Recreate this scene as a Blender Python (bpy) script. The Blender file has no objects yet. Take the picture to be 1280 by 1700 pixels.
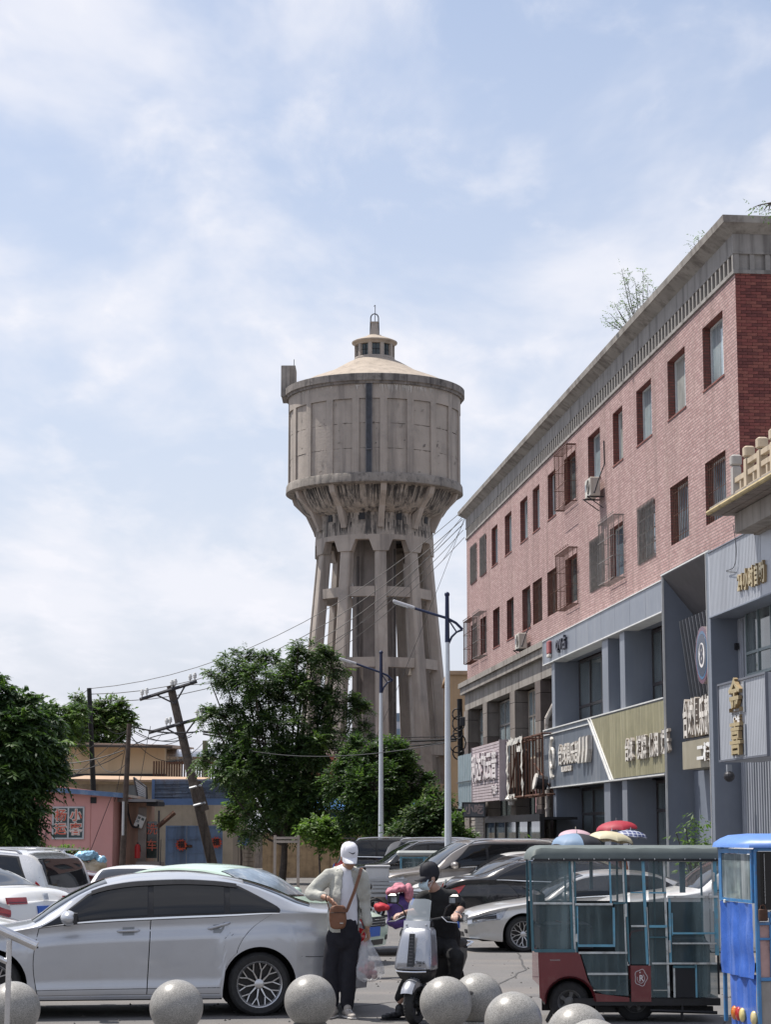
import bpy, bmesh, math, random
import numpy as np
from mathutils import Vector, Matrix, noise
random.seed(7)
rnd = random.Random(11)
rng = np.random.default_rng(5)
R = math.radians
PI = math.pi
SC = bpy.context.scene
COL = SC.collection
# ------------------------------------------------------------------ camera
FPX, CAMH = 3440.0, 1.85
TH = math.atan(532 / FPX)
cam = bpy.data.objects.new('camera', bpy.data.cameras.new('camera'))
COL.objects.link(cam)
cam.location = (0, 0, CAMH)
cam.rotation_euler = (PI / 2 + TH, 0, 0)
cam.data.sensor_fit = 'HORIZONTAL'
cam.data.sensor_width = 36
cam.data.lens = 36 * FPX / 1280
cam.data.clip_start = 0.5
cam.data.clip_end = 5000
SC.camera = cam
# ------------------------------------------------------------------ sun and sky
SUN_DIR = Vector((-0.40, 0.20, 0.90)).normalized()      # towards the sun
sun = bpy.data.objects.new('sun', bpy.data.lights.new('sun', 'SUN'))
COL.objects.link(sun)
sun.data.energy = 4.3
sun.data.angle = R(0.6)
sun.data.color = (1.0, 0.95, 0.88)
sun.rotation_euler = SUN_DIR.to_track_quat('Z', 'Y').to_euler()
W = bpy.data.worlds.new('World')
SC.world = W
W.use_nodes = True
nt = W.node_tree
nt.nodes.clear()
def wn(t, **k):
    n = nt.nodes.new(t)
    for a, b in k.items(): setattr(n, a, b)
    return n
sky = wn('ShaderNodeTexSky', sky_type='NISHITA', sun_disc=False)
sky.sun_elevation = math.asin(SUN_DIR.z)
sky.sun_rotation = math.atan2(SUN_DIR.x, SUN_DIR.y)
sky.air_density = 1.1; sky.dust_density = 1.6; sky.ozone_density = 1.6
tc = wn('ShaderNodeTexCoord')
sep = wn('ShaderNodeSeparateXYZ'); nt.links.new(tc.outputs['Generated'], sep.inputs[0])
# cloud layer: direction divided by its height, as a flat deck far above
add = wn('ShaderNodeMath', operation='ADD'); add.inputs[1].default_value = 0.16
mx0 = wn('ShaderNodeMath', operation='MAXIMUM'); mx0.inputs[1].default_value = 0.0
nt.links.new(sep.outputs[2], mx0.inputs[0]); nt.links.new(mx0.outputs[0], add.inputs[0])
dv = wn('ShaderNodeVectorMath', operation='DIVIDE')
cmb = wn('ShaderNodeCombineXYZ')
for i in range(3): nt.links.new(add.outputs[0], cmb.inputs[i])
nt.links.new(tc.outputs['Generated'], dv.inputs[0]); nt.links.new(cmb.outputs[0], dv.inputs[1])
def cloud(scale, detail, lo, hi, off, dist=0.6):
    mp = wn('ShaderNodeMapping'); mp.inputs['Location'].default_value = off
    mp.inputs['Scale'].default_value = (1.0, 0.55, 0.0)
    nt.links.new(dv.outputs[0], mp.inputs['Vector'])
    n = wn('ShaderNodeTexNoise'); n.inputs['Scale'].default_value = scale
    n.inputs['Detail'].default_value = detail; n.inputs['Roughness'].default_value = 0.56
    n.inputs['Distortion'].default_value = dist
    nt.links.new(mp.outputs[0], n.inputs['Vector'])
    r = wn('ShaderNodeMapRange', interpolation_type='SMOOTHSTEP')
    r.inputs['From Min'].default_value = lo; r.inputs['From Max'].default_value = hi
    nt.links.new(n.outputs['Fac'], r.inputs['Value'])
    return r.outputs[0]
c1 = cloud(2.6, 6, 0.42, 0.66, (3.1, 1.7, 0), .25)
c2 = cloud(8, 7, 0.50, 0.74, (0.4, 5.2, 0), 0.3)
c3 = wn('ShaderNodeMath', operation='MULTIPLY_ADD'); c3.inputs[1].default_value = 0.55
nt.links.new(c2, c3.inputs[0]); nt.links.new(c1, c3.inputs[2])
c4 = wn('ShaderNodeMath', operation='MULTIPLY', use_clamp=True); c4.inputs[1].default_value = 0.82
nt.links.new(c3.outputs[0], c4.inputs[0])
# thin veil that thickens towards the horizon
veil = wn('ShaderNodeMapRange'); veil.inputs['From Min'].default_value = 0.0; veil.inputs['From Max'].default_value = 0.40
veil.inputs['To Min'].default_value = 0.88; veil.inputs['To Max'].default_value = 0.30
nt.links.new(sep.outputs[2], veil.inputs['Value'])
vmix = wn('ShaderNodeMix', data_type='RGBA')
vmix.inputs['B'].default_value = (5.0, 5.15, 5.95, 1)
nt.links.new(veil.outputs[0], vmix.inputs['Factor'])
nt.links.new(sky.outputs[0], vmix.inputs['A'])
cmix = wn('ShaderNodeMix', data_type='RGBA')
cmix.inputs['B'].default_value = (6.0, 6.05, 6.5, 1)
nt.links.new(c4.outputs[0], cmix.inputs['Factor'])
nt.links.new(vmix.outputs['Result'], cmix.inputs['A'])
bg = wn('ShaderNodeBackground'); bg.inputs['Strength'].default_value = 0.107
nt.links.new(cmix.outputs['Result'], bg.inputs[0])
wo = wn('ShaderNodeOutputWorld'); nt.links.new(bg.outputs[0], wo.inputs[0])
SC.view_settings.view_transform = 'Standard'
SC.view_settings.look = 'None'
SC.view_settings.gamma = 1
SC.view_settings.exposure = 0.52
SC.view_settings.use_curve_mapping = False
# ------------------------------------------------------------------ photograph pixel -> place
_c, _s = math.cos(TH), math.sin(TH)
def D(px, py):
    u = (px - 640) / FPX; v = (850 - py) / FPX
    return Vector((u, _c - v * _s, _s + v * _c))
def P(px, py, Y):
    d = D(px, py); k = Y / d.y
    return Vector((d.x * k, Y, CAMH + d.z * k))
def Pz(px, py, z=0.0):
    d = D(px, py); k = (z - CAMH) / d.z
    return Vector((d.x * k, d.y * k, z))
# ------------------------------------------------------------------ mesh builder
class MB:
    def __init__(s):
        s.v = []; s.f = []; s.m = []; s.T = Matrix.Identity(4); s.mi = 0
    def at(s, loc=(0, 0, 0), rz=0, rx=0, ry=0, M=None):
        s.T = M if M is not None else Matrix.Translation(loc) @ Matrix.Rotation(rz, 4, 'Z') @ Matrix.Rotation(rx, 4, 'X') @ Matrix.Rotation(ry, 4, 'Y')
        return s
    def raw(s, vs, fs):
        b = len(s.v)
        s.v += [tuple(s.T @ Vector(v)) for v in vs]
        s.f += [tuple(b + i for i in f) for f in fs]
        s.m += [s.mi] * len(fs)
        return s
    def box(s, x0, x1, y0, y1, z0, z1):
        x0, x1 = min(x0, x1), max(x0, x1); y0, y1 = min(y0, y1), max(y0, y1); z0, z1 = min(z0, z1), max(z0, z1)
        return s.raw([(x, y, z) for z in (z0, z1) for x, y in ((x0, y0), (x1, y0), (x1, y1), (x0, y1))],
                     [(3, 2, 1, 0), (4, 5, 6, 7), (0, 1, 5, 4), (1, 2, 6, 5), (2, 3, 7, 6), (3, 0, 4, 7)])
    def bbox(s, x0, x1, y0, y1, z0, z1, b=0.01):
        """box with chamfered edges"""
        x0, x1 = min(x0, x1), max(x0, x1); y0, y1 = min(y0, y1), max(y0, y1); z0, z1 = min(z0, z1), max(z0, z1)
        b = min(b, (x1 - x0) * .45, (y1 - y0) * .45, (z1 - z0) * .45)
        def ring(i, z): return [(x0 + i + b, y0 + i, z), (x1 - i - b, y0 + i, z), (x1 - i, y0 + i + b, z), (x1 - i, y1 - i - b, z), (x1 - i - b, y1 - i, z), (x0 + i + b, y1 - i, z), (x0 + i, y1 - i - b, z), (x0 + i, y0 + i + b, z)]
        return s.rings([ring(b, z0), ring(0, z0 + b), ring(0, z1 - b), ring(b, z1)])
    def rings(s, rs, cap=True, closed=True):
        n = len(rs[0]); vs = [p for r in rs for p in r]; fs = []
        for i in range(len(rs) - 1):
            for j in range(n if closed else n - 1):
                k = (j + 1) % n
                fs.append((i * n + j, i * n + k, (i + 1) * n + k, (i + 1) * n + j))
        if cap:
            fs.append(tuple(range(n - 1, -1, -1))); fs.append(tuple((len(rs) - 1) * n + j for j in range(n)))
        return s.raw(vs, fs)
    def grid(s, fn, us, vs_):
        n = len(vs_); pts = [tuple(fn(u, v)) for u in us for v in vs_]
        fs = [(i * n + j, (i + 1) * n + j, (i + 1) * n + j + 1, i * n + j + 1) for i in range(len(us) - 1) for j in range(n - 1)]
        return s.raw(pts, fs)
    def tube(s, pts, r, n=8, cap=True, flat=1.0):
        pts = [Vector(p) for p in pts]; rs = r if isinstance(r, (list, tuple)) else [r] * len(pts)
        rg = []; up = None
        for i, p in enumerate(pts):
            d = (pts[min(i + 1, len(pts) - 1)] - pts[max(i - 1, 0)]).normalized()
            if up is None:
                up = Vector((0, 0, 1)) if abs(d.z) < 0.9 else Vector((0, 1, 0))
            a = d.cross(up).normalized(); b = a.cross(d).normalized(); up = b
            rg.append([tuple(p + a * math.cos(2 * PI * k / n) * rs[i] + b * math.sin(2 * PI * k / n) * rs[i] * flat) for k in range(n)])
        return s.rings(rg, cap)
    def lathe(s, prof, n=24, cap=False, a0=0, a1=2 * PI, c=(0, 0)):
        full = abs(a1 - a0 - 2 * PI) < 1e-6
        m = n if full else n + 1
        rg = [[(c[0] + r * math.cos(a0 + (a1 - a0) * k / n), c[1] + r * math.sin(a0 + (a1 - a0) * k / n), z) for k in range(m)] for r, z in prof]
        return s.rings(rg, cap, full)
    def prism(s, poly, z0, z1):
        n = len(poly)
        ar = sum(poly[i][0] * poly[(i + 1) % n][1] - poly[(i + 1) % n][0] * poly[i][1] for i in range(n))
        if ar < 0: poly = poly[::-1]
        return s.rings([[(x, y, z0) for x, y in poly], [(x, y, z1) for x, y in poly]])
    def ball(s, c, r, n=12, m=8):
        r = r if isinstance(r, (list, tuple)) else (r, r, r)
        rg = [[(c[0] + r[0] * math.sin(PI * i / m) * math.cos(2 * PI * k / n), c[1] + r[1] * math.sin(PI * i / m) * math.sin(2 * PI * k / n), c[2] - r[2] * math.cos(PI * i / m)) for k in range(n)] for i in range(1, m)]
        vs = [(c[0], c[1], c[2] - r[2])] + [p for q in rg for p in q] + [(c[0], c[1], c[2] + r[2])]
        fs = [(0, 1 + (k + 1) % n, 1 + k) for k in range(n)]
        for i in range(m - 2):
            for k in range(n):
                k2 = (k + 1) % n
                fs.append((1 + i * n + k, 1 + i * n + k2, 1 + (i + 1) * n + k2, 1 + (i + 1) * n + k))
        t = len(vs) - 1; b = 1 + (m - 2) * n
        fs += [(b + k, b + (k + 1) % n, t) for k in range(n)]
        return s.raw(vs, fs)
    def mesh(s, name, mats, smooth=False, angle=None):
        me = bpy.data.meshes.new(name)
        me.from_pydata(s.v, [], s.f)
        for m in (mats if isinstance(mats, (list, tuple)) else [mats]): me.materials.append(m)
        if any(s.m): me.polygons.foreach_set('material_index', s.m)
        if smooth:
            me.polygons.foreach_set('use_smooth', [True] * len(me.polygons))
            if angle: me.set_sharp_from_angle(angle=R(angle))
        me.update()
        return me
    def build(s, name, mats, parent=None, smooth=False, angle=40, **kw):
        return link(name, s.mesh(name, mats, smooth, angle), parent, **kw)
def link(name, me, parent=None, label=None, cat=None, group=None, kind=None, loc=None, rz=None):
    o = bpy.data.objects.new(name, me)
    COL.objects.link(o)
    if parent is not None: o.parent = parent
    tag(o, label, cat, group, kind)
    if loc is not None: o.location = loc
    if rz is not None: o.rotation_euler.z = rz
    return o
def tag(o, label=None, cat=None, group=None, kind=None):
    if label: o['label'] = label
    if cat: o['category'] = cat
    if group: o['group'] = group
    if kind: o['kind'] = kind
    return o
def thing(name, label, cat, loc=(0, 0, 0), rz=0, group=None):
    return link(name, None, None, label, cat, group, None, loc, rz)
KIDS = {}
def copy_tree(o, parent=None, kids=None):
    if kids is None:
        kids = {}
        for x in bpy.data.objects:
            if x.parent: kids.setdefault(x.parent.name, []).append(x)
    c = o.copy(); COL.objects.link(c)
    if parent is not None: c.parent = parent
    for ch in kids.get(o.name, []): copy_tree(ch, c, kids)
    return c
def fuse(mb, voxel=0.012, smooth=6, disp=0, dscale=8, mod=None):
    """voxel-remesh overlapping shapes into one continuous skin; returns an MB"""
    me = mb.mesh('tmp', [], False)
    o = bpy.data.objects.new('tmp', me); COL.objects.link(o)
    m = o.modifiers.new('r', 'REMESH'); m.mode = 'VOXEL'; m.voxel_size = voxel
    m = o.modifiers.new('s', 'SMOOTH'); m.iterations = smooth; m.factor = 0.6
    dg = bpy.context.evaluated_depsgraph_get(); dg.update()
    e = o.evaluated_get(dg).to_mesh()
    out = MB()
    n = len(e.vertices); co = np.zeros(n * 3); e.vertices.foreach_get('co', co); co = co.reshape(-1, 3)
    if disp:
        no = np.zeros(n * 3); e.vertices.foreach_get('normal', no); no = no.reshape(-1, 3)
        for i in range(n):
            p = Vector(co[i])
            d = noise.noise(p * dscale) + 0.5 * noise.noise(p * dscale * 2.3)
            co[i] += no[i] * d * disp
    if mod: co = np.array([mod(*p) for p in co])
    out.v = [tuple(p) for p in co]
    out.f = [tuple(p.vertices) for p in e.polygons]
    out.m = [0] * len(out.f)
    bpy.data.objects.remove(o)
    bpy.data.meshes.remove(me)
    return out
# ------------------------------------------------------------------ text -> solid letters
FONT = {}
def text_mb(txt, size=1.0, depth=0.03, sx=1.0, bold=0.0, vert=False):
    """letters in the x,z plane facing -y, centred on x; solid"""
    cu = bpy.data.curves.new('t', 'FONT'); cu.body = txt; cu.size = size
    cu.extrude = depth / 2; cu.align_x = 'CENTER'; cu.align_y = 'CENTER'
    cu.offset = bold; cu.resolution_u = 2
    if vert: cu.space_line = 0.95
    o = bpy.data.objects.new('t', cu); COL.objects.link(o)
    dg = bpy.context.evaluated_depsgraph_get(); dg.update()
    me = o.evaluated_get(dg).to_mesh()
    mb = MB()
    mb.raw([(v.co.x * sx, -v.co.z, v.co.y) for v in me.vertices], [tuple(p.vertices) for p in me.polygons])
    bpy.data.objects.remove(o); bpy.data.curves.remove(cu)
    return mb
def put(mb, M):
    mb.v = [tuple(M @ Vector(v)) for v in mb.v]; return mb
# ------------------------------------------------------------------ materials
MC = {}
def mat(name, col, rough=0.6, metal=0.0, var=0.12, scale=2.0, bump=0.0, bscale=30, coat=0.0, spec=0.5, stain=None, streak=None, alpha=None, trans=0, emit=None, ior=1.45, detail=6):
    """procedural material: noise-varied colour, optional stains (colour, amount, scale) and vertical streaks"""
    if name in MC: return MC[name]
    m = bpy.data.materials.new(name); MC[name] = m
    m.use_nodes = True
    t = m.node_tree; b = t.nodes['Principled BSDF']
    def N(k, **kw):
        n = t.nodes.new(k)
        for a, v in kw.items():
            if a in n.inputs: n.inputs[a].default_value = v
            else: setattr(n, a, v)
        return n
    L = t.links.new
    tcn = N('ShaderNodeTexCoord')
    b.inputs['Roughness'].default_value = rough; b.inputs['Metallic'].default_value = metal
    b.inputs['Specular IOR Level'].default_value = spec
    b.inputs['IOR'].default_value = ior
    if coat: b.inputs['Coat Weight'].default_value = coat; b.inputs['Coat Roughness'].default_value = 0.03
    if alpha is not None: b.inputs['Alpha'].default_value = alpha
    if trans: b.inputs['Transmission Weight'].default_value = trans
    if emit: b.inputs['Emission Color'].default_value = (*emit[:3], 1); b.inputs['Emission Strength'].default_value = emit[3]
    cur = None
    if var:
        n = N('ShaderNodeTexNoise', Scale=scale, Detail=detail, Roughness=0.6)
        L(tcn.outputs['Object'], n.inputs['Vector'])
        r = N('ShaderNodeValToRGB')
        e = r.color_ramp.elements
        e[0].position = 0.3; e[1].position = 0.7
        e[0].color = (*[max(0, c * (1 - var)) for c in col], 1); e[1].color = (*[min(1, c * (1 + var)) for c in col], 1)
        L(n.outputs['Fac'], r.inputs['Fac'])
        cur = r.outputs['Color']
    def over(colr, fac):
        nonlocal cur
        x = N('ShaderNodeMix', data_type='RGBA')
        x.inputs['B'].default_value = (*colr, 1)
        if cur is None: x.inputs['A'].default_value = (*col, 1)
        else: L(cur, x.inputs['A'])
        L(fac, x.inputs['Factor']); cur = x.outputs['Result']
    if streak:
        sc_, amt, scl = streak
        mp = N('ShaderNodeMapping'); mp.inputs['Scale'].default_value = (scl, scl, scl * 0.06)
        L(tcn.outputs['Object'], mp.inputs['Vector'])
        n = N('ShaderNodeTexNoise', Scale=1.0, Detail=7, Roughness=0.65)
        L(mp.outputs[0], n.inputs['Vector'])
        r = N('ShaderNodeMapRange', interpolation_type='SMOOTHSTEP'); r.inputs['From Min'].default_value = .46; r.inputs['From Max'].default_value = .68; r.inputs['To Max'].default_value = amt
        L(n.outputs['Fac'], r.inputs['Value']); over(sc_, r.outputs[0])
    if stain:
        sc_, amt, scl = stain
        n = N('ShaderNodeTexNoise', Scale=scl, Detail=9, Roughness=0.7)
        L(tcn.outputs['Object'], n.inputs['Vector'])
        r = N('ShaderNodeMapRange', interpolation_type='SMOOTHSTEP'); r.inputs['From Min'].default_value = .50; r.inputs['From Max'].default_value = .68; r.inputs['To Max'].default_value = amt
        L(n.outputs['Fac'], r.inputs['Value']); over(sc_, r.outputs[0])
    if cur is None: b.inputs['Base Color'].default_value = (*col, 1)
    else: L(cur, b.inputs['Base Color'])
    if bump:
        n = N('ShaderNodeTexNoise', Scale=bscale, Detail=5)
        L(tcn.outputs['Object'], n.inputs['Vector'])
        bp = N('ShaderNodeBump', Strength=min(1, bump * 10), Distance=bump * .1)
        L(n.outputs['Fac'], bp.inputs['Height']); L(bp.outputs[0], b.inputs['Normal'])
    if rough > .15 and var:
        n2 = N('ShaderNodeTexNoise', Scale=scale * 3.1, Detail=3)
        L(tcn.outputs['Object'], n2.inputs['Vector'])
        r2 = N('ShaderNodeMapRange'); r2.inputs['To Min'].default_value = rough * .85; r2.inputs['To Max'].default_value = min(1, rough * 1.15)
        L(n2.outputs['Fac'], r2.inputs['Value']); L(r2.outputs[0], b.inputs['Roughness'])
    m['b'] = 1
    return m
def curve_fn(pts):
    """monotone cubic through (x, y) points"""
    xs = [p[0] for p in pts]; ys = [p[1] for p in pts]; n = len(xs)
    d = [(ys[i + 1] - ys[i]) / (xs[i + 1] - xs[i]) for i in range(n - 1)]
    m = [d[0]] + [0 if d[i - 1] * d[i] <= 0 else 2 * d[i - 1] * d[i] / (d[i - 1] + d[i]) for i in range(1, n - 1)] + [d[-1]]
    def f(x):
        if x <= xs[0]: return ys[0]
        if x >= xs[-1]: return ys[-1]
        i = 0
        while x > xs[i + 1]: i += 1
        h = xs[i + 1] - xs[i]; t = (x - xs[i]) / h
        return (2 * t**3 - 3 * t**2 + 1) * ys[i] + (t**3 - 2 * t**2 + t) * h * m[i] + (-2 * t**3 + 3 * t**2) * ys[i + 1] + (t**3 - t**2) * h * m[i + 1]
    return f
def lin(a, b, n): return [a + (b - a) * i / (n - 1) for i in range(n)]
def sstep(a, b, x):
    t = max(0, min(1, (x - a) / (b - a))); return t * t * (3 - 2 * t)

# ------------------------------------------------------------------ shared materials
black = mat('black_plastic', (0.015, 0.015, 0.017), 0.45, var=0.3, scale=20)
rubber = mat('tyre_rubber', (0.022, 0.022, 0.023), 0.75, var=0.3, scale=30, bump=.02, bscale=80)
chrome = mat('chrome', (0.75, 0.76, 0.78), 0.12, 1.0, var=0)
steel = mat('brushed_steel', (0.55, 0.55, 0.56), 0.25, 1.0, var=.1, scale=14)
darkmetal = mat('dark_metal', (0.05, 0.05, 0.055), 0.5, .6, var=.3, scale=8)
carglass = mat('tinted_car_glass', (0.010, 0.011, 0.013), 0.03, var=0, spec=.6)
rust = mat('rusty_iron', (0.10, 0.052, 0.035), 0.85, .2, var=.4, scale=9, stain=((.04, .025, .02), .8, 6))
wirem = mat('cable_rubber', (0.02, 0.02, 0.022), .6, var=0)

# ------------------------------------------------------------------ ground
def ground_material():
    m = mat('asphalt', (0.125, 0.120, 0.117), 0.9, var=.14, scale=.35, bump=.05, bscale=60, stain=((.085, .08, .078), .6, .9), detail=9)
    t = m.node_tree; b = t.nodes['Principled BSDF']; src = b.inputs['Base Color'].links[0].from_socket
    tcn = t.nodes.new('ShaderNodeTexCoord')
    v = t.nodes.new('ShaderNodeTexNoise'); v.inputs['Scale'].default_value = 38; v.inputs['Detail'].default_value = 6; v.inputs['Roughness'].default_value = .8
    t.links.new(tcn.outputs['Object'], v.inputs['Vector'])
    r = t.nodes.new('ShaderNodeMapRange'); r.inputs['From Min'].default_value = .3; r.inputs['From Max'].default_value = .7; r.inputs['To Min'].default_value = .72; r.inputs['To Max'].default_value = 1.32
    t.links.new(v.outputs['Fac'], r.inputs['Value'])
    mu = t.nodes.new('ShaderNodeVectorMath'); mu.operation = 'SCALE'
    t.links.new(src, mu.inputs[0]); t.links.new(r.outputs[0], mu.inputs['Scale'])
    # sandy drift where tyres do not sweep
    n = t.nodes.new('ShaderNodeTexNoise'); n.inputs['Scale'].default_value = .55; n.inputs['Detail'].default_value = 8
    mp = t.nodes.new('ShaderNodeMapping'); mp.inputs['Location'].default_value = (3.3, 8.1, 0); mp.inputs['Scale'].default_value = (.5, 1.6, 1)
    t.links.new(tcn.outputs['Object'], mp.inputs[0]); t.links.new(mp.outputs[0], n.inputs['Vector'])
    r3 = t.nodes.new('ShaderNodeMapRange'); r3.inputs['From Min'].default_value = .5; r3.inputs['From Max'].default_value = .72; r3.inputs['To Max'].default_value = .55
    t.links.new(n.outputs['Fac'], r3.inputs['Value'])
    mx = t.nodes.new('ShaderNodeMix'); mx.data_type = 'RGBA'; mx.inputs['B'].default_value = (.20, .175, .155, 1)
    t.links.new(mu.outputs[0], mx.inputs['A']); t.links.new(r3.outputs[0], mx.inputs['Factor'])
    t.links.new(mx.outputs['Result'], b.inputs['Base Color'])
    return m
gm = ground_material()
g = MB()
xs = [-1500, -300, -80, -40, -20] + lin(-12, 12, 25) + [20, 40, 80, 300, 1500]
ys = [-1500, -200, -20, 5] + lin(12, 60, 49) + [70, 90, 120, 180, 300, 800, 1800]
def gz(x, y): return 0.012 * noise.noise(Vector((x * .35, y * .35, 0))) if abs(x) < 15 and 10 < y < 65 else 0
g.grid(lambda x, y: (x, y, gz(x, y)), xs, ys)
g.build('ground', gm, None, smooth=True, kind='structure')
# grit and litter lying on the asphalt
b = MB()
for _ in range(1500):
    y = rnd.uniform(17, 45); x = rnd.uniform(-.2, .2) * y; r_ = rnd.choice((.004, .006, .008, .012, .02)); z = gz(x, y)
    b.raw([(x - r_, y, z - .002), (x, y - r_ * .8, z - .002), (x + r_, y + r_ * .3, z - .002), (x, y + r_, z - .002), (x + r_ * .2, y, z + r_ * .9)], [(0, 1, 4), (1, 2, 4), (2, 3, 4), (3, 0, 4)])
b.build('gravel', mat('grit', (.09, .085, .08), .9, var=.6, scale=3), kind='stuff')
# worn tar seams
b = MB()
for pts in ([(-5, 19.5), (-2.2, 20.3), (.2, 20.0), (2.1, 20.6), (4.6, 20.4)], [(1.2, 19), (1.5, 22), (1.2, 25), (1.9, 29), (2.2, 36)], [(-.6, 22.5), (.5, 24.1), (2.6, 24.6), (5, 26.1)]):
    q = []
    for (x0, y0), (x1, y1) in zip(pts[:-1], pts[1:]):
        for t in lin(0, 1, 14)[:-1]: q.append((x0 + (x1 - x0) * t + rnd.uniform(-.03, .03), y0 + (y1 - y0) * t + rnd.uniform(-.03, .03)))
    for (x0, y0), (x1, y1) in zip(q[:-1], q[1:]):
        d = Vector((x1 - x0, y1 - y0)).normalized() * .014; n_ = (-d.y, d.x)
        b.raw([(x0 + n_[0], y0 + n_[1], gz(x0, y0) + .004), (x0 - n_[0], y0 - n_[1], gz(x0, y0) + .004), (x1 - n_[0], y1 - n_[1], gz(x1, y1) + .004), (x1 + n_[0], y1 + n_[1], gz(x1, y1) + .004)], [(0, 1, 2, 3)])
b.build('asphalt_crack', mat('tar_seam', (.055, .053, .052), .7, var=.2), kind='structure')
# ================================================================== the old concrete water tower
conc = mat('old_concrete', (0.37, 0.325, 0.285), 0.92, var=.12, scale=.9, bump=.12, bscale=9, streak=((.15, .135, .125), .6, 1.6), stain=((.22, .20, .185), .5, .7), detail=10)
concl = mat('tower_roof_concrete', (0.36, 0.305, 0.25), 0.95, var=.13, scale=1.6, bump=.08, bscale=14, streak=((.2, .17, .14), .5, 2.5))
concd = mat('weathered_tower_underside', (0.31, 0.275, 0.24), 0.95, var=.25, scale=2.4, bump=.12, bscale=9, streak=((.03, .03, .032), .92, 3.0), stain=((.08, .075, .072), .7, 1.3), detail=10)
white_st = mat('lime_efflorescence', (0.55, 0.52, 0.48), .9, var=.2, scale=3)
darkin = mat('dark_opening', (0.012, 0.013, 0.016), .6, var=.2)
pipe_m = mat('dark_drainpipe_strip', (0.045, 0.050, 0.062), .6, var=.35, scale=3)
tglass = mat('dusty_lantern_glass', (0.04, 0.055, 0.06), .15, var=.4, scale=4)
TY = 120.0
TX = P(621.5, 1000, TY).x
def tz(py): return P(621.5, py, TY).z
def tr(pw): return pw * TY / FPX
tower = thing('water_tower', 'tall weathered concrete water tower on ten splayed legs with a conical roof', 'water tower', (TX, TY, 0))
ANG0 = -PI / 2            # facing the camera
def ta(deg): return ANG0 + R(deg)
R_tank = tr(145.5)
z_rt, z_rb = tz(651), tz(667)         # rim
z_ring_t, z_ring_b = tz(809), tz(824)
# tank wall, panels recessed between pilasters: 20 bays
mb = MB()
bay = 18.0
zt0, zt1 = z_ring_t, z_rb
zp0, zp1 = z_ring_t + .02, z_rb - tr(24)
def cyl(r, a, z): return (r * math.cos(a), r * math.sin(a), z)
rec = .10
for k in range(20):
    c0 = 6.1 + bay * k
    pw = 2.3                                  # pilaster half width in degrees
    a_p0, a_p1, a_e = ta(c0 - pw), ta(c0 + pw), ta(c0 + bay - pw)
    for a0, a1, r_, n in ((a_p0, a_p1, R_tank, 3),):
        mb.grid(lambda a, z: cyl(r_, a, z), lin(a0, a1, n), [zt0, zp1, zt1])
    mb.grid(lambda a, z: cyl(R_tank, a, z), lin(a_p1, a_e, 6), [zp1, zt1])
    # recessed panel made of four poured lifts with thin joints
    mb.raw([cyl(R_tank, a_p1, zt0), cyl(R_tank - rec, a_p1, zt0), cyl(R_tank - rec, a_p1, zp1), cyl(R_tank, a_p1, zp1)], [(0, 1, 2, 3)])
    mb.raw([cyl(R_tank, a_e, zt0), cyl(R_tank - rec, a_e, zt0), cyl(R_tank - rec, a_e, zp1), cyl(R_tank, a_e, zp1)], [(3, 2, 1, 0)])
    mb.grid(lambda a, r: cyl(r, a, zp1), lin(a_p1, a_e, 6), [R_tank, R_tank - rec])
mb.build('tank_wall', conc, tower)
# the panels themselves: one object per panel
lifts = [zt0] + [zt0 + (zp1 - zt0) * t for t in (.335, .67)] + [zp1]
for k in range(20):
    c0 = 6.1 + bay * k
    pb = MB()
    for i in range(3):
        j = rnd.uniform(.006, .02)
        za, zb_ = lifts[i] + .012, lifts[i + 1] - .012
        rr = R_tank - rec + rnd.uniform(-.006, .02)
        n = 9
        aa = lin(ta(c0 + 2.3), ta(c0 + bay - 2.3), n)
        wob = [rnd.uniform(-.035, .035) for _ in aa]
        outer = []
        pb.grid(lambda q, z: cyl(rr, aa[q], z + (wob[q] if z > za + .1 and i < 2 else 0)), list(range(n)), [za, (za + zb_) / 2, zb_])
        pb.grid(lambda q, r_: cyl(r_, aa[q], zb_ + (wob[q] if i < 2 else 0)), list(range(n)), [rr, rr - .08])
        pb.grid(lambda q, r_: cyl(r_, aa[q], za), list(range(n)), [rr - .08, rr])
    # cracks and spalls as small shallow chips
    pb.mi = 1
    pb.grid(lambda a, z: cyl(R_tank - rec - .06, a, z), lin(ta(c0 + 2.3), ta(c0 + bay - 2.3), 6), [zt0, zp1])
    for _ in range(7):
        a = ta(c0 + rnd.uniform(3.5, bay - 3.5)); z = rnd.uniform(zt0 + .1, zp1 - .3); w = rnd.uniform(.003, .022); h = rnd.uniform(.02, .07) if rnd.random() < .7 else rnd.uniform(.1, .3)
        r_ = R_tank - rec + .026
        pb.raw([cyl(r_, a - w, z), cyl(r_, a + w * .7, z + h * .2), cyl(r_, a + w, z + h), cyl(r_, a - w * .5, z + h * .8)], [(0, 1, 2, 3)])
    pb.build('tank_panel', [conc, concd], tower)
# rim / cornice
rim = MB()
rr = tr(152.5)
rim.lathe([(R_tank - .2, z_rb + .0), (R_tank + .12, z_rb + .0), (R_tank + .14, z_rb + .12), (rr, z_rb + .16), (rr, z_rt - .03), (rr - .06, z_rt), (rr - .5, z_rt + .03)], 80)
rim.build('tank_rim', mat('rim_concrete', (0.21, 0.19, 0.175), .95, var=.3, scale=1.2, bump=.1, bscale=12, streak=((.05, .045, .045), .8, 3), stain=((.06, .055, .05), .8, 2)), tower, smooth=True)
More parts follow.
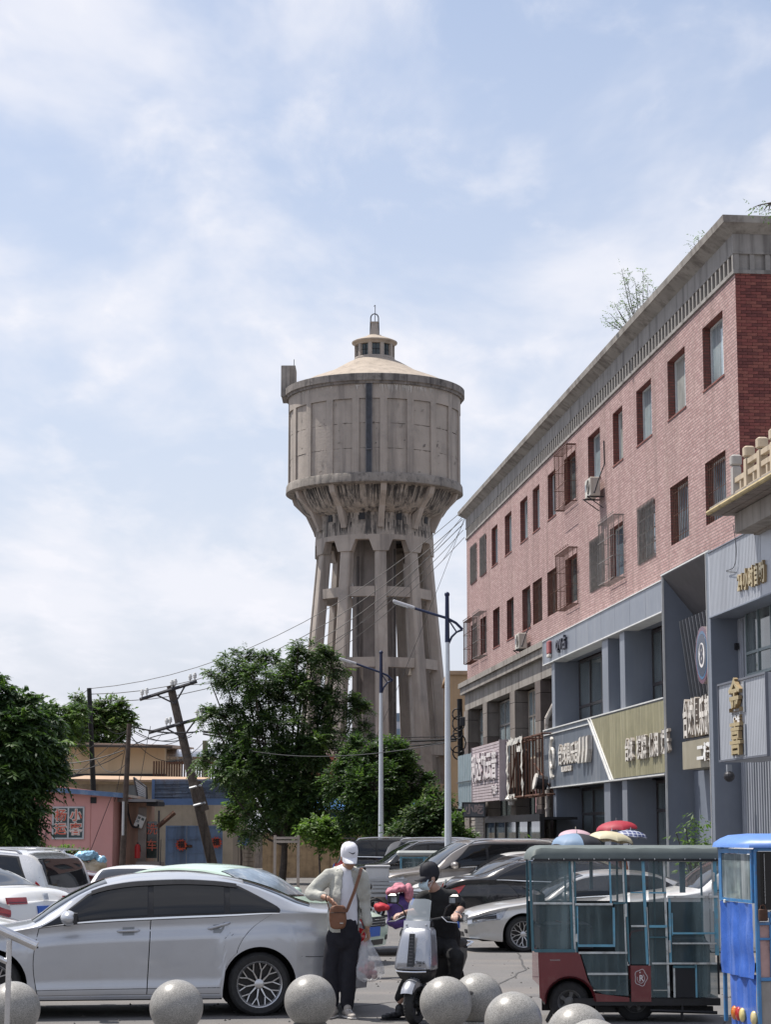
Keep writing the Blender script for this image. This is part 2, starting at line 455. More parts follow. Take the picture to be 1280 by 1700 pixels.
# lime streaks under the rim
ls = MB()
for a in [rnd.uniform(-12, -3) for _ in range(16)] + [rnd.uniform(2, 42) for _ in range(90)] + [rnd.uniform(-60, -20) for _ in range(16)]:
    w = rnd.uniform(.10, .36); h = rnd.uniform(.12, .55) * (1.0 if 5 < a < 38 else .55)
    r_ = R_tank + .012
    z1 = z_rb - rnd.uniform(0.0, .08)
    ls.raw([cyl(r_, ta(a - w), z1), cyl(r_, ta(a + w), z1 - .01), cyl(r_, ta(a + w * .3), z1 - h), cyl(r_, ta(a - w * .2), z1 - h * .8)], [(0, 1, 2, 3)])
ls.build('lime_streaks', white_st, tower, kind='stuff')
# conical roof with slight segment joints
rf = MB()
r_l = tr(34)
prof = [(rr - .35, z_rt + .02), (rr * .75, z_rt + .52), (rr * .5, z_rt + 1.06), (r_l + .5, z_rt + 1.64), (r_l + .1, z_rt + 1.84)]
rf.lathe(prof, 80)
rf.build('tank_roof', concl, tower, smooth=True)
zl0 = z_rt + 1.76
# lantern: base ring, ten posts, panes, roof
mb = MB(); mb.lathe([(r_l + .02, zl0 - .1), (r_l + .06, zl0 + .1), (r_l + .0, zl0 + .26), (r_l - .25, zl0 + .27)], 40)
mb.build('lantern_base', conc, tower, smooth=True)
zl1 = zl0 + 1.0
for k in range(10):
    a = ta(-13 + 36 * k)
    mb = MB().at((0, 0, 0), rz=a); mb.box(r_l - .22, r_l - .0, -.11, .11, zl0 + .25, zl1)
    mb.build('lantern_post', conc, tower)
    a2 = ta(5 + 36 * k)
    mb = MB().at((0, 0, 0), rz=a2); mb.box(r_l - .2, r_l - .17, -.30, .30, zl0 + .25, zl1)
    o = mb.build('lantern_pane', tglass, tower)
    mb = MB().at((0, 0, 0), rz=a2)
    mb.box(r_l - .166, r_l - .13, -.3, .3, zl0 + .25, zl0 + .29); mb.box(r_l - .166, r_l - .13, -.015, .015, zl0 + .29, zl1); mb.box(r_l - .166, r_l - .13, -.3, .3, zl0 + .62, zl0 + .65)
    mb.build('glazing_bar', darkmetal, o)
mb = MB(); mb.lathe([(r_l - .3, zl1 - .02), (r_l + .0, zl1 - .01), (r_l + .06, zl1 + .1), (r_l + .16, zl1 + .15), (r_l + .17, zl1 + .22), (r_l + .05, zl1 + .29), (.75, zl1 + .48), (.45, zl1 + .60), (.42, zl1 + .64), (0.01, zl1 + .66)], 40)
mb.build('lantern_roof', concl, tower, smooth=True)
zf = zl1 + .6
mb = MB(); mb.rings([[(w * sx, w * sy, z) for sx, sy in ((-1, -1), (1, -1), (1, 1), (-1, 1))] for w, z in ((.30, zf), (.22, zf + .5), (.20, zf + .78), (.24, zf + .80), (.24, zf + .86), (.16, zf + .87))])
mb.build('finial', conc, tower)
mb = MB()
for o_ in (-.24, .24):
    mb.tube([(o_ * 1.1, 0, zf), (o_, 0, zf + .9)], .035, 6)
mb.tube([(.20 * math.cos(t) * 1.15, 0, zf + 1.12 + .26 * math.sin(t)) for t in lin(0, PI, 10)], .035, 6)
mb.tube([(-.23, 0, zf + .8), (-.23, 0, zf + 1.14)], .035, 6); mb.tube([(.23, 0, zf + .8), (.23, 0, zf + 1.14)], .035, 6)
mb.build('finial_loop', darkmetal, tower)
mb = MB(); mb.tube([(0.03, 0, zf + .8), (0.04, 0, tz(507))], .022, 5); mb.tube([(0.04, 0, tz(507)), (-.05, 0, tz(509))], .02, 5)
mb.build('lightning_rod', darkmetal, tower)
# stair head box on the left of the rim with a thin rod
bx = P(479.5, 640, TY).x - TX
mb = MB(); mb.box(bx - tr(11), bx + tr(12), -.8, 1.0, z_rb + .1, tz(612)); mb.box(bx - tr(12), bx + tr(3), -.9, -.8, z_rb + .12, tz(613))
mb.build('stair_head_box', mat('box_concrete', (.26, .24, .22), .95, var=.25, scale=1.5, bump=.1, bscale=9, streak=((.05, .05, .05), .7, 3)), tower)
mb = MB(); mb.tube([(bx + .3, 0, tz(612)), (bx + .3, 0, tz(597))], .02, 5); mb.build('antenna_rod', darkmetal, tower)
# dark strip down the tank
mb = MB()
a = ta(-3.1)
mb.at((0, 0, 0), rz=a); mb.box(R_tank - .1, R_tank + .05, -.17, .17, zt0, zt1 + .05); mb.mi = 1
mb.box(R_tank + .05, R_tank + .09, -.19, -.13, zt0, zt1 + .05); mb.box(R_tank + .05, R_tank + .09, .12, .18, zt0, zt1 + .05); mb.box(R_tank + .05, R_tank + .13, -.13, .12, zt0 + 1.3, zt0 + 1.36)
mb.build('drain_chase', [pipe_m, mat('chase_edge', (.11, .11, .12), .7, var=.3)], tower)
# ring beam under tank
rg_ = tr(148.5)
mb = MB(); mb.lathe([(R_tank - .3, z_ring_t), (rg_ - .05, z_ring_t + .02), (rg_, z_ring_t - .08), (rg_ + .02, z_ring_b + .05), (rg_ - .1, z_ring_b - .02), (R_tank - .55, z_ring_b - .02)], 80)
mb.build('lower_ring_beam', mat('ring_concrete', (.25, .225, .20), .95, var=.25, scale=1.3, bump=.1, bscale=12, streak=((.08, .075, .07), .75, 3), stain=((.07, .065, .06), .7, 3)), tower, smooth=True)
# funnel
r_d = tr(97.5)
z_d = tz(886)
fun = [(R_tank - .35, z_ring_b), (R_tank - .62, z_ring_b - .55), (R_tank * .80, z_ring_b - 1.15), (r_d + .05, z_d + .75), (r_d, z_d + .55), (r_d + .02, z_d), (r_d + .06, z_d - .55)]
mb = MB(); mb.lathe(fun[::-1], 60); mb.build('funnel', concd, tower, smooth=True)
# brackets
def bracket():
    b = MB(); hw = .17
    pts = [(R_tank - .1, z_ring_b + .02), (R_tank - .25, z_ring_b - .42), (tr(117), tz(856)), (r_d + .22, z_d + .12), (r_d + .16, z_d - .1), (r_d - .12, z_d + .06), (r_d - .1, z_d + .8), (R_tank - .95, z_ring_b + .02)]
    b.rings([[(r_, s_ * hw, z) for r_, z in pts] for s_ in (1, -1)])
    return b
bm_ = bracket().mesh('bracket', conc)
for k in range(10): link('bracket', bm_, tower, rz=ta(6.5 + 36 * k))
# small windows in the drum
mb = MB(); mb.box(r_d - .05, r_d + .045, -.17, .17, -.26, .26); wm = mb.mesh('drum_window', darkin)
for k in range(10):
    o = link('drum_window', wm, tower, rz=ta(6.5 + 18 + 36 * k)); o.location.z = tz(869)
# black algae runs below the ring beam and on the drum
ds_ = MB()
def fr_(z):
    for (r0, z0), (r1, z1) in zip(fun[:-1], fun[1:]):
        if z1 <= z <= z0: return r0 + (r1 - r0) * (z0 - z) / (z0 - z1)
    return r_d + .06
for _ in range(300):
    a = rnd.uniform(-88, 88); w = rnd.uniform(.12, .5) * rnd.choice((1, 1, 2.2)); top_ = rnd.random() < .6
    z1 = z_ring_b - rnd.uniform(.0, .12) if top_ else z_d + rnd.uniform(-.3, .9); h = rnd.uniform(.2, .9) * (1.3 if top_ else .8)
    zz = lin(z1, max(z1 - h, z_d - .5), 5)
    for za_, zb2_, f0, f1 in ((zz[i], zz[i + 1], 1 - i * .2, .8 - i * .2) for i in range(4)):
        ds_.raw([cyl(fr_(za_) + .012, ta(a - w * f0), za_), cyl(fr_(za_) + .012, ta(a + w * f0), za_), cyl(fr_(zb2_) + .012, ta(a + w * f1), zb2_), cyl(fr_(zb2_) + .012, ta(a - w * f1), zb2_)], [(0, 3, 2, 1)])
ds_.build('algae_runs', mat('black_algae', (.06, .055, .052), .95, var=.5, scale=3), tower, kind='stuff')
# drum between legs with chamfered openings
z_o = tz(908); z_c = tz(926)
def legr(z):      # centre radius of a leg at height z
    return tr(97.5) - .35 + (z_d - .5 - z) * .088
drum = MB()
sub = [-18, -11.6, -7.6, 0, 7.6, 11.6, 18]
def under(d):    # height of opening edge at angle d from the bay centre
    d = abs(d)
    return z_o if d < 6.6 else (z_o + (z_c - z_o) * (d - 6.6) / 4.2 if d < 10.8 else z_c - .02)
for k in range(10):
    c0 = 6.5 + 18 + 36 * k
    ds = [-18, -14, -10.81, -10.8, -6.6, 0, 6.6, 10.8, 10.81, 14, 18]
    for ro, fl in ((0.06, 1), (-.42, 0)):
        drum.grid(lambda d, t: cyl(r_d + ro + (z_d - .5 - (under(d) + (z_d - .5 - under(d)) * t)) * .03, ta(c0 + d), under(d) + (z_d - .5 - under(d)) * t), ds, [0, 1] if fl else [1, 0])
    drum.grid(lambda d, r_: cyl(r_d + r_, ta(c0 + d), under(d)), ds, [-.42, .07])
drum.build('drum', conc, tower)
# legs: tapered, splayed; four level ring beams
z_bot = -0.2
for k in range(10):
    a = ta(6.5 + 36 * k)
    mb = MB().at((0, 0, 0), rz=a)
    rg = []
    for z in (z_d - .9, z_o, 13, 9, 5, 2, z_bot):
        w = .31 + (z_d - z) * .0045; c = legr(z); t_ = .27 + (z_d - z) * .004
        rg.append([(c - t_, -w + .05, z), (c - t_ + .05, -w, z), (c + t_ - .07, -w, z), (c + t_, -w + .07, z), (c + t_, w - .07, z), (c + t_ - .07, w, z), (c - t_ + .05, w, z), (c - t_, w - .05, z)][::-1])
    mb.rings(rg); mb.build('leg', conc, tower)
for py in (992, 1107, 1247, 1370):
    z = tz(py) if py != 1370 else 2.0
    for k in range(10):
        a0, a1 = ta(6.5 + 36 * k), ta(6.5 + 36 * (k + 1))
        r_ = legr(z); mx_, my_ = r_ * math.cos((a1 - a0) / 2), r_ * math.sin((a1 - a0) / 2)
        mb = MB().at((0, 0, 0), rz=(a0 + a1) / 2)
        mb.box(mx_ - .22, mx_ + .22, -my_ + .3, my_ - .3, z - .28, z + .28)
        mb.build('tie_beam', conc, tower)
# inner shaft and floor plate
mb = MB(); mb.lathe([(tr(38), z_bot), (tr(37), 8), (tr(36), z_d + .8)], 12)
mb.build('riser_shaft', mat('shaft_concrete', (.25, .22, .20), .9, var=.2, scale=1.1, bump=.05, bscale=8, streak=((.06, .045, .04), .9, 1.0)), tower)
mb = MB(); mb.tube([(tr(-27), -tr(33), 9), (tr(-27), -tr(33), z_d - 1.5)], .07, 6); mb.tube([(tr(34), -tr(24), z_bot), (tr(34), -tr(24), z_d - 1)], .06, 6)
mb.build('riser_pipe', mat('riser_pipe_iron', (.10, .09, .085), .8, var=.3), tower)
mb = MB(); mb.lathe([(0.01, z_o + .5), (r_d - .4, z_o + .5)], 30); mb.lathe([(r_d - .4, z_o + .8), (.01, z_o + .8)], 30); mb.build('shaft_floor', darkin, tower)
mb = MB(); mb.box(-7, -2, -.5, 0, 0, 2.2); 
# low enclosing walls at the foot
o = thing('concrete_wall', 'low rendered wall with broken top at the water tower foot', 'wall', (TX, TY - 8, 0))
mb = MB(); mb.box(2.6, 4.6, 0, .3, 0, tz(1309)); mb.box(2.55, 4.65, -.03, .33, tz(1309), tz(1309) + .1); mb.build('wall', mat('wall_render', (.25, .21, .17), .9, var=.2, scale=1.2, streak=((.08, .07, .06), .7, 2)), o)
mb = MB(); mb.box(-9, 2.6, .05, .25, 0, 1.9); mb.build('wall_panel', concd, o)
# ================================================================== the long brick building
_n = math.hypot(.1017, 1)
BU = Vector((-.1017 / _n, 1 / _n, 0)); BN = Vector((-1 / _n, -.1017 / _n, 0)); BO = Vector((7.76, 46.0, 0))
BRZ = math.atan2(BU.y, BU.x)
def FS(px, py, off=0.0):
    d = D(px, py); o = BO + BN * off
    k = (o.x * BN.x + o.y * BN.y) / (d.x * BN.x + d.y * BN.y)
    return (d.x * k - o.x) * BU.x + (d.y * k - o.y) * BU.y, CAMH + d.z * k
def sx_(px, off=0.0): return FS(px, 1382, off)[0]
def BW(s, off, z): return BO + BU * s + BN * off + Vector((0, 0, z))
def bthing(name, label, cat, s, off, z, group=None): return thing(name, label, cat, BW(s, off, z), BRZ, group)

def brick_mat(name, c1, c2, mo, bw, bh, amt=.5):
    m = mat(name, c1, .85, var=.1, scale=1)
    t = m.node_tree; b = t.nodes['Principled BSDF']; L = t.links.new
    tcn = t.nodes.new('ShaderNodeTexCoord'); sp = t.nodes.new('ShaderNodeSeparateXYZ'); cb = t.nodes.new('ShaderNodeCombineXYZ')
    L(tcn.outputs['Object'], sp.inputs[0])
    ad = t.nodes.new('ShaderNodeMath'); ad.operation = 'ADD'
    L(sp.outputs[0], ad.inputs[0]); L(sp.outputs[1], ad.inputs[1])
    L(ad.outputs[0], cb.inputs[0]); L(sp.outputs[2], cb.inputs[1])
    br = t.nodes.new('ShaderNodeTexBrick')
    br.inputs['Scale'].default_value = 1; br.inputs['Brick Width'].default_value = bw; br.inputs['Row Height'].default_value = bh
    br.inputs['Mortar Size'].default_value = bh * .17; br.inputs['Mortar Smooth'].default_value = .3
    br.inputs['Color1'].default_value = (*c1, 1); br.inputs['Color2'].default_value = (*c2, 1); br.inputs['Mortar'].default_value = (*mo, 1)
    br.inputs['Bias'].default_value = -.1
    L(cb.outputs[0], br.inputs['Vector'])
    def noise_over(src, colr, scl, lo, hi, amt, st):
        mp = t.nodes.new('ShaderNodeMapping'); mp.inputs['Scale'].default_value = st
        L(cb.outputs[0], mp.inputs[0])
        n = t.nodes.new('ShaderNodeTexNoise'); n.inputs['Scale'].default_value = scl; n.inputs['Detail'].default_value = 8; n.inputs['Roughness'].default_value = .65
        L(mp.outputs[0], n.inputs['Vector'])
        r = t.nodes.new('ShaderNodeMapRange'); r.inputs['From Min'].default_value = lo; r.inputs['From Max'].default_value = hi; r.inputs['To Max'].default_value = amt
        L(n.outputs['Fac'], r.inputs['Value'])
        x = t.nodes.new('ShaderNodeMix'); x.data_type = 'RGBA'; x.inputs['B'].default_value = (*colr, 1)
        L(src, x.inputs['A']); L(r.outputs[0], x.inputs['Factor'])
        return x.outputs['Result']
    c = noise_over(br.outputs['Color'], (.20, .14, .125), 1.1, .48, .70, amt * 1.3, (1.6, .10, 1))
    c = noise_over(c, (.50, .38, .34), 1.2, .52, .75, amt * .8, (1, .5, 1))
    c = noise_over(c, (.16, .09, .08), 1.0, .45, .62, amt * .7, (4.1, 13.6, 1))
    L(c, b.inputs['Base Color'])
    bp = t.nodes.new('ShaderNodeBump'); bp.inputs['Strength'].default_value = .6; bp.inputs['Distance'].default_value = .01; bp.invert = True
    L(br.outputs['Fac'], bp.inputs['Height']); L(bp.outputs[0], b.inputs['Normal'])
    return m
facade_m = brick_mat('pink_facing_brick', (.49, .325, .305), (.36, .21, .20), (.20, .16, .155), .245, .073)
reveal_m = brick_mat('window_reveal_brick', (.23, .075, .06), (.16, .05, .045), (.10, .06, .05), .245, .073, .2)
frz = mat('frieze_concrete', (.27, .255, .24), .92, var=.15, scale=1.3, bump=.05, bscale=12, streak=((.10, .09, .085), .8, 2.2))
eav = mat('eave_concrete', (.29, .27, .245), .95, var=.2, scale=1.0, bump=.06, bscale=9, streak=((.10, .085, .075), .7, 2.5), stain=((.13, .11, .10), .7, 1.4))
wframe = mat('white_window_frame', (.62, .64, .64), .4, var=.08)
curtain_glass = mat('window_glass_pale', (.24, .29, .31), .03, var=.4, scale=1.1, spec=.8, streak=((.45, .48, .48), .6, 4))
glass_b = mat('window_glass_dark', (.07, .085, .09), .03, var=.6, scale=.9, spec=.8, streak=((.16, .19, .19), .6, 1.5))
cg2 = mat('window_glass_bluish', (.13, .18, .22), .03, var=.4, scale=.9, spec=.8, streak=((.30, .34, .36), .6, 3)); cg3 = mat('window_glass_curtained', (.34, .35, .33), .06, var=.3, scale=1.5, spec=.8, streak=((.20, .22, .22), .7, 5))
bar_rust = mat('rusted_window_bars', (.13, .065, .045), .8, .3, var=.35, scale=8)
bar_grey = mat('galvanised_window_bars', (.26, .24, .22), .5, .6, var=.3, scale=8)

bld = bthing('brick_building', 'long pink brick building with two rows of windows and a heavy concrete eave', 'building', 0, 0, 0)
S0, S1 = -0.85, 42.3
ZB, ZT = 7.6, 14.28
TOPS = [(.28, 1.85), (3.85, 1.83), (7.5, 1.78), (11.05, 1.3), (14.15, 1.8), (17.9, 1.9), (21.4, 1.4), (24.4, 1.35), (26.85, 1.55), (30.4, 1.55), (33.75, 1.5), (36.65, 1.5), (39.3, 1.65)]
BOTS = [(.33, 1.85), (3.8, 1.86), (7.35, 1.88), (11.2, 1.8), (13.87, 1.86), (17.9, 1.9), (21.3, 1.8), (24.1, 1.85), (26.45, 1.7), (30.05, 1.6), (33.4, 1.65), (36.8, 1.6), (39.4, 1.7)]
RZ = [(12.19, 13.70), (8.97, 10.45)]
open_ = [(s, s + w, RZ[0][0], RZ[0][1]) for s, w in TOPS] + [(s, s + w, RZ[1][0], RZ[1][1]) for s, w in BOTS]
xs_ = sorted({S0, S1} | {v for o in open_ for v in o[:2]})
zs_ = sorted({ZB, ZT} | {v for o in open_ for v in o[2:]})
mb = MB()
vs, fs = [], []
for i, x in enumerate(xs_):
    for z in zs_: vs.append((x, 0, z))
nz = len(zs_)
for i in range(len(xs_) - 1):
    for j in range(nz - 1):
        xc, zc = (xs_[i] + xs_[i + 1]) / 2, (zs_[j] + zs_[j + 1]) / 2
        if any(a < xc < b and c < zc < d for a, b, c, d in open_): continue
        fs.append((i * nz + j, i * nz + j + 1, (i + 1) * nz + j + 1, (i + 1) * nz + j))
mb.raw(vs, fs)
mb.raw([(S1, 0, ZB), (S1, -14, ZB), (S1, -14, ZT), (S1, 0, ZT)], [(0, 3, 2, 1)])
mb.build('wall', facade_m, bld)
mb = MB(); mb.raw([(S1, 0, 0), (S1, -14, 0), (S1, -14, ZB), (S1, 0, ZB)], [(0, 3, 2, 1)]); mb.raw([(S0, -14, 0), (S1, -14, 0), (S1, -14, ZT), (S0, -14, ZT)], [(0, 1, 2, 3)]); mb.build('rear_wall', frz, bld)
mb = MB(); mb.box(S0 + .3, S1 - .3, -13.9, -.35, 14.9, 15.0); mb.build('roof', eav, bld)
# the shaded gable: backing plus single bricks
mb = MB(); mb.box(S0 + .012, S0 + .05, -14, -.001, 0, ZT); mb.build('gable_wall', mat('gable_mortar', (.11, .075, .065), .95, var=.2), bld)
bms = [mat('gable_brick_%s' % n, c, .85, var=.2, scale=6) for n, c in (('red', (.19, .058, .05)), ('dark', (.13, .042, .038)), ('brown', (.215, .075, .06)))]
bmesh_ = []
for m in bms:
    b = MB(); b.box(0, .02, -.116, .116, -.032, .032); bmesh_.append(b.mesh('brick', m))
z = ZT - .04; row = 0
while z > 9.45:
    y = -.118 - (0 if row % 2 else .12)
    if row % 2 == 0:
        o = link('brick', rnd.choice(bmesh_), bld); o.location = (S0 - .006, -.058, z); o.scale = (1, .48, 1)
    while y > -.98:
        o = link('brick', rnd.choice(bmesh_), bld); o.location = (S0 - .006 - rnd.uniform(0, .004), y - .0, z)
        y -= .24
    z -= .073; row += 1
# frieze, coffers, eave
z_f0, z_f1, z_f2 = ZT, 14.76, 15.2
mb = MB()
mb.box(S0 - .02, S1 + .02, -.4, .03, z_f1, z_f2)          # plain band
mb.box(S0 - .035, S1 + .03, -.3, .045, z_f0 - .035, z_f0 + .05)
mb.box(S0 - .035, S1 + .03, -.3, .045, z_f1 - .06, z_f1 + .0)
mb.box(S0 + .02, S1, -.3, -.04, z_f0 + .05, z_f1 - .06)
mb.box(S0 - .02, S0 + .4, -13.8, -.4, z_f1, z_f2)
mb.box(S0 - .035, S0 + .3, -13.8, -.3, z_f0 - .035, z_f0 + .05); mb.box(S0 - .035, S0 + .3, -13.8, -.3, z_f1 - .06, z_f1)
mb.box(S0 + .03, S0 + .3, -13.8, -.3, z_f0 + .05, z_f1 - .06)
mb.build('frieze', frz, bld)
fb = MB(); fb.box(-.055, .055, -.06, .042, z_f0 + .05, z_f1 - .06); fm = fb.mesh('frieze_block', frz)
s = S0 + .06
while s < S1:
    o = link('frieze_block', fm, bld); o.location.x = s
    s += .36
for i in range(6):
    o = link('frieze_block', fm, bld, rz=PI / 2); o.location = (S0 + .03, -.04 - i * .36, 0)
def eave_ring(o, z): return [(S0 - o, -13.8, z), (S0 - o, o, z), (S1 + o, o, z), (S1 + o, -13.8, z)]
mb = MB(); mb.rings([eave_ring(.03, 15.16), eave_ring(.30, 15.34), eave_ring(.32, 15.34), eave_ring(.34, 15.50), eave_ring(.2, 15.53), eave_ring(-.2, 15.53), eave_ring(-.2, 15.2)], cap=False)
mb.build('eave', eav, bld)
# plaster joints (expansion strips) on the facade
for s in (2.95, 13.2, 16.9, 24.0, 33.0, 38.6):
    pass
# windows
def window(par, s, w, z0, z1, y=-.15, panes=2, fr=wframe, gl=curtain_glass, t=.045, split=.62, transom=None, d=.05):
    b = MB()
    b.box(s + .01, s + t, y - d, y, z0 + .005, z1 - .005); b.box(s + w - t, s + w - .01, y - d, y, z0 + .005, z1 - .005)
    b.box(s + t, s + w - t, y - d, y, z0 + .005, z0 + t); b.box(s + t, s + w - t, y - d, y, z1 - t, z1 - .005)
    xs = [s + t] + ([s + w * (1 - split) if panes == 2 else s + w * i / panes for i in range(1, panes)] if panes > 1 else []) + [s + w - t]
    for x in xs[1:-1]: b.box(x - t / 2, x + t / 2, y - d + .003, y + .006, z0 + t, z1 - t)
    zt = z1 - t
    if transom:
        zt = z0 + (z1 - z0) * transom; b.box(s + t, s + w - t, y - d + .006, y + .003, zt - t / 2, zt + t / 2)
    o = b.build('window', fr, par)
    for a, c in zip(xs[:-1], xs[1:]):
        for (q0, q1) in ([(z0 + t, zt - t / 2), (zt + t / 2, z1 - t)] if transom else [(z0 + t, z1 - t)]):
            g_ = MB(); tl = rnd.uniform(-.006, .006)
            g_.raw([(a, y - .03 + tl, q0), (c, y - .03 - tl, q0), (c, y - .03 - tl, q1), (a, y - .03 + tl, q1)], [(3, 2, 1, 0)])
            g_.build('pane', gl, o)
    return o
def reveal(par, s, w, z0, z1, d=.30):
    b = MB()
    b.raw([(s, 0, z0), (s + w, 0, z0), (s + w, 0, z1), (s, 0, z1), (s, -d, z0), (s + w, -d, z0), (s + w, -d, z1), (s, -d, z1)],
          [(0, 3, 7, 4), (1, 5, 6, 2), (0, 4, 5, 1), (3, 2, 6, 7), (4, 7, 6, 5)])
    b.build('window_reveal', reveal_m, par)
def grille(par, s, w, z0, z1, kind, m):
    b = MB(); p = .0075
    if kind == 'in':
        for i in range(int(w / .17) + 1): b.box(s + .04 + i * .17 - p, s + .04 + i * .17 + p, -.05, -.05 + 2 * p, z0 + .01, z1 - .01)
        for t in (.12, .5, .88): b.box(s + .01, s + w - .01, -.055 - p, -.052, z0 + (z1 - z0) * t - p, z0 + (z1 - z0) * t + p)
    elif kind == 'flat':
        n = int(w / .15)
        for i in range(n + 1): b.box(s + i * w / n - p, s + i * w / n + p, .03, .055, z0 - .05, z1 + .04)
        for t in (0.02, .25, .5, .75, .98): b.box(s - .03, s + w + .03, .005, .03, z0 + (z1 - z0) * t - .016, z0 + (z1 - z0) * t + .016)
    else:
        q = .30; a, c, e, g_ = s - .12, s + w + .12, z0 - .12, z1 + .14
        n = int((c - a) / .2)
        for i in range(n + 1):
            x = a + (c - a) * i / n; b.box(x - p, x + p, q, q + 2 * p, e, g_)
        for y in (.02, .15, .29):
            for x in (a, c): b.box(x - p, x + p, y, y + 2 * p, e, g_)
        for zz in (e, e + (g_ - e) * .35, e + (g_ - e) * .68, g_):
            b.box(a - p, c + p, q + 2 * p, q + 4 * p, zz - p, zz + p)
            for x in (a, c): b.box(x - p, x + p, 0, q + .02, zz - p - .001, zz + p + .001)
        for i in range(n + 1):
            x = a + (c - a) * i / n; b.box(x - p, x + p, 0, q, g_ + .012, g_ + .03); b.box(x - p, x + p, 0, q, e - .03, e - .012)
        for x in lin(a, c, 9): b.tube([(x + .05 * math.cos(t), q + .02, g_ + .05 + .05 * math.sin(t)) for t in lin(0, PI, 5)], .008, 4)
    b.build('window_grille', m, par)
GT = {5: ('cage', bar_rust)}
GB = {0: ('in', bar_rust), 1: ('in', bar_rust), 2: ('flat', bar_grey), 3: ('cage', bar_grey), 4: ('flat', bar_grey), 5: ('cage', bar_rust), 6: ('in', bar_rust), 7: ('in', bar_rust), 11: ('cage', bar_grey), 12: ('cage', bar_rust)}
for rows, gd, zz in ((TOPS, GT, RZ[0]), (BOTS, GB, RZ[1])):
    for i, (s, w) in enumerate(rows):
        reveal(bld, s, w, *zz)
        dark = (rows is BOTS and i > 4) or i in (5,)
        window(bld, s, w, zz[0], zz[1], y=-.17 - rnd.uniform(0, .02), gl=glass_b if dark else rnd.choice((curtain_glass, curtain_glass, cg2, cg3)), fr=wframe if not dark else bar_grey)
        if i in gd: grille(bld, s, w, zz[0], zz[1], *gd[i])
        elif rows is TOPS and i > 10: grille(bld, s, w, zz[0], zz[1], 'flat', bar_grey)
        sb = MB(); sb.box(s - .04, s + w + .04, -.1, .02, zz[0] - .045, zz[0] - .002)
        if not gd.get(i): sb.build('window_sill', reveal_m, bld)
# far concrete fronted bays
stone = mat('grey_stone_cladding', (.20, .175, .155), .8, var=.18, scale=1.8, bump=.03, streak=((.11, .09, .08), .7, 2))
stoned = mat('brown_stone_cladding', (.12, .095, .085), .75, var=.22, scale=2)
mb = MB(); mb.box(20.8, S1 + .3, -.3, .28, 7.62, 7.9); mb.box(20.8, S1 + .34, -.3, .36, 7.9, 8.1); mb.box(20.8, S1 + .1, -.35, .10, 6.95, 7.62)
mb.build('cornice', mat('cornice_stone', (.26, .24, .215), .9, var=.2, scale=1.4, streak=((.12, .10, .09), .8, 3), bump=.05), bld)
colm = [(41.25, 42.4), (35.9, 37.0), (29.2, 30.3), (23.9, 24.95)]
for a, c in colm:
    z = 0; first = True
    while z < 6.9:
        h = min(.93, 6.94 - z)
        b = MB(); b.bbox(a, c, -.4, .14, z, z + h - .012, .008)
        b.build('stone_block', stone if rnd.random() < .75 else stoned, bld); z += h
mb = MB(); mb.box(20.8, S1, -.6, -.5, 0, ZB - .02); mb.box(20.8, S1, -.55, -.3, 3.3, 4.45)
mb.build('backing_wall', stoned, bld)
bays = [(37.0, 41.25), (30.3, 35.9), (24.95, 29.2), (21.0, 23.9)]
for i, (a, c) in enumerate(bays):
    window(bld, a + .1, c - a - .2, 4.45, 6.9, y=-.34, panes=4, fr=mat('pale_timber_frame', (.42, .36, .29), .6) if i == 2 else bar_grey, gl=curtain_glass if i < 3 else glass_b, t=.07, transom=.62)
    window(bld, a + .05, c - a - .1, .02, 3.25, y=-.36, panes=4, fr=darkmetal, gl=glass_b, t=.08, transom=.72)
# downpipe by the grey unit
mb = MB(); mb.tube([(21.6, .35, 0), (21.6, .35, 5.5)], .075, 10); mb.tube([(21.6, .35, 5.5), (21.5, .1, 6.0)], .075, 10)
for z in (1, 2.6, 4.2): mb.tube([(21.6, .35, z), (21.6, .35, z + .05)], .095, 10)
mb.build('downpipe', mat('flaking_white_pipe', (.45, .41, .37), .8, var=.3, scale=6, stain=((.15, .11, .09), .8, 5)), bld)

# ---------------- grey metal clad club front
cl = mat('grey_blue_panel', (.215, .235, .275), .42, .25, var=.06, scale=1.2, streak=((.30, .31, .33), .5, 3))
cld = mat('slate_panel', (.175, .198, .24), .45, .05, var=.08, scale=1.3, streak=((.21, .23, .26), .4, 2.0))
edge = mat('white_metal_edge', (.68, .68, .66), .4, .2, var=.12, scale=3)
olive = mat('olive_ribbed_panel', (.20, .185, .11), .6, var=.15, scale=2, streak=((.42, .39, .26), .55, 7))
letter = mat('letter_faces', (.62, .59, .54), .6, var=.22, scale=3, streak=((.25, .22, .19), .7, 8))
letter_side = mat('letter_sides', (.35, .31, .27), .6, var=.2)
gold = mat('gold_letters', (.50, .40, .22), .35, .4, var=.15, scale=4)
OF = .5
a_, c_ = sx_(1107.5, OF), sx_(905.5, OF)
club = bthing('club_building', 'slate grey metal shop front with an olive sign band and tall grey piers', 'building', 0, 0, 0)
mb = MB(); mb.box(a_, c_, .1, OF, 7.22, 7.96); mb.box(a_, c_, -.3, OF - .01, 7.215, 7.22)
mb.build('fascia', cl, club)
nseg = 9
for i in range(1, nseg):
    x = a_ + (c_ - a_) * i / nseg
    b = MB(); b.box(x - .008, x + .008, OF, OF + .003, 7.24, 7.94); b.build('panel_joint', cld, club)
mb = MB(); mb.box(a_, c_ + .03, .05, OF + .03, 7.96, 7.99); mb.box(a_, c_ + .03, .05, OF + .03, 7.18, 7.215); mb.box(c_, c_ + .03, 0, OF + .028, 7.215, 7.96)
mb.build('fascia_edge', edge, club)
zs0, zs1 = 3.27, 5.08
